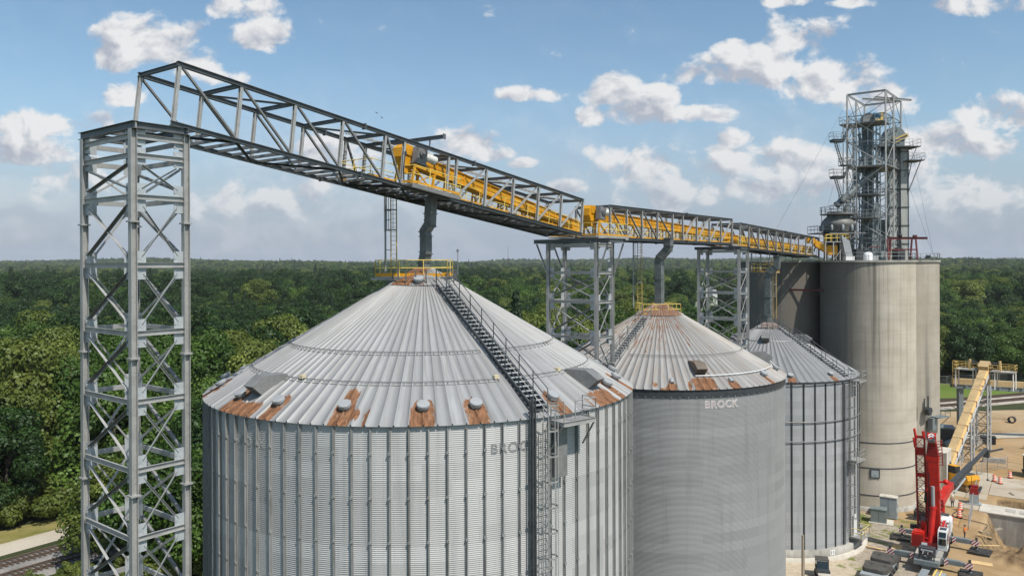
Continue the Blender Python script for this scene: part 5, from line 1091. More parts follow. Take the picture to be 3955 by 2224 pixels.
B('hoist_rope', 'dark', lambda m: (m.tube((23.9, -.1, 5), (23.9, -.1, 1.4), .035, 5), m.sphere((23.9, -.1, 1.3), .18, 8, 6)), lc)
B('carrier_bed', 'tgrey', lambda m: m.box((-2.6, 0, .85), (5.2, 2.4, .3)), lc)
for x in (-4.2, -3.0, .3):
    for s in (-1, 1): wheel(lc, (x, s * 1.05, .5), .74)
ex = thing('excavator', 'yellow tracked excavator with dark arm, at the foot of the tan conveyor', 'excavator', (69.6, 121.4, .05), R_(112))
for s in (-1, 1):
    B('track', 'soil', lambda m: (m.prism([(-1.9, .25), (-1.6, 0), (1.6, 0), (1.9, .3), (1.75, .75), (1.4, .9), (-1.4, .9), (-1.75, .7)], -.3 + s * 1.15, .3 + s * 1.15, MX), [m.box((-1.6 + i * .4, s * 1.15, .92), (.2, .6, .05)) for i in range(9)]), ex)
B('body', 'yellow', lambda m: (m.prism([(-1.7, .1 - .1), (-2.0, .7), (-1.8, 1.3), (1.5, 1.3), (1.7, .2), (1.5, 0)], -1.3, 1.3, Matrix.Translation((0, 0, 1.1)) @ Matrix.Rotation(PI / 2, 4, 'X')),), ex).location = (0, 0, 0)
B('cab', 'black', lambda m: m.prism([(.1, 1.9), (1.65, 1.9), (1.75, 2.6), (1.4, 3.5), (.2, 3.5)], -1.25, -.25, MX), ex)
B('cab_roof', 'yellow', lambda m: m.box((.8, .75, 3.52), (1.3, 1.05, .08)), ex)
B('exhaust_panel', 'dark', lambda m: (m.box((-.7, -.3, 2.46), (1.3, 1.6, .12)),), ex)
B('boom', 'dark', lambda m: (m.beam((1.4, 0, 2.2), (3.4, 0, 4.9), .4, .6, (0, 1, 0)), m.beam((3.3, 0, 4.8), (5.2, 0, 4.1), .4, .5, (0, 1, 0)), m.beam((5.2, 0, 4.3), (5.6, 0, 1.7), .35, .45, (0, 1, 0)), m.tube((2.0, .3, 2.2), (3.2, .3, 4.0), .12, 8)), ex)
B('bucket', 'dark', lambda m: m.prism([(5.2, 1.8), (6.0, 1.8), (6.1, 1.0), (5.5, .6), (4.9, .9)], -.6, .6, MX), ex)
def barrel(x, y, lab, tilt=0):
    t = thing('traffic_barrel', lab, 'traffic barrel', (x, y, .1), 0, 'orange and white traffic barrels', (tilt, 0, 0))
    B('drum', 'orange', lambda m: m.lathe([(.3, .06), (.29, .3), (.27, .32), (.265, .58), (.25, .6), (.245, .86), (.23, .88), (.22, 1.05), (.18, 1.1), (.001, 1.1)], 18), t)
    B('white_band', 'sign', lambda m: (m.lathe([(.296, .3), (.284, .44)], 18), m.lathe([(.272, .6), (.262, .73)], 18), m.lathe([(.25, .88), (.24, .98)], 18)), t)
    B('rubber_base', 'black', lambda m: m.lathe([(.45, 0), (.43, .07), (.3, .09)], 14), t)
for x, y, lab in ((63.2, 110.8, 'traffic barrel behind the other of the two by the worker in khaki'), (61.3, 107.7, 'traffic barrel nearest the white rear of the crane'), (77.0, 123.9, 'nearest of the traffic barrels on the pale paving at the right'), (76.9, 125.2, 'traffic barrel tucked right behind the nearest one on the pale paving'), (80.6, 127.1, 'traffic barrel farthest right, by the dark trailer')): barrel(x, y, lab)
def cabinet(lab, x, y, rz, w, d, h, mat):
    t = thing('electrical_cabinet', lab, 'cabinet', (x, y, .05), rz, 'electrical cabinets beside the silos')
    B('casing', mat, lambda m: (m.box((0, 0, h / 2 + .1), (w, d, h)), m.box((0, 0, .05), (w + .1, d + .1, .1))), t)
    B('lid', 'conc_l' if h > 2 else mat, lambda m: (m.box((0, 0, h + .14), (w + .14, d + .14, .08)), m.box((0, 0, h + .2), (w * .5, d * .9, .05))), t)
    B('door_seam', 'dark', lambda m: (m.box((0, -d / 2 - .005, h / 2 + .1), (.03, .02, h * .9)), m.box((w / 2 + .005, 0, h / 2 + .1), (.02, .03, h * .9))), t)
    return t
t = cabinet('tall pale grey electrical cabinet at the foot of the concrete silo', 51.9, 108.2, R_(-33), 2.1, 1.3, 2.7, 'tgrey')
B('notice', 'sign', lambda m: (m.box((1.065, .3, 2.2), (.02, .4, .6)), m.box((1.065, -.45, 1.2), (.03, .35, .5))), t)
t = cabinet('low dark green grey transformer cabinet on a pale slab beside the tall cabinet', 49.6, 106.3, R_(-28), 1.9, 1.5, 1.65, 'tgreen')
m = MB(); m.box((0, 0, .03), (3.0, 2.4, .16)); o = m.build('equipment_pad', MT['conc_l']); o.location = (49.9, 106.2, 0); o.rotation_euler = (0, 0, R_(-28)); tag(o, 'pale concrete slab under the low transformer cabinet', 'slab')
m = MB(); m.tube((0, 0, -.2), (0, 0, 5.2), .16, 10, .13); m.tube((.17, 0, 0), (.17, 0, 3.4), .03, 6); o = m.build('wooden_pole', MT['wood']); o.location = (31.9, 86.3, 0); tag(o, 'weathered wooden pole in front of the base of the smallest bin', 'pole')
sk = thing('utility_vehicle', 'small dark utility vehicle at the lower edge in front of the smallest bin', 'vehicle', (34.5, 87.4, 0), R_(75))
B('body', 'dark', lambda m: (m.box((0, 0, .75), (2.6, 1.35, .6)), m.box((-1.0, 0, 1.1), (.7, 1.3, .35))), sk)
B('roof', 'slab', lambda m: (m.prism([(-.1, 1.95), (1.2, 1.95), (1.35, 1.87), (1.35, 2.0), (-.1, 2.06)], -.7, .7, MX), [m.tube((x, y, 1.0), (x * .92, y, 1.97), .04, 6) for x in (-.1, 1.3) for y in (-.62, .62)]), sk)
B('windscreen', 'glass', lambda m: m.prism([(-.75, 1.05), (-.7, 1.05), (-.1, 1.93), (-.16, 1.93)], -.6, .6, MX), sk)
B('cargo_bed', 'conc_l', lambda m: m.box((-1.55, 0, 1.0), (.9, 1.3, .08)), sk)
for x in (-.9, .9):
    for s in (-1, 1): wheel(sk, (x, s * .65, .36), .52)
fd = thing('foundation_block', 'pale concrete foundation block with streaked walls in the excavation', 'foundation', (65.7, 110.4, 0))
def frb(m, s0, s1, d0, d1, z0, z1): m.prism([fr_(s0, d0), fr_(s1, d0), fr_(s1, d1), fr_(s0, d1)], z0, z1)
def fr_(s, d): return (65.7 + .822 * s + .57 * d, 110.4 - .57 * s + .822 * d)
m = MB(); frb(m, 0, 26, .12, 4.0, -6, -.05); wb(m, 'block_wall', 'conc_w', fd)
m = MB(); frb(m, -.08, 26, 0, 4.2, -.05, .12); wb(m, 'block_top', 'conc_l', fd)
m = MB(); frb(m, 3.0, 4.2, 1.6, 3.2, .12, .16); frb(m, 4.7, 7.0, 1.3, 3.1, .12, .16); wb(m, 'block_recess', 'conc_w', fd)
m = MB(); frb(m, 9.4, 9.7, .05, .14, -6, -.05); wb(m, 'form_seam', 'conc_w', fd)
cp = thing('air_compressor', 'small red and grey machine standing at the fence by the excavation', 'machine', (67.0, 107.9 + 6.0, .1), R_(-30))
B('housing', 'tgrey', lambda m: (m.box((0, 0, .75), (1.2, 1.1, 1.3)), m.box((0, 0, .06), (1.9, 1.5, .1)), m.box((0, -.56, .75), (.05, .03, 1.2))), cp)
B('hood', 'red_d', lambda m: (m.prism([(-.6, 1.4), (.6, 1.4), (.45, 2.3), (-.45, 2.3)], -.5, .5, MX), m.box((.1, .2, 2.45), (.9, .7, .3))), cp)
B('exhaust', 'dark', lambda m: (m.tube((.5, .5, 1.4), (.9, .9, 2.3), .2, 10), m.tube((-.3, .4, 2.3), (-.3, .4, 3.8), .04, 6)), cp)
sh = thing('dust_collector', 'dark ribbed dust collector with a slanted duct behind the crane head', 'dust collector', (81.6, 148, 0), R_(-20))
B('bin_body', 'dark', lambda m: (m.box((0, 0, 2.0), (2.8, 2.6, 4.0)), [m.box((-1.3 + i * .4, -1.32, 2.0), (.1, .1, 3.8)) for i in range(7)]), sh)
B('lid', 'cgrey', lambda m: (m.box((0, 0, 4.1), (3.1, 2.9, .3)), m.box((1.7, -.6, 3.8), (.5, .6, .7))), sh)
B('duct', 'cgrey', lambda m: (m.tube((-.4, -2.8, 1.4), (2.4, -2.2, 2.6), .5, 16), m.tube((-.5, -2.82, 1.3), (-.4, -2.8, 1.4), .95, 18)), sh)
rb = thing('receiving_house', 'narrow pale concrete receiving house beside the red crane boom', 'building', (67.4, 123.6, 0), R_(-38))
B('wall', 'conc_l', lambda m: m.box((0, 0, 2.75), (2.4, 4.2, 5.5)), rb); B('roof', 'conc_l', lambda m: m.box((0, 0, 5.56), (2.55, 4.4, .12)), rb); B('corner_post', 'white', lambda m: m.tube((1.28, -2.2, 0), (1.28, -2.2, 5.8), .09, 8), rb)
wk = thing('water_tank', 'cream plastic tank on a dark skid between the crane and the silo', 'tank', (56.6, 107.6, 0), R_(-35))
B('tank_body', 'cream', lambda m: (m.lathe([(.9, 1.1), (.98, 1.3), (.95, 1.5), (.98, 1.7), (.95, 1.9), (.9, 2.5), (.5, 2.75), (.01, 2.8)], 22),), wk); B('skid', 'dark', lambda m: (m.box((0, 0, .6), (2.6, 1.9, .9)), m.box((0, -1.3, .2), (4.0, .16, .14)), m.box((0, -1.7, .12), (4.4, .16, .14))), wk)
ld = thing('conveyor_gantry', 'tan and grey ladder gantry leaning against the silo foot behind the crane', 'gantry', (59.6, 112.6, 0), R_(-30))
B('ladder_rail', 'tan_l', lambda m: (m.beam((-.5, 0, 0), (.2, .9, 8.0), .12, .16), m.beam((.6, 0, 0), (1.3, .9, 8.0), .12, .16)), ld); B('rungs', 'dark', lambda m: [m.beam((-.5 + .7 * i / 16, .9 * i / 16, .5 * i), (.6 + .7 * i / 16, .9 * i / 16, .5 * i), .06, .06) for i in range(1, 16)], ld)
dp = thing('box_trailer', 'white topped trailer with black ribbed front cut by the right edge', 'trailer', (85.0, 128.4, .1), R_(-24))
B('front_panel', 'black', lambda m: (m.box((-.9, 0, 1.9), (.2, 2.6, 2.4)), [m.box((-1.02, -.9 + i * .45, 2.0), (.06, .22, 1.8)) for i in range(5)], m.box((-1.0, 0, .6), (.5, 2.2, .3))), dp); B('box_body', 'dark', lambda m: m.box((2.7, 0, 1.9), (7, 2.55, 2.4)), dp); B('roof', 'white', lambda m: m.box((2.6, 0, 3.14), (7.3, 2.7, .1)), dp)
for x in (3.5, 4.8): 
    for s in (-1, 1): wheel(dp, (x, s * 1.1, .5), .74)
db = thing('dumpster', 'black open dumpster on the sandy yard right of the lattice legs', 'dumpster', (91.9, 151.6, 0), R_(-20))
B('tub', 'black', lambda m: (m.box((0, 0, .75), (2.4, 1.6, 1.3)), m.box((0, 0, 1.42), (2.6, 1.8, .1)), [m.box((-.9 + i * .6, -.83, .75), (.08, .08, 1.2)) for i in range(4)]), db); 
m = MB(); m.box((0, 0, .55), (1.9, 1.3, 1.1)); m.box((0, 0, 1.12), (2.0, 1.4, .06)); o = m.build('concrete_block', MT['conc_l']); o.location = (89.2, 151.0, 0); o.rotation_euler = (0, 0, -.3); tag(o, 'pale block beside the black dumpster', 'block')
m = MB(); M = Matrix.Rotation(PI / 2, 3, 'X'); m.lathe([(.7, -.6), (.72, 0), (.7, .6), (.6, .6), (.6, -.6), (.7, -.6)], 22, M=M); o = m.build('culvert_pipe', MT['black']); o.location = (108.9, 171.0, .7); o.rotation_euler = (0, 0, -.9); tag(o, 'short black culvert pipe lying on the sandy yard', 'pipe')
m = MB(); m.box((0, 0, .4), (3.4, .9, .8)); o = m.build('concrete_barrier', MT['conc_w']); o.location = (84.2, 137.2, .05); o.rotation_euler = (0, 0, -.35); tag(o, 'grey concrete barrier left of the trailer', 'barrier')
def fence(lab, pts, name='mesh_fence', h=1.9):
    t = thing(name, lab, 'fence', (pts[0][0], pts[0][1], 0), 0, 'chain link fences on the site'); m = MB(); w = MB()
    for a, b in zip(pts[:-1], pts[1:]):
        a = Vector((*a, .05)); b = Vector((*b, .05)); n = max(1, round((b - a).length / 2.6))
        for i in range(n + 1): p = a.lerp(b, i / n); m.tube(p, p + Vector((0, 0, h)), .035, 6)
        for z in (.15, h): m.tube(a + Vector((0, 0, z)), b + Vector((0, 0, z)), .028, 6)
        L = (b - a).length; k2 = int(L / .3)
        for i in range(k2):
            p = a.lerp(b, i / k2); q = a.lerp(b, min(1, (i + 5) / k2)); w.beam(p + Vector((0, 0, .15)), q + Vector((0, 0, h)), .009, .009); w.beam(q + Vector((0, 0, .15)), p + Vector((0, 0, h)), .009, .009)
    wb(m, 'fence_posts', 'galv', t); wb(w, 'wire_mesh', 'galv', t)
fence('chain link fence from the crane rear past the red and grey machine to the barrels', [(60.0, 103.2), (63.6, 108.6), (66.3, 112.9)]); fence('chain link fence behind the red and grey machine', [(67.8, 115.4), (72.2, 121.6), (74.2, 125.4)]); fence('chain link fence by the box trailer', [(75.8, 128.2), (79.5, 131.4), (84.5, 133.8)])
fence('chain link fence at the foot of the forest behind the mown field', [(122, 224), (150, 231), (186, 240)], 'field_fence', 2.4)
# ---------------------------------------------------------------- people
def person(lab, loc, rz, pose, top, hat, hatm):
    """pose: dict of joints in metres, facing -y"""
    t = thing('person', lab, 'person', loc, rz)
    J = dict(pelvis=(0, 0, .95), waist=(0, 0, 1.1), chest=(0, -.02, 1.32), neck=(0, -.02, 1.49), head=(0, -.04, 1.6), crown=(0, -.03, 1.74))
    for s, n in ((-1, 'l'), (1, 'r')):
        J[n + 'sh'] = (s * .19, -.01, 1.42); J[n + 'el'] = (s * .27, .0, 1.14); J[n + 'wr'] = (s * .25, -.14, .93); J[n + 'pm'] = (s * .24, -.18, .85)
        for k2 in range(4): J[n + 'f%d' % k2] = (s * (.21 + .022 * k2), -.23 - .01 * (k2 % 3), .77 + .006 * abs(k2 - 1.5))
        J[n + 'th'] = (s * .2, -.24, .84)
        J[n + 'hp'] = (s * .1, 0, .9); J[n + 'kn'] = (s * .12, -.04, .5); J[n + 'an'] = (s * .13, .03, .09); J[n + 'to'] = (s * .14, -.15, .04)
    J.update(pose)
    Rr = dict(pelvis=.15, waist=.14, chest=.165, neck=.06, head=.1, crown=.075)
    for n in 'lr': Rr.update({n + 'sh': .075, n + 'el': .052, n + 'wr': .036, n + 'pm': .042, n + 'th': .011, n + 'hp': .1, n + 'kn': .066, n + 'an': .045, n + 'to': .04, **{n + 'f%d' % q: .01 for q in range(4)}})
    E = [('pelvis', 'waist'), ('waist', 'chest'), ('chest', 'neck'), ('neck', 'head'), ('head', 'crown')]
    for n in 'lr': E += [('chest', n + 'sh'), (n + 'sh', n + 'el'), (n + 'el', n + 'wr'), (n + 'wr', n + 'pm'), (n + 'pm', n + 'th'), ('pelvis', n + 'hp'), (n + 'hp', n + 'kn'), (n + 'kn', n + 'an'), (n + 'an', n + 'to')] + [(n + 'pm', n + 'f%d' % q) for q in range(4)]
    def skin(name, edges, root, add, m, par):
        ks = []
        for a, b in edges:
            for q in (a, b):
                if q not in ks: ks.append(q)
        me = bpy.data.meshes.new(name); me.from_pydata([J[q] for q in ks], [(ks.index(a), ks.index(b)) for a, b in edges], [])
        ob = bpy.data.objects.new(name, me); C.objects.link(ob); md = ob.modifiers.new('s', 'SKIN'); 
        if not me.skin_vertices: me.attributes.new('skin', 'FLOAT', 'POINT')
        sv_ = me.skin_vertices[0].data
        for i, q in enumerate(ks): sv_[i].radius = (Rr[q] + add,) * 2; sv_[i].use_root = q == root
        ob.modifiers.new('d', 'SUBSURF').levels = 1; bpy.context.view_layer.update()
        nm = bpy.data.meshes.new_from_object(ob.evaluated_get(bpy.context.evaluated_depsgraph_get())); bpy.data.objects.remove(ob); nm.polygons.foreach_set('use_smooth', [True] * len(nm.polygons)); nm.materials.clear()
        return link(nm, name, m, par)
    skin('body', E, 'pelvis', 0, MT['skin'], t)
    skin('shirt', [('waist', 'chest')] + [e for n in 'lr' for e in (('chest', n + 'sh'), (n + 'sh', n + 'el'), (n + 'el', n + 'wr'))][:6], 'waist', .014, MT[top], t)
    skin('trousers', [('waist', 'pelvis')] + [e for n in 'lr' for e in (('pelvis', n + 'hp'), (n + 'hp', n + 'kn'), (n + 'kn', n + 'an'))], 'pelvis', .014, MT['denim'], t)
    hx = Vector(J['head'])
    m = MB(); m.lathe([(.17, .07), (.125, .08), (.125, .13), (.09, .19), (.001, .215)], 16, hx); m.build('hard_hat', MT[hatm], t)
    m = MB()
    for s in (-1, 1): m.sphere(hx + Vector((s * .035, -.093, .02)), .012, 8, 6)
    m.build('eyes', MT['ink'], t)
    m = MB(); m.prism([(-.115, .0), (-.095, .025), (-.095, -.02)], -.015 , .015, Matrix.Translation(hx) @ Matrix(((0, 0, 1, 0), (1, 0, 0, 0), (0, 1, 0, 0), (0, 0, 0, 1)))); m.box(hx + Vector((0, -.094, -.045)), (.05, .012, .012)); m.sphere(hx + Vector((.1, 0, 0)), .025, 8, 6, (.4, 1, 1.3)); m.sphere(hx + Vector((-.1, 0, 0)), .025, 8, 6, (.4, 1, 1.3)); m.build('face_features', MT['skin'], t)
    return t
person('worker in khaki shirt, dark trousers and white hard hat walking behind the crane', (62.8, 112.0, .09), R_(160), dict(lkn=(-.12, -.14, .5), lan=(-.13, -.12, .1), lto=(-.14, -.3, .05), ran=(.13, .18, .14), rto=(.14, .02, .05)), 'khaki', 1, 'sign')
person('worker in bright orange shirt standing beside the white rear body of the crane', (57.3, 99.5, .05), R_(60), dict(rel=(.3, -.16, 1.24), rwr=(.22, -.4, 1.2), rpm=(.2, -.48, 1.2), rth=(.16, -.5, 1.25), **{'rf%d' % q: (.16 + .022 * q, -.56, 1.19) for q in range(4)}), 'hivis', 1, 'dark')

# ---------------------------------------------------------------- loose stuff about the yard
gq = random.Random(31)
for i, (x, y) in enumerate(((61.0, 101.5), (60.2, 100.2), (63.5, 102.6), (58.9, 96.9), (75.5, 118.5), (72.3, 133.0), (86.0, 141.0), (94.5, 139.5), (52.8, 101.8), (44.3, 96.4))):
    m = MB(); L = gq.uniform(1.4, 3.2); m.box((0, 0, .04), (L, .22, .07)); m.box((gq.uniform(-.3, .3), .18, .1), (L * .8, .2, .06), gq.uniform(-.25, .25))
    o = m.build('timber', MT['ply' if i % 2 else 'wood']); o.location = (x, y, .1); o.rotation_euler = (0, 0, gq.uniform(0, 3.1)); tag(o, 'loose pieces of timber lying on the dirt of the yard', 'timber', 'loose timber on the yard')
for i, (x, y, r) in enumerate(((77.5, 140.0, 2.4), (98.5, 147.0, 3.0), (101.0, 133.0, 2.6), (69.5, 101.2, 1.6))):
    n = 30; mm = 10; vs = []; fs = []
    for a in range(mm + 1):
        for b in range(n):
            q = a / mm; rr = r * q * (1 + .18 * math.sin(b * .9 + i) + .1 * math.sin(b * 2.3)); h = .42 * r * (1 - q) ** 1.3 * (1 + .2 * math.sin(b * 1.7 + a)) ; vs.append((rr * math.cos(2 * PI * b / n), rr * math.sin(2 * PI * b / n), h - .05 * q))
    for a in range(mm):
        for b in range(n): fs.append((a * n + b, a * n + (b + 1) % n, (a + 1) * n + (b + 1) % n, (a + 1) * n + b))
    me = bpy.data.meshes.new('dirt_heap'); me.from_pydata(vs, [], fs); me.update(); o = link(me, 'dirt_heap', MT['soil']); o.location = (x, y, .02)
    tag(o, ('brown dirt heap between the excavator and the lattice legs', 'brown dirt heap on the sandy yard beyond the black dumpster', 'brown dirt heap beyond the box trailer', 'small brown dirt heap at the edge of the excavation')[i], 'dirt heap', 'dirt heaps')
m = MB(); P = [Vector((62 + 1.2 * math.sin(i * .5), 103 + i * .55, .12 + .03 * math.sin(i))) for i in range(16)]; m.pipe(P, .05, 6); tag(m.build('hose', MT['black']), 'black hose snaking along the fence behind the crane', 'hose')
# ---------------------------------------------------------------- ground, hills, tracks
def terr(r):
    r = np.asarray(r, float); t = np.clip((r - 700) / 3000, 0, 1); return 20 * t * t * (3 - 2 * t)
def terr2(x, y):
    r = np.hypot(x, y); a = np.arctan2(x, y)
    return terr(r) + np.clip((r - 900) / 2500, 0, 1) * (8 * np.sin(a * 9 + r * .0016) + 6 * np.sin(a * 23 + 1 + r * .003) + 4 * np.sin(a * 41 + r * .002))
SX0, SX1, SY0, SY1 = 20., 122., 78., 172.   # the worked site is a finer sheet let into the ground
def build_ground():
    rs = np.concatenate([[0, 30], np.geomspace(60, 9000, 46)]); na = 120
    # big sheet as a grid of rectangles with a hole for the site sheet
    xs = np.unique(np.concatenate([-np.geomspace(40, 9000, 34), [0], [SX0, SX1, 60, 90], np.geomspace(160, 9000, 30)]))
    ys = np.unique(np.concatenate([-np.geomspace(40, 3000, 12), [0, 40, SY0, SY1, 110, 140], np.geomspace(210, 9000, 44)]))
    X, Y = np.meshgrid(xs, ys); Z = terr2(X, Y) * (np.hypot(X, Y) > 600)
    v = np.stack([X.ravel(), Y.ravel(), Z.ravel()], 1); nx = len(xs); f = []
    for j in range(len(ys) - 1):
        for i in range(nx - 1):
            cx = (xs[i] + xs[i + 1]) / 2; cy = (ys[j] + ys[j + 1]) / 2
            if SX0 < cx < SX1 and SY0 < cy < SY1: continue
            f.append((j * nx + i, j * nx + i + 1, (j + 1) * nx + i + 1, (j + 1) * nx + i))
    tag(link(npmesh('ground', v, np.array(f), True), 'ground', MT['ground']), kind='structure')
build_ground()
# worked site: sandy dirt with an excavation in front of the concrete foundation block
ua = Vector((.57, .822, 0)); va = Vector((-.822, .57, 0))       # crane axis frame
def site_z(X, Y):
    # block front face runs through P along -va; the dig lies on its near side
    px, py = 65.7, 110.4
    s = (X - px) * .822 - (Y - py) * .57            # along face to the right
    d = -((X - px) * .57 + (Y - py) * .822)         # distance in front of face
    ramp = np.clip((s - 0.9) / 2.2, 0, 1) * np.clip((15.5 + .35 * s - d) / 4.5, 0, 1) * (d > -1.)
    bump = .35 * np.sin(X * 1.3 + Y * .7) * np.sin(Y * .9 - X * .5)
    rough = sum(np.sin(X * a + Y * b + c) * h for a, b, c, h in ((2.3, 1.1, 0, .16), (-1.7, 2.9, 1, .14), (4.1, -2.2, 2, .1), (3.3, 4.6, .5, .08), (6.1, 1.7, 3, .06), (-5.2, 5.9, 1.4, .05)))
    z = -4.3 * ramp ** 1.5 * (2.2 - 1.2 * ramp) + (bump + rough) * np.clip(ramp * 3, 0, 1)
    # trench behind the block
    s2 = s; d2 = -d - 4.2
    tr = np.clip((s2 - 1.6) / 1.2, 0, 1) * np.clip(d2 / .7, 0, 1) * np.clip((5.2 - d2) / .6, 0, 1)
    z = z - 3.2 * tr * (d < 0)
    # spoil heap in the near right corner
    hx, hy = 60.6, 91.2; g = np.exp(-(((X - hx) / 2.6) ** 2 + ((Y - hy) / 2.4) ** 2)); z = z + 1.9 * g + rough * np.clip(g * 2.5, 0, 1) * 1.3
    edge = np.clip(np.minimum(np.minimum(X - SX0, SX1 - X), np.minimum(Y - SY0, SY1 - Y)) / 2, 0, 1)
    und = .05 * np.sin(X * .35) * np.sin(Y * .31) + .03 * np.sin(X * 1.1 + Y * .4)
    return (z + und) * edge
nx, ny = 273, 252
xs = np.linspace(SX0, SX1, nx); ys = np.linspace(SY0, SY1, ny); X, Y = np.meshgrid(xs, ys); Z = site_z(X, Y)
v = np.stack([X.ravel(), Y.ravel(), Z.ravel()], 1)
i = np.arange(ny - 1)[:, None] * nx + np.arange(nx - 1)[None]; f = np.stack([i, i + 1, i + nx + 1, i + nx], 2).reshape(-1, 4)
k = NT('site_ground'); o = k.pos(); x, y, z = k.sep(o)
c = k.mix(k.ramp(k.noise(o, .09, 6, .6), .35, .65), (.33, .215, .1), (.43, .305, .175))
c = k.mix(k.ramp(k.noise(o, .16, 6, .65, .5), .52, .68, 0, .8), c, (.5, .285, .11))
c = k.mix(k.ramp(k.noise(o, .22, 6, .7), .55, .72, 0, .7), c, (.34, .24, .14))
def near(cx, cy, r0, r1):
    dx = k.mth('SUBTRACT', x, cx); dy = k.mth('SUBTRACT', y, cy); q = k.mth('SQRT', k.mth('ADD', k.mth('MULTIPLY', dx, dx), k.mth('MULTIPLY', dy, dy)))
    return k.ramp(k.mth('ADD', q, k.mth('MULTIPLY', k.mth('SUBTRACT', k.noise(o, .5, 5, .6), .5), 7.)), r0, r1, 1., 0.)
gv = k.mix(k.ramp(k.noise(o, 1.8, 5, .7), .3, .7), (.26, .215, .17), (.47, .41, .34))
c = k.mix(near(46.5, 96, 2.5, 6), c, (.4, .2, .065))
c = k.mix(near(62.5, 96.5, 3.5, 7.5), c, k.mix(k.ramp(k.noise(o, .9, 6, .7), .35, .62), (.14, .085, .04), (.3, .2, .1)))
rut = k.n('ShaderNodeTexWave', wave_type='BANDS', bands_direction='X'); k.put(rut, 'Vector', k.n('ShaderNodeMapping', ins={0: o, 2: (0, 0, -.62)}).outputs[0]); k.put(rut, 'Scale', .12); k.put(rut, 'Distortion', 9.); k.put(rut, 'Detail', 3.)
c = k.mix(k.mth('MULTIPLY', k.ramp(rut.outputs[0], .8, .95), k.ramp(k.noise(o, .07, 3), .45, .6, 0., .55)), c, (.2, .125, .06))
c = k.mix(near(36, 101, 15.5, 17.5), c, gv)
c = k.mix(near(33, 89, 6, 9), c, k.mix(k.ramp(k.noise(o, 1.2, 5, .7), .3, .7), (.46, .38, .27), (.58, .5, .39)))
gr = k.mix(k.ramp(k.noise(o, 1.5, 4, .7), .3, .7), (.1, .15, .025), (.2, .21, .06))
gm = k.ramp(k.noise(o, .42, 5, .65, .6), .5, .58)
c = k.mix(k.mth('MULTIPLY', gm, k.mth('MAXIMUM', near(48.5, 103.5, 5, 8.5), near(40.5, 91.2, 2.5, 5))), c, gr)
c = k.mix(near(47.0, 108.0, 1.6, 2.8), c, gr)
c = k.mix(k.ramp(z, -.5, -.1, 1., 0.), c, k.mix(k.ramp(k.noise(o, .9, 6, .7), .35, .62), (.13, .085, .045), (.33, .23, .125)))
c = k.mix(k.ramp(z, .25, .6, 0., 1.), c, k.mix(k.ramp(k.noise(o, 1.1, 6, .7), .35, .62), (.13, .085, .045), (.3, .2, .11)))
c = k.mix(k.ramp(k.noise(o, 5., 4, .7), .3, .7, 0., .3), c, (.22, .16, .09))
ms = k.fin(c, .93, 0, bump=k.noise(o, 2.4, 7, .7), bs=.7, bd=.12, spec=.2)
tag(link(npmesh('site_dirt', v, f, True), 'site_dirt', ms), kind='structure')
def sheet(name, poly, z, m):
    me = bpy.data.meshes.new(name); me.from_pydata([(x, y, z) for x, y in poly], [], [list(range(len(poly)))]); me.update()
    return tag(link(me, name, m), kind='structure')
sheet('sandy_yard', [(60, SY1), (150, SY1), (210, 178), (160, 192), (120, 186), (80, 182)], .012, MT['dirt'])
sheet('sandy_yard', [(SX1, 92), (240, 92), (240, 180), (150, SY1 + .2), (SX1, SY1 + .2)], .012, MT['dirt'])
sheet('pale_road', [(84, 154), (121.9, 159.2), (121.9, 163.5), (84, 158.5)], .11, MT['road'])
sheet('pale_road', [(122.1, 159.2), (235, 158), (235, 163), (122.1, 163.5)], .02, MT['road'])
sheet('mown_field', [(60, 200), (120, 202.5), (150, 211), (260, 235), (260, 262), (120, 226), (60, 222)], .016, MT['grass'])
sheet('clearing', [(82, 372), (112, 372), (180, 606), (136, 606)], .03, MT['grass'])
# concrete paving behind the crane
def fr(s, d): return (65.7 + .822 * s + .57 * d, 110.4 - .57 * s + .822 * d)      # s right along the block face, d behind it
def slab3(name, pts, z0, z1, m, kind='structure'):
    b = MB(); b.prism(pts, z0, z1); return tag(b.build(name, m), kind=kind)
slab3('concrete_paving', [fr(.5, 9.9), fr(24, 9.9), fr(24, 22), fr(.5, 22)], -.4, .1, MT['pad'])
slab3('concrete_paving', [fr(-9.5, 6.5), fr(.4, 6.5), fr(.4, 24), fr(-7, 24)], -.4, .085, MT['pad'])
slab3('concrete_paving', [fr(-8, .5), fr(-.2, .5), fr(-.2, 4.6), fr(-8, 4.6)], -.4, .075, MT['pad'])
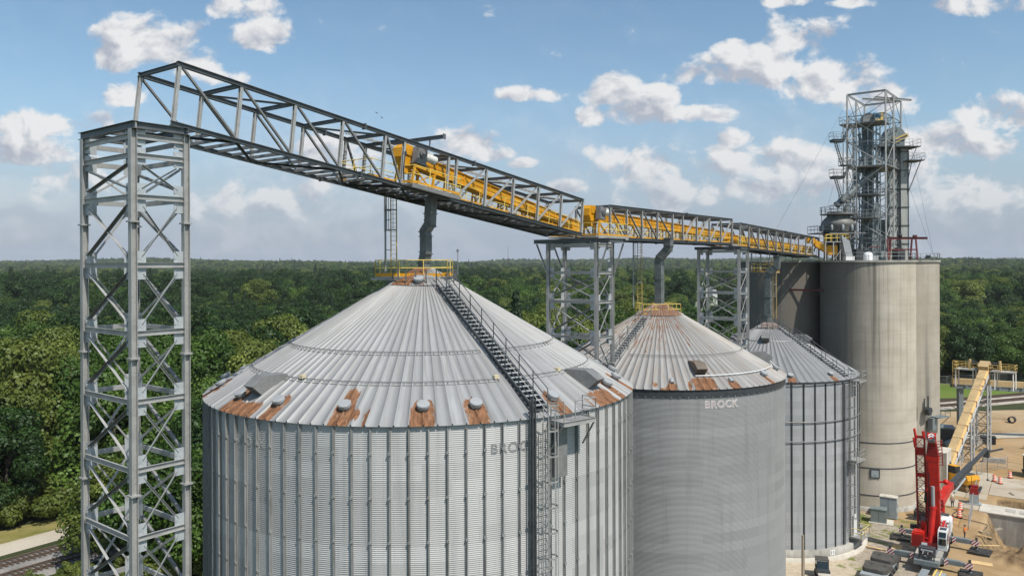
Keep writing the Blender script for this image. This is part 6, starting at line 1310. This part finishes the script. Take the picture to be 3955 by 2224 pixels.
# railway
BAL = 'ballast'
def track(name, pts, bal=True):
    pts = [Vector(p) for p in pts]
    if bal:
        b = MB()
        for a, c in zip(pts[:-1], pts[1:]):
            d = (c - a).normalized(); n = Vector((-d.y, d.x, 0))
            vs = [a - n * 2.6, a - n * 1.6 + Vector((0, 0, .3)), a + n * 1.6 + Vector((0, 0, .3)), a + n * 2.6, c - n * 2.6, c - n * 1.6 + Vector((0, 0, .3)), c + n * 1.6 + Vector((0, 0, .3)), c + n * 2.6]
            b.add(vs, [[0, 1, 5, 4], [1, 2, 6, 5], [2, 3, 7, 6]])
        tag(b.build('track_ballast', MT[BAL]), kind='structure')
    return pts
def rails(label, pts, ties=True):
    t = thing('railway_track', label, 'track', pts[0], 0, 'railway tracks'); o = Vector(pts[0])
    for s in (-1, 1):
        b = MB()
        for a, c in zip(pts[:-1], pts[1:]):
            d = (c - a).normalized(); n = Vector((-d.y, d.x, 0)); b.beam(a + n * s * .75 - o + Vector((0, 0, .5)), c + n * s * .75 - o + Vector((0, 0, .5)), .09, .17)
        b.build('rail', MT['rail'], t)
    if ties:
        b = MB()
        for a, c in zip(pts[:-1], pts[1:]):
            d = (c - a).normalized(); n = Vector((-d.y, d.x, 0)); L = (c - a).length
            for i in range(int(L / .6)): p = a + d * (i * .6) - o + Vector((0, 0, .34)); b.beam(p - n * 1.25, p + n * 1.25, .24, .16)
        b.build('sleepers', MT['tie'], t)
dl = Vector((.575, .818, 0)); nl = Vector((-.818, .575, 0))
A0 = Vector((-60.0, 92.2, 0)) - nl * .9
for q, lab in ((0, 'railway track at the lower left nearest to the sandy road'), (-4.4, 'railway track at the lower left farther from the sandy road')):
    p = track('t', [A0 + nl * q - dl * 40, A0 + nl * q + dl * 70]); rails(lab, p)
P = [A0 - dl * 40 + nl * 4, A0 + dl * 40 + nl * 4, A0 + dl * 40 + nl * 8.2, A0 - dl * 40 + nl * 8.8]; sheet('sandy_track_road', [(p.x, p.y) for p in P], .03, MT['road'])
P = [A0 - dl * 40 + nl * 8.8, A0 + dl * 40 + nl * 8.2, A0 + dl * 40 + nl * 13, A0 - dl * 40 + nl * 15]; sheet('rough_grass', [(p.x, p.y) for p in P], .02, MT['rough'])
RR = [Vector((60, 188, 0)), Vector((104, 195, 0)), Vector((134, 206, 0)), Vector((230, 243, 0))]
BAL = 'gravel'
rails('railway track behind the silos along the mown field', track('t', RR))
RR2 = [p + Vector((1.6, -4.8, 0)) for p in RR]; RR2[-1] = Vector((236, 236, 0))
rails('railway track behind the silos on the sandy side', track('t', RR2), True)

# ---------------------------------------------------------------- trees
def crown_mesh(seed, rx, rz, nl, nleaf, size, cone=False):
    g = np.random.default_rng(seed); V = []; lc = []; lr = []
    for i in range(nl):
        if cone:
            h = g.random() ** .8; r = rx * (1 - h) * (.55 + .45 * g.random()); a = g.random() * 2 * PI; lc.append((r * math.cos(a), r * math.sin(a), -rz + 2 * rz * h)); lr.append(rx * (.16 + .26 * (1 - h)))
        else:
            u = g.uniform(-.55, 1); a = g.random() * 2 * PI; q = math.sqrt(max(0, 1 - u * u)); k = g.uniform(.5, .95)
            lc.append((rx * q * math.cos(a) * k, rx * q * math.sin(a) * k, rz * u * k)); lr.append(rx * g.uniform(.22, .44))
    lc = np.array(lc); lr = np.array(lr); pr = lr ** 2 / np.sum(lr ** 2)
    li = g.choice(nl, nleaf, p=pr); d = g.normal(size=(nleaf, 3)); d[:, 2] += .35; d /= np.linalg.norm(d, axis=1)[:, None]
    pos = lc[li] + d * (lr[li] * g.uniform(.72, 1.06, nleaf))[:, None] * np.array([1, 1, .8])
    nrm = d + np.array([0, 0, .25]) + g.normal(size=(nleaf, 3)) * .4; nrm /= np.linalg.norm(nrm, axis=1)[:, None]
    t = np.cross(nrm, g.normal(size=(nleaf, 3))); t /= np.linalg.norm(t, axis=1)[:, None]; b = np.cross(nrm, t)
    s = size * g.uniform(.6, 1.35, nleaf)[:, None]; droop = nrm * s * .25
    v = np.stack([pos - t * s * .5, pos - b * s * .38 + droop * .2, pos + t * s * .5, pos + b * s * .38 + droop * .2], 1).reshape(-1, 3)
    f = np.arange(nleaf * 4).reshape(-1, 4)
    me = npmesh('crown', v, f)
    lt = g.random(nl)
    at = me.attributes.new('tone', 'FLOAT', 'POINT'); at.data.foreach_set('value', np.repeat(np.clip(.78 * lt[li] + .22 * g.random(nleaf), 0, 1), 4).astype(np.float32))
    return me
def trunk_mesh(h, r, seed):
    g = random.Random(seed); m = MB(); m.tube((0, 0, -.2), (0, 0, h * .6), r, 9, r * .6, False); m.tube((0, 0, h * .6), (.1, 0, h), r * .6, 7, r * .22, False)
    for i in range(6):
        a = g.random() * 6.28; z = h * g.uniform(.42, .8); l = h * g.uniform(.22, .34); m.tube((0, 0, z), (l * math.cos(a) * .8, l * math.sin(a) * .8, z + l * .75), r * .34, 6, r * .1, False)
    me = m.mesh('trunk'); me.materials.append(MT['bark']); return me
KIND = []   # (label stem, crown mesh, trunk mesh, crown centre height, radius)
def kind(lab, seed, rx, rz, nl, nleaf, size, mat, cone=False):
    me = crown_mesh(seed, rx, rz, nl, nleaf, size, cone); me.materials.append(MT[mat]); hc = (rz * 1.02 + 1.0) if cone else (rz * .7 + .2 if rx < 3 else rz * .74 + 1.3)
    KIND.append((lab, me, trunk_mesh(hc + rz * .4, .3, seed), hc, rx, rz))
kind('deep green broadleaf tree', 1, 5.2, 7.2, 46, 15000, .4, 'leafA')
kind('mid green broadleaf tree', 2, 5.8, 6.6, 52, 16000, .39, 'leafB')
kind('olive green broadleaf tree', 3, 5.4, 7.4, 48, 15000, .4, 'leafC')
kind('mid green spreading tree', 4, 6.6, 6.0, 58, 17000, .4, 'leafB')
kind('deep green tall tree', 5, 4.8, 8.2, 46, 15000, .39, 'leafA')
kind('dark pointed conifer', 6, 3.4, 8.6, 90, 11000, .36, 'leafD', True)
kind('bright green bush', 8, 2.8, 2.2, 26, 7000, .27, 'leafC')
KPROB = [.2, .28, .16, .25, .1, .01]
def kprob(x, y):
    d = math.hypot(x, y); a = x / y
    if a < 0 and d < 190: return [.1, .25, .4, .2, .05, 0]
    if a < -.02 and d < 1100: return [.43, .13, .04, .06, .33, .01]  # dark-leaved kinds favoured mid-left: cloud shadow put into the leaf colour
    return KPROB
def in_site(x, y):
    if 14 < x < 128 and y < 184: return True
    q = (x - A0.x) * nl.x + (y - A0.y) * nl.y; t = (x - A0.x) * dl.x + (y - A0.y) * dl.y
    if t > 78: return x > 10 and y < 184
    if q < -8.5 and t > 9 and y > 88: return False
    return q < 13.5
def field(x, y):
    if x > 58 and y < 224 + (x - 120) * .27 and y > 150: return True
    if x > 58 and y <= 184: return True
    if 64 < x < 210 and 372 < y < 606 and abs(x / y - .262) < .04: return True
    return False
g = np.random.default_rng(5); pts = []
# jittered grid thinning out with distance: nearest 285 become trees of their own, the rest one wood
def visible(x, y, m=.7): return y > 20 and abs(x) < m * y + 12
cand = []
r = 75.
step = 7.4
for yy in np.arange(60, 420, step):
    for xx in np.arange(-320, 320, step):
        x = xx + g.uniform(-2.8, 2.8); y = yy + g.uniform(-2.8, 2.8)
        if not visible(x, y) or in_site(x, y) or field(x, y): continue
        cand.append((x, y))
cand = np.array(cand)
def hidden(x, y):
    # wholly behind the bins or the silos as seen in the photograph: these belong to the wood
    px = 512 + 784 * x / y; m = 5.5 * 784 / y; top = 263 + 784 * (EYE - 21) / y
    f = lambda q: max(283 + abs(q - 417) * .51 if 203 < q < 632 else 999, 0)
    h = lambda q: min(f(q), 311 + abs(q - 659) * .55 if 600 < q < 786 else 999, 262 if 822 < q < 940 else 999)
    return all(top > h(q) + 1 for q in (px - m, px, px + m))
dist = np.hypot(cand[:, 0], cand[:, 1]); order = np.argsort(dist)
az = cand[:, 0] / cand[:, 1]
# leave out trees that the bins and silos hide completely at close range
vis = np.array([not hidden(*c) for c in cand])
order = [i for i in order if vis[i]]
NEAR = order[:255]; MID = order[255:] + [i for i in range(len(cand)) if not vis[i]]
def zone(x, y):
    a = x / y
    if a < -.49: z = 'left of the near lattice tower'
    elif a < -.30: z = 'between near tower and nearest bin'
    elif a < .02: z = 'behind the nearest bin'
    elif a < .3: z = 'between the two far towers'
    else: z = 'right of the silos'
    d = math.hypot(x, y); return ('front forest row ' if d < 150 else 'second forest belt ' if d < 215 else 'third forest belt ') + z
trees = {}
allo = {}
def put_tree(ki, x, y, s, sz, rz, label, group, z=0.):
    lab, cm, tm, hc, rx, rzz = KIND[ki]
    t = bpy.data.objects.new({5: 'conifer_tree', 6: 'bush'}.get(ki, 'broadleaf_tree'), None); C.objects.link(t); t.location = (x, y, z); t.rotation_euler = (0, 0, rz); t.scale = (s, s, s * sz)
    c = bpy.data.objects.new('crown', cm); C.objects.link(c); c.parent = t; c.location = (0, 0, hc)
    if ki != 6: q = bpy.data.objects.new('trunk', tm); C.objects.link(q); q.parent = t
    tag(t, label, 'bush' if ki == 6 else 'tree', group); return t
CLUST = g.random((40, 40))
for i in NEAR:
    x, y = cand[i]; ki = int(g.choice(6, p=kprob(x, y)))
    if g.random() < .35 and dist[i] < 200: ki = [0, 1, 1, 2, 2, 3][int(CLUST[int(x / 26) % 40, int(y / 26) % 40] * 6)]
    s = g.uniform(.98, 1.55) * (1. if dist[i] > 130 else .95); lb = KIND[ki][0] + ' in the ' + zone(x, y)
    put_tree(ki, x, y, s, g.uniform(.95, 1.2), g.uniform(0, 6.28), lb, lb.split(' in the ')[0] + 's, ' + zone(x, y))
for x, y, s in ((-52.5, 84.5, .5), (-49, 86.5, .55), (-46, 84.0, .6), (-43, 88, .62), (-40, 85, .75), (-37.5, 88, .8), (-35, 91.5, .95), (-32.5, 87.5, .95), (-29, 93.5, 1.2), (-28.5, 88, 1.0), (-25, 98, 1.4), (-31, 96, 1.2), (-36.5, 95, 1.0)):
    put_tree(6, x, y, s * 1.1, g.uniform(.9, 1.2), g.uniform(0, 6.28), 'bright green bush at the foot of the near lattice tower by the railway', 'bushes at the foot of the near tower')
for x, y, s, ki in ((-47.8, 92.3, .85, 2), (-43.5, 95.5, .95, 1), (-40.5, 90.8, .8, 2), (-36.5, 98.5, 1.1, 3), (-46.5, 98.5, .75, 1), (-39, 104, 1.1, 0), (-33, 103, 1.15, 1)):
    put_tree(ki, x, y, s, 1., g.uniform(0, 6.28), KIND[ki][0] + ' overhanging the railway behind the near lattice tower', KIND[ki][0] + 's overhanging the railway')
for i in range(26):
    p = A0 + nl * g.uniform(14, 17) + dl * (-26 + i * 2.3 + g.uniform(-.6, .6))
    if p.x / p.y < -.68: continue
    put_tree(6, p.x, p.y, g.uniform(.8, 1.5), g.uniform(.9, 1.4), g.uniform(0, 6.28), 'low green bush along the forest edge behind the sandy road', 'bushes along the forest edge')
# the wood beyond: one object, instanced by geometry nodes on a point cloud
P = [(*cand[i], g.uniform(.85, 1.25)) for i in MID if visible(*cand[i], .68)]
for yy in np.arange(420, 1100, 11.5):
    for xx in np.arange(-.68 * yy, .68 * yy, 11.5):
        x = xx + g.uniform(-4, 4); y = yy + g.uniform(-4, 4)
        if not field(x, y): P.append((x, y, g.uniform(.95, 2.0)))
yy = 1100.
while yy < 4300:
    st = 13 + (yy - 1100) * .006
    for xx in np.arange(-.68 * yy, .68 * yy, st): P.append((xx + g.uniform(-.4, .4) * st, yy + g.uniform(-.4, .4) * st, g.uniform(1.0, 1.6) * (1 + (yy - 1100) * .00012)))
    yy += st
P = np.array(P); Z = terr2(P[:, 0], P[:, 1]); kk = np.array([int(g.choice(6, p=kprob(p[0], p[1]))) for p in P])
me = bpy.data.meshes.new('forest_points'); me.vertices.add(len(P))
fo = tag(link(me, 'distant_forest', None), kind='stuff')
hcs = np.array([q[3] for q in KIND])[kk]
me.vertices.foreach_set('co', np.stack([P[:, 0], P[:, 1], Z + hcs * P[:, 2] * .97], 1).astype(np.float32).ravel())
me.attributes.new('kd', 'INT', 'POINT').data.foreach_set('value', kk.astype(np.int32))
me.attributes.new('sc', 'FLOAT_VECTOR', 'POINT').data.foreach_set('vector', np.stack([P[:, 2], P[:, 2], P[:, 2] * g.uniform(.85, 1.1, len(P))], 1).astype(np.float32).ravel())
me.attributes.new('rt', 'FLOAT_VECTOR', 'POINT').data.foreach_set('vector', np.stack([0 * Z, 0 * Z, g.uniform(0, 6.28, len(P))], 1).astype(np.float32).ravel())
me.update()
ng = bpy.data.node_groups.new('forest_nodes', 'GeometryNodeTree')
ng.interface.new_socket('Geometry', in_out='INPUT', socket_type='NodeSocketGeometry'); ng.interface.new_socket('Geometry', in_out='OUTPUT', socket_type='NodeSocketGeometry')
gi = ng.nodes.new('NodeGroupInput'); go = ng.nodes.new('NodeGroupOutput'); jn = ng.nodes.new('GeometryNodeJoinGeometry'); ng.links.new(jn.outputs[0], go.inputs[0])
def attr(nm, ty):
    a = ng.nodes.new('GeometryNodeInputNamedAttribute'); a.data_type = ty; a.inputs[0].default_value = nm; return [o for o in a.outputs if o.enabled][0]
first = {}
for o in bpy.data.objects:
    if o.name.startswith('crown') and o.parent: first.setdefault(o.data.name, o)
for q in range(6):
    if KIND[q][1].name not in first: continue
    oi = ng.nodes.new('GeometryNodeObjectInfo'); oi.inputs['Object'].default_value = first[KIND[q][1].name]; oi.inputs['As Instance'].default_value = True
    ip = ng.nodes.new('GeometryNodeInstanceOnPoints'); ng.links.new(gi.outputs[0], ip.inputs['Points']); ng.links.new(oi.outputs['Geometry'], ip.inputs['Instance'])
    cm = ng.nodes.new('FunctionNodeCompare'); cm.data_type = 'INT'; cm.operation = 'EQUAL'
    ins = [s for s in cm.inputs if s.enabled]; ng.links.new(attr('kd', 'INT'), ins[0]); ins[1].default_value = q
    ng.links.new(cm.outputs[0], ip.inputs['Selection']); ng.links.new(attr('sc', 'FLOAT_VECTOR'), ip.inputs['Scale'])
    er = ng.nodes.new('FunctionNodeEulerToRotation'); ng.links.new(attr('rt', 'FLOAT_VECTOR'), er.inputs[0]); ng.links.new(er.outputs[0], ip.inputs['Rotation'])
    ng.links.new(ip.outputs[0], jn.inputs[0])
fo.modifiers.new('forest', 'NODES').node_group = ng
# far wooded ridge on the skyline
N = 240; vs = []; fs = []
for i in range(N + 1):
    a = -.82 + 1.64 * i / N
    h = 44 + 6 * math.sin(a * 7 + 1) + 4.5 * math.sin(a * 19) + 3 * math.sin(a * 47 + 2) + 1.6 * math.sin(a * 160) + 14 * math.exp(-((a + .47) / .06) ** 2) + 11 * math.exp(-((a - .26) / .05) ** 2)
    for rr, z in ((4250, 5), (4700, h * .78), (5200, h), (6400, h - 8)): vs.append((rr * math.sin(a), rr * math.cos(a), z + (1.2 * math.sin(i * 2.7 + rr) if rr > 4300 else 0)))
for i in range(N):
    for k2 in range(3): b = i * 4 + k2; fs.append((b, b + 4, b + 5, b + 1))
tag(link(npmesh('hills', np.array(vs), np.array(fs), True), 'hills', MT['hills']), kind='structure')

# ---------------------------------------------------------------- far masts, buildings, birds
def gp(x, y, Y): # a point seen in the photograph, put at a depth
    xr = (x - 1977.5) - .0035 * (y - 1112); yr = y - 1016 + .0035 * (x - 1977.5); return Vector((xr * Y / 3028, Y, EYE - yr * Y / 3028))
q = gp(1768, 1040, 700); t = thing('cell_tower', 'thin mobile phone mast with antennas above the forest right of the nearest bin peak', 'mast', (q.x, q.y, 0))
m = MB(); m.tube((0, 0, 0), (0, 0, 48), .55, 8, .3); m.build('mast_pole', MT['galv_d'], t)
m = MB()
for i in range(6): a = i * PI / 3; m.box((1.1 * math.cos(a), 1.1 * math.sin(a), 46.5), (.35, .5, 2.4), a); m.tube((0, 0, 46.5), (1.1 * math.cos(a), 1.1 * math.sin(a), 46.5), .08, 5)
m.build('antennas', MT['vent'], t)
q = gp(1962, 1040, 1500); t = thing('radio_mast', 'hair thin radio mast on the skyline between the nearest bin and the middle tower', 'mast', (q.x, q.y, 0)); m = MB(); m.tube((0, 0, 0), (0, 0, 66), .5, 6, .25); m.build('mast_pole', MT['maroon'], t)
q = gp(548, 1000, 1400); t = thing('pylon', 'small lattice pylon on the skyline right of the foreground tower', 'mast', (q.x, q.y, 0)); m = MB()
for a in range(4): m.tube((2.5 * math.cos(a * PI / 2), 2.5 * math.sin(a * PI / 2), 0), (.2 * math.cos(a * PI / 2), .2 * math.sin(a * PI / 2), 50), .16, 5)
for i in range(8): m.box((0, 0, 8 + i * 5), (4.2 * (1 - i / 9), .2, .2))
m.build('mast_frame', MT['galv_d'], t)
q = gp(2355, 1020, 2200); t = thing('water_tower', 'tiny pale water tower on the skyline between the legs of the middle tower', 'tower', (q.x, q.y, 0)); m = MB(); m.sphere((0, 0, 38), 7, 16, 10, (1, 1, .75)); m.build('tank', MT['vent'], t); m = MB(); m.tube((0, 0, 0), (0, 0, 34), 2.2, 12, 1.3); m.build('stem', MT['vent'], t)
for lab, x, y, Y, s in (('low white building beyond the trees, left of the spout of the rusty-topped bin', 2425, 1138, 560, (5, 8, 2)), ('white building beyond the clearing, just left of the farthest lattice tower', 2655, 1132, 600, (13, 8, 1)), ('bright white building high in the trees behind the farthest lattice tower', 2795, 1062, 1100, (12, 10, 4)), ('small white building seen through the farthest lattice tower', 2745, 1128, 610, (8, 8, 1))):
    q = gp(x, y, Y); t = thing('white_building', lab, 'building', (q.x, q.y, 0)); h = max(4., q.z + s[2] * .4)
    m = MB(); m.box((0, 0, h / 2), (s[0], s[1], h)); m.build('wall', MT['white'], t); m = MB(); m.prism([(-s[1] / 2 - .3, h), (s[1] / 2 + .3, h), (0, h + 1.6)], -s[0] / 2, s[0] / 2, Matrix(((0, 0, 1), (1, 0, 0), (0, 1, 0)))); m.build('roof', MT['vent'], t)
for lab, x, y in (('higher of two dark birds gliding above the gallery', 1454, 437), ('lower of two dark birds gliding above the gallery', 1474, 455)):
    q = gp(x, y, 90); m = MB(); m.lathe([(.001, -.22), (.05, -.15), (.07, 0), (.05, .12), (.02, .2), (.001, .24)], 8, M=Matrix.Rotation(PI / 2, 3, 'X'))
    for s in (-1, 1): m.add([(0, -.08, .02), (s * .25, -.02, .1), (s * .48, .08, .05), (s * .25, .12, .1), (0, .1, .02), (s * .25, .05, .06)], [[0, 1, 3, 4], [1, 2, 3], [4, 3, 5, 0], [3, 2, 5], [2, 1, 0, 5]])
    m.add([(0, -.2, 0), (-.08, -.34, .01), (.08, -.34, .01), (0, -.27, -.02)], [[0, 1, 3], [0, 3, 2], [0, 2, 1], [1, 2, 3]])
    o = m.build('bird', MT['dark']); o.location = q; o.rotation_euler = (0, .3, .8); o.scale = (.6, .6, .6); tag(o, lab, 'bird', 'two dark birds in flight')

# ---------------------------------------------------------------- haze, sky, sun, camera
HAZE = True
if HAZE:
    m = MB(); m.box((0, 3000, 59), (9600, 6960, 162)); hz = m.build('haze', None); tag(hz, kind='stuff')
    hm = bpy.data.materials.new('haze_air'); hm.use_nodes = True; nt = hm.node_tree; nt.nodes.remove(nt.nodes['Principled BSDF'])
    pv = nt.nodes.new('ShaderNodeVolumePrincipled'); pv.inputs['Color'].default_value = (.93, .96, 1, 1); pv.inputs['Density'].default_value = .00006; pv.inputs['Anisotropy'].default_value = 0.
    nt.links.new(pv.outputs[0], nt.nodes['Material Output'].inputs['Volume']); hz.data.materials.append(hm)
SUN_AZ = math.atan2(.616, -.788); SUN_EL = R_(56)     # from +Y clockwise
w = bpy.data.worlds.new('World'); sc.world = w; w.use_nodes = True; nt = w.node_tree
class WN(NT):
    def __init__(s, t): s.t = t
k = WN(nt); bg = nt.nodes['Background']
sky = nt.nodes.new('ShaderNodeTexSky'); sky.sky_type = 'NISHITA'; sky.sun_disc = False; sky.sun_elevation = SUN_EL; sky.sun_rotation = SUN_AZ; sky.altitude = 100; sky.air_density = 1.0; sky.dust_density = 1.0; sky.ozone_density = 1.2
d = k.n('ShaderNodeTexCoord').outputs['Generated']; x, y, z = k.sep(d)
ys_ = k.mth('MAXIMUM', y, .05); U = k.mth('DIVIDE', x, ys_); V = k.mth('DIVIDE', z, ys_)
cv = k.n('ShaderNodeCombineXYZ'); k.put(cv, 0, U); k.put(cv, 1, k.mth('MULTIPLY', V, 1.25)); k.put(cv, 2, 0.)
nz = k.n('ShaderNodeTexNoise'); k.put(nz, 'Vector', cv.outputs[0]); k.put(nz, 'Scale', 17.); k.put(nz, 'Detail', 10); k.put(nz, 'Roughness', .58); k.put(nz, 'Distortion', .25)
n1 = nz.outputs[0]
of = k.n('ShaderNodeVectorMath', operation='ADD'); k.put(of, 0, cv.outputs[0]); k.put(of, 1, (.012, .02, 0))
nz2 = k.n('ShaderNodeTexNoise'); k.put(nz2, 'Vector', of.outputs[0]); k.put(nz2, 'Scale', 17.); k.put(nz2, 'Detail', 6); k.put(nz2, 'Roughness', .5); k.put(nz2, 'Distortion', .25)
n2 = nz2.outputs[0]
nlow = k.noise(cv.outputs[0], 3.2, 4, .5)
CL = [(375, 110, 120, 62, 1), (300, 135, 65, 48, 1), (480, 155, 105, 42, .9), (565, 195, 60, 22, .6), (665, 90, 75, 38, .75), (625, 18, 75, 32, .75), (110, 312, 135, 34, .9), (70, 395, 120, 48, .65), (170, 440, 120, 60, .45),
      (1325, 240, 88, 20, .85), (1310, 412, 38, 14, .7), (1540, 235, 70, 45, 1), (1600, 290, 95, 42, 1), (1655, 245, 50, 30, .85), (1775, 288, 68, 24, .95), (1495, 295, 45, 28, .7),
      (2010, 110, 75, 62, 1), (1925, 170, 150, 52, 1), (2090, 205, 130, 62, 1), (1800, 190, 110, 30, .7), (2210, 250, 110, 38, .85), (1860, 130, 60, 28, .8), (2510, 285, 90, 48, .95), (2400, 370, 130, 50, .75), (2480, 18, 150, 26, .5), (1990, 6, 60, 14, .6), (2140, 8, 60, 12, .4),
      (1180, 362, 72, 36, .9), (1235, 390, 55, 20, .8), (1420, 474, 55, 20, .8), (860, 395, 90, 55, .8), (1590, 415, 95, 55, .9), (1690, 490, 110, 50, .75), (1930, 395, 170, 48, .85), (1890, 470, 150, 40, .65), (1860, 350, 60, 22, .8), (1800, 430, 120, 40, .55), (640, 510, 160, 55, .5), (750, 480, 80, 30, .55), (2330, 440, 160, 60, .45), (2060, 470, 110, 50, .4), (2450, 470, 140, 60, .35), (330, 240, 60, 24, .4)]
best = None; shade = None
for (cx, cy, rx, ry, st) in CL:
    P = gp(cx * 1.5353, cy * 1.5353, 1.); uu, vv = P.x, P.z - EYE; ru, rv = rx * 1.5353 / 3028 * 1.3, ry * 1.5353 / 3028 * 1.35
    du = k.mth('DIVIDE', k.mth('SUBTRACT', U, uu), ru); dv = k.mth('DIVIDE', k.mth('SUBTRACT', V, vv), rv)
    # flatter base: squash below the centre
    dv2 = k.mth('MAXIMUM', dv, k.mth('MULTIPLY', dv, -1.25))
    q = k.mth('SUBTRACT', 1., k.mth('ADD', k.mth('MULTIPLY', du, du), k.mth('MULTIPLY', dv2, dv2)))
    q = k.mth('MULTIPLY', k.mth('MAXIMUM', q, -.6), .45 + .55 * st)
    best = q if best is None else k.mth('MAXIMUM', best, q)
    s_ = k.mth('MULTIPLY', k.mth('MAXIMUM', q, 0.), dv); shade = s_ if shade is None else k.mth('ADD', shade, s_)
den = k.mth('ADD', k.mth('MULTIPLY', best, .55), k.mth('MULTIPLY', k.mth('SUBTRACT', n1, .5), 2.3))
# generic broken cloud for the rest of the sky
gen = k.mth('MULTIPLY', k.ramp(k.mth('ADD', k.mth('MULTIPLY', nlow, .6), k.mth('MULTIPLY', n1, .4)), .55, .7, 0., .45), k.ramp(y, -.05, .05, 1., 0.))
thin = k.mth('MULTIPLY', k.ramp(k.mth('ADD', k.mth('MULTIPLY', nlow, .65), k.mth('MULTIPLY', n1, .35)), .42, .66, 0., .5), k.ramp(V, .03, .26, 1., .1))
cover = k.mth('MULTIPLY', k.ramp(V, .0, .16, .55, 1.), k.mth('MAXIMUM', k.mth('MAXIMUM', k.ramp(den, .03, .44, 0., .96), thin), gen))
lit = k.mth('ADD', k.mth('MULTIPLY', k.mth('SUBTRACT', n1, n2), 5.), k.mth('ADD', .62, k.mth('MULTIPLY', shade, .38)), clamp=True)
ccol = k.mix(lit, (3.3, 3.5, 4.05), (6.2, 6.2, 6.2))
lowc = k.mix(k.ramp(V, .0, .22), (3.3, 3.45, 4.05), ccol)
skyc = k.mix(k.ramp(V, -.02, .24, .93, 0.), sky.outputs[0], (2.5, 2.85, 3.95))
skyc = k.mix(1., skyc, k.mix(k.ramp(V, .05, .35), (.97, 1.0, .98), (.9, 1.02, 1.0)), 'MULTIPLY')
col = k.mix(cover, skyc, k.mix(.75, lowc, ccol))
k.put(bg, 0, col); bg.inputs[1].default_value = .085
w.cycles.sampling_method = 'MANUAL'; w.cycles.sample_map_resolution = 512
sl = bpy.data.lights.new('sun', 'SUN'); sl.energy = 2.9; sl.angle = R_(.53); sl.color = (1, .955, .88)
so = bpy.data.objects.new('sun', sl); C.objects.link(so)
sd = Vector((math.sin(SUN_AZ) * math.cos(SUN_EL), math.cos(SUN_AZ) * math.cos(SUN_EL), math.sin(SUN_EL))); so.rotation_euler = sd.to_track_quat('Z', 'Y').to_euler(); so.location = (60, -40, 120)
cam = bpy.data.cameras.new('camera'); co_ = bpy.data.objects.new('camera', cam); C.objects.link(co_); sc.camera = co_
cam.sensor_width = 36; cam.lens = 36 * 3028 / 3955; cam.shift_y = -(1112 - 1016) / 3955; cam.clip_end = 20000; cam.clip_start = .5
co_.location = (0, 0, EYE); co_.rotation_euler = (PI / 2, .0035, 0)
vs_ = sc.view_settings; vs_.view_transform = 'Standard'; vs_.look = 'None'; vs_.exposure = .68; vs_.gamma = 1
sc.cycles.max_bounces = 6; sc.cycles.diffuse_bounces = 3; sc.cycles.glossy_bounces = 3; sc.cycles.transmission_bounces = 2; sc.cycles.volume_bounces = 2; sc.cycles.transparent_max_bounces = 4
sc.cycles.use_denoising = True; sc.cycles.sample_clamp_indirect = 6
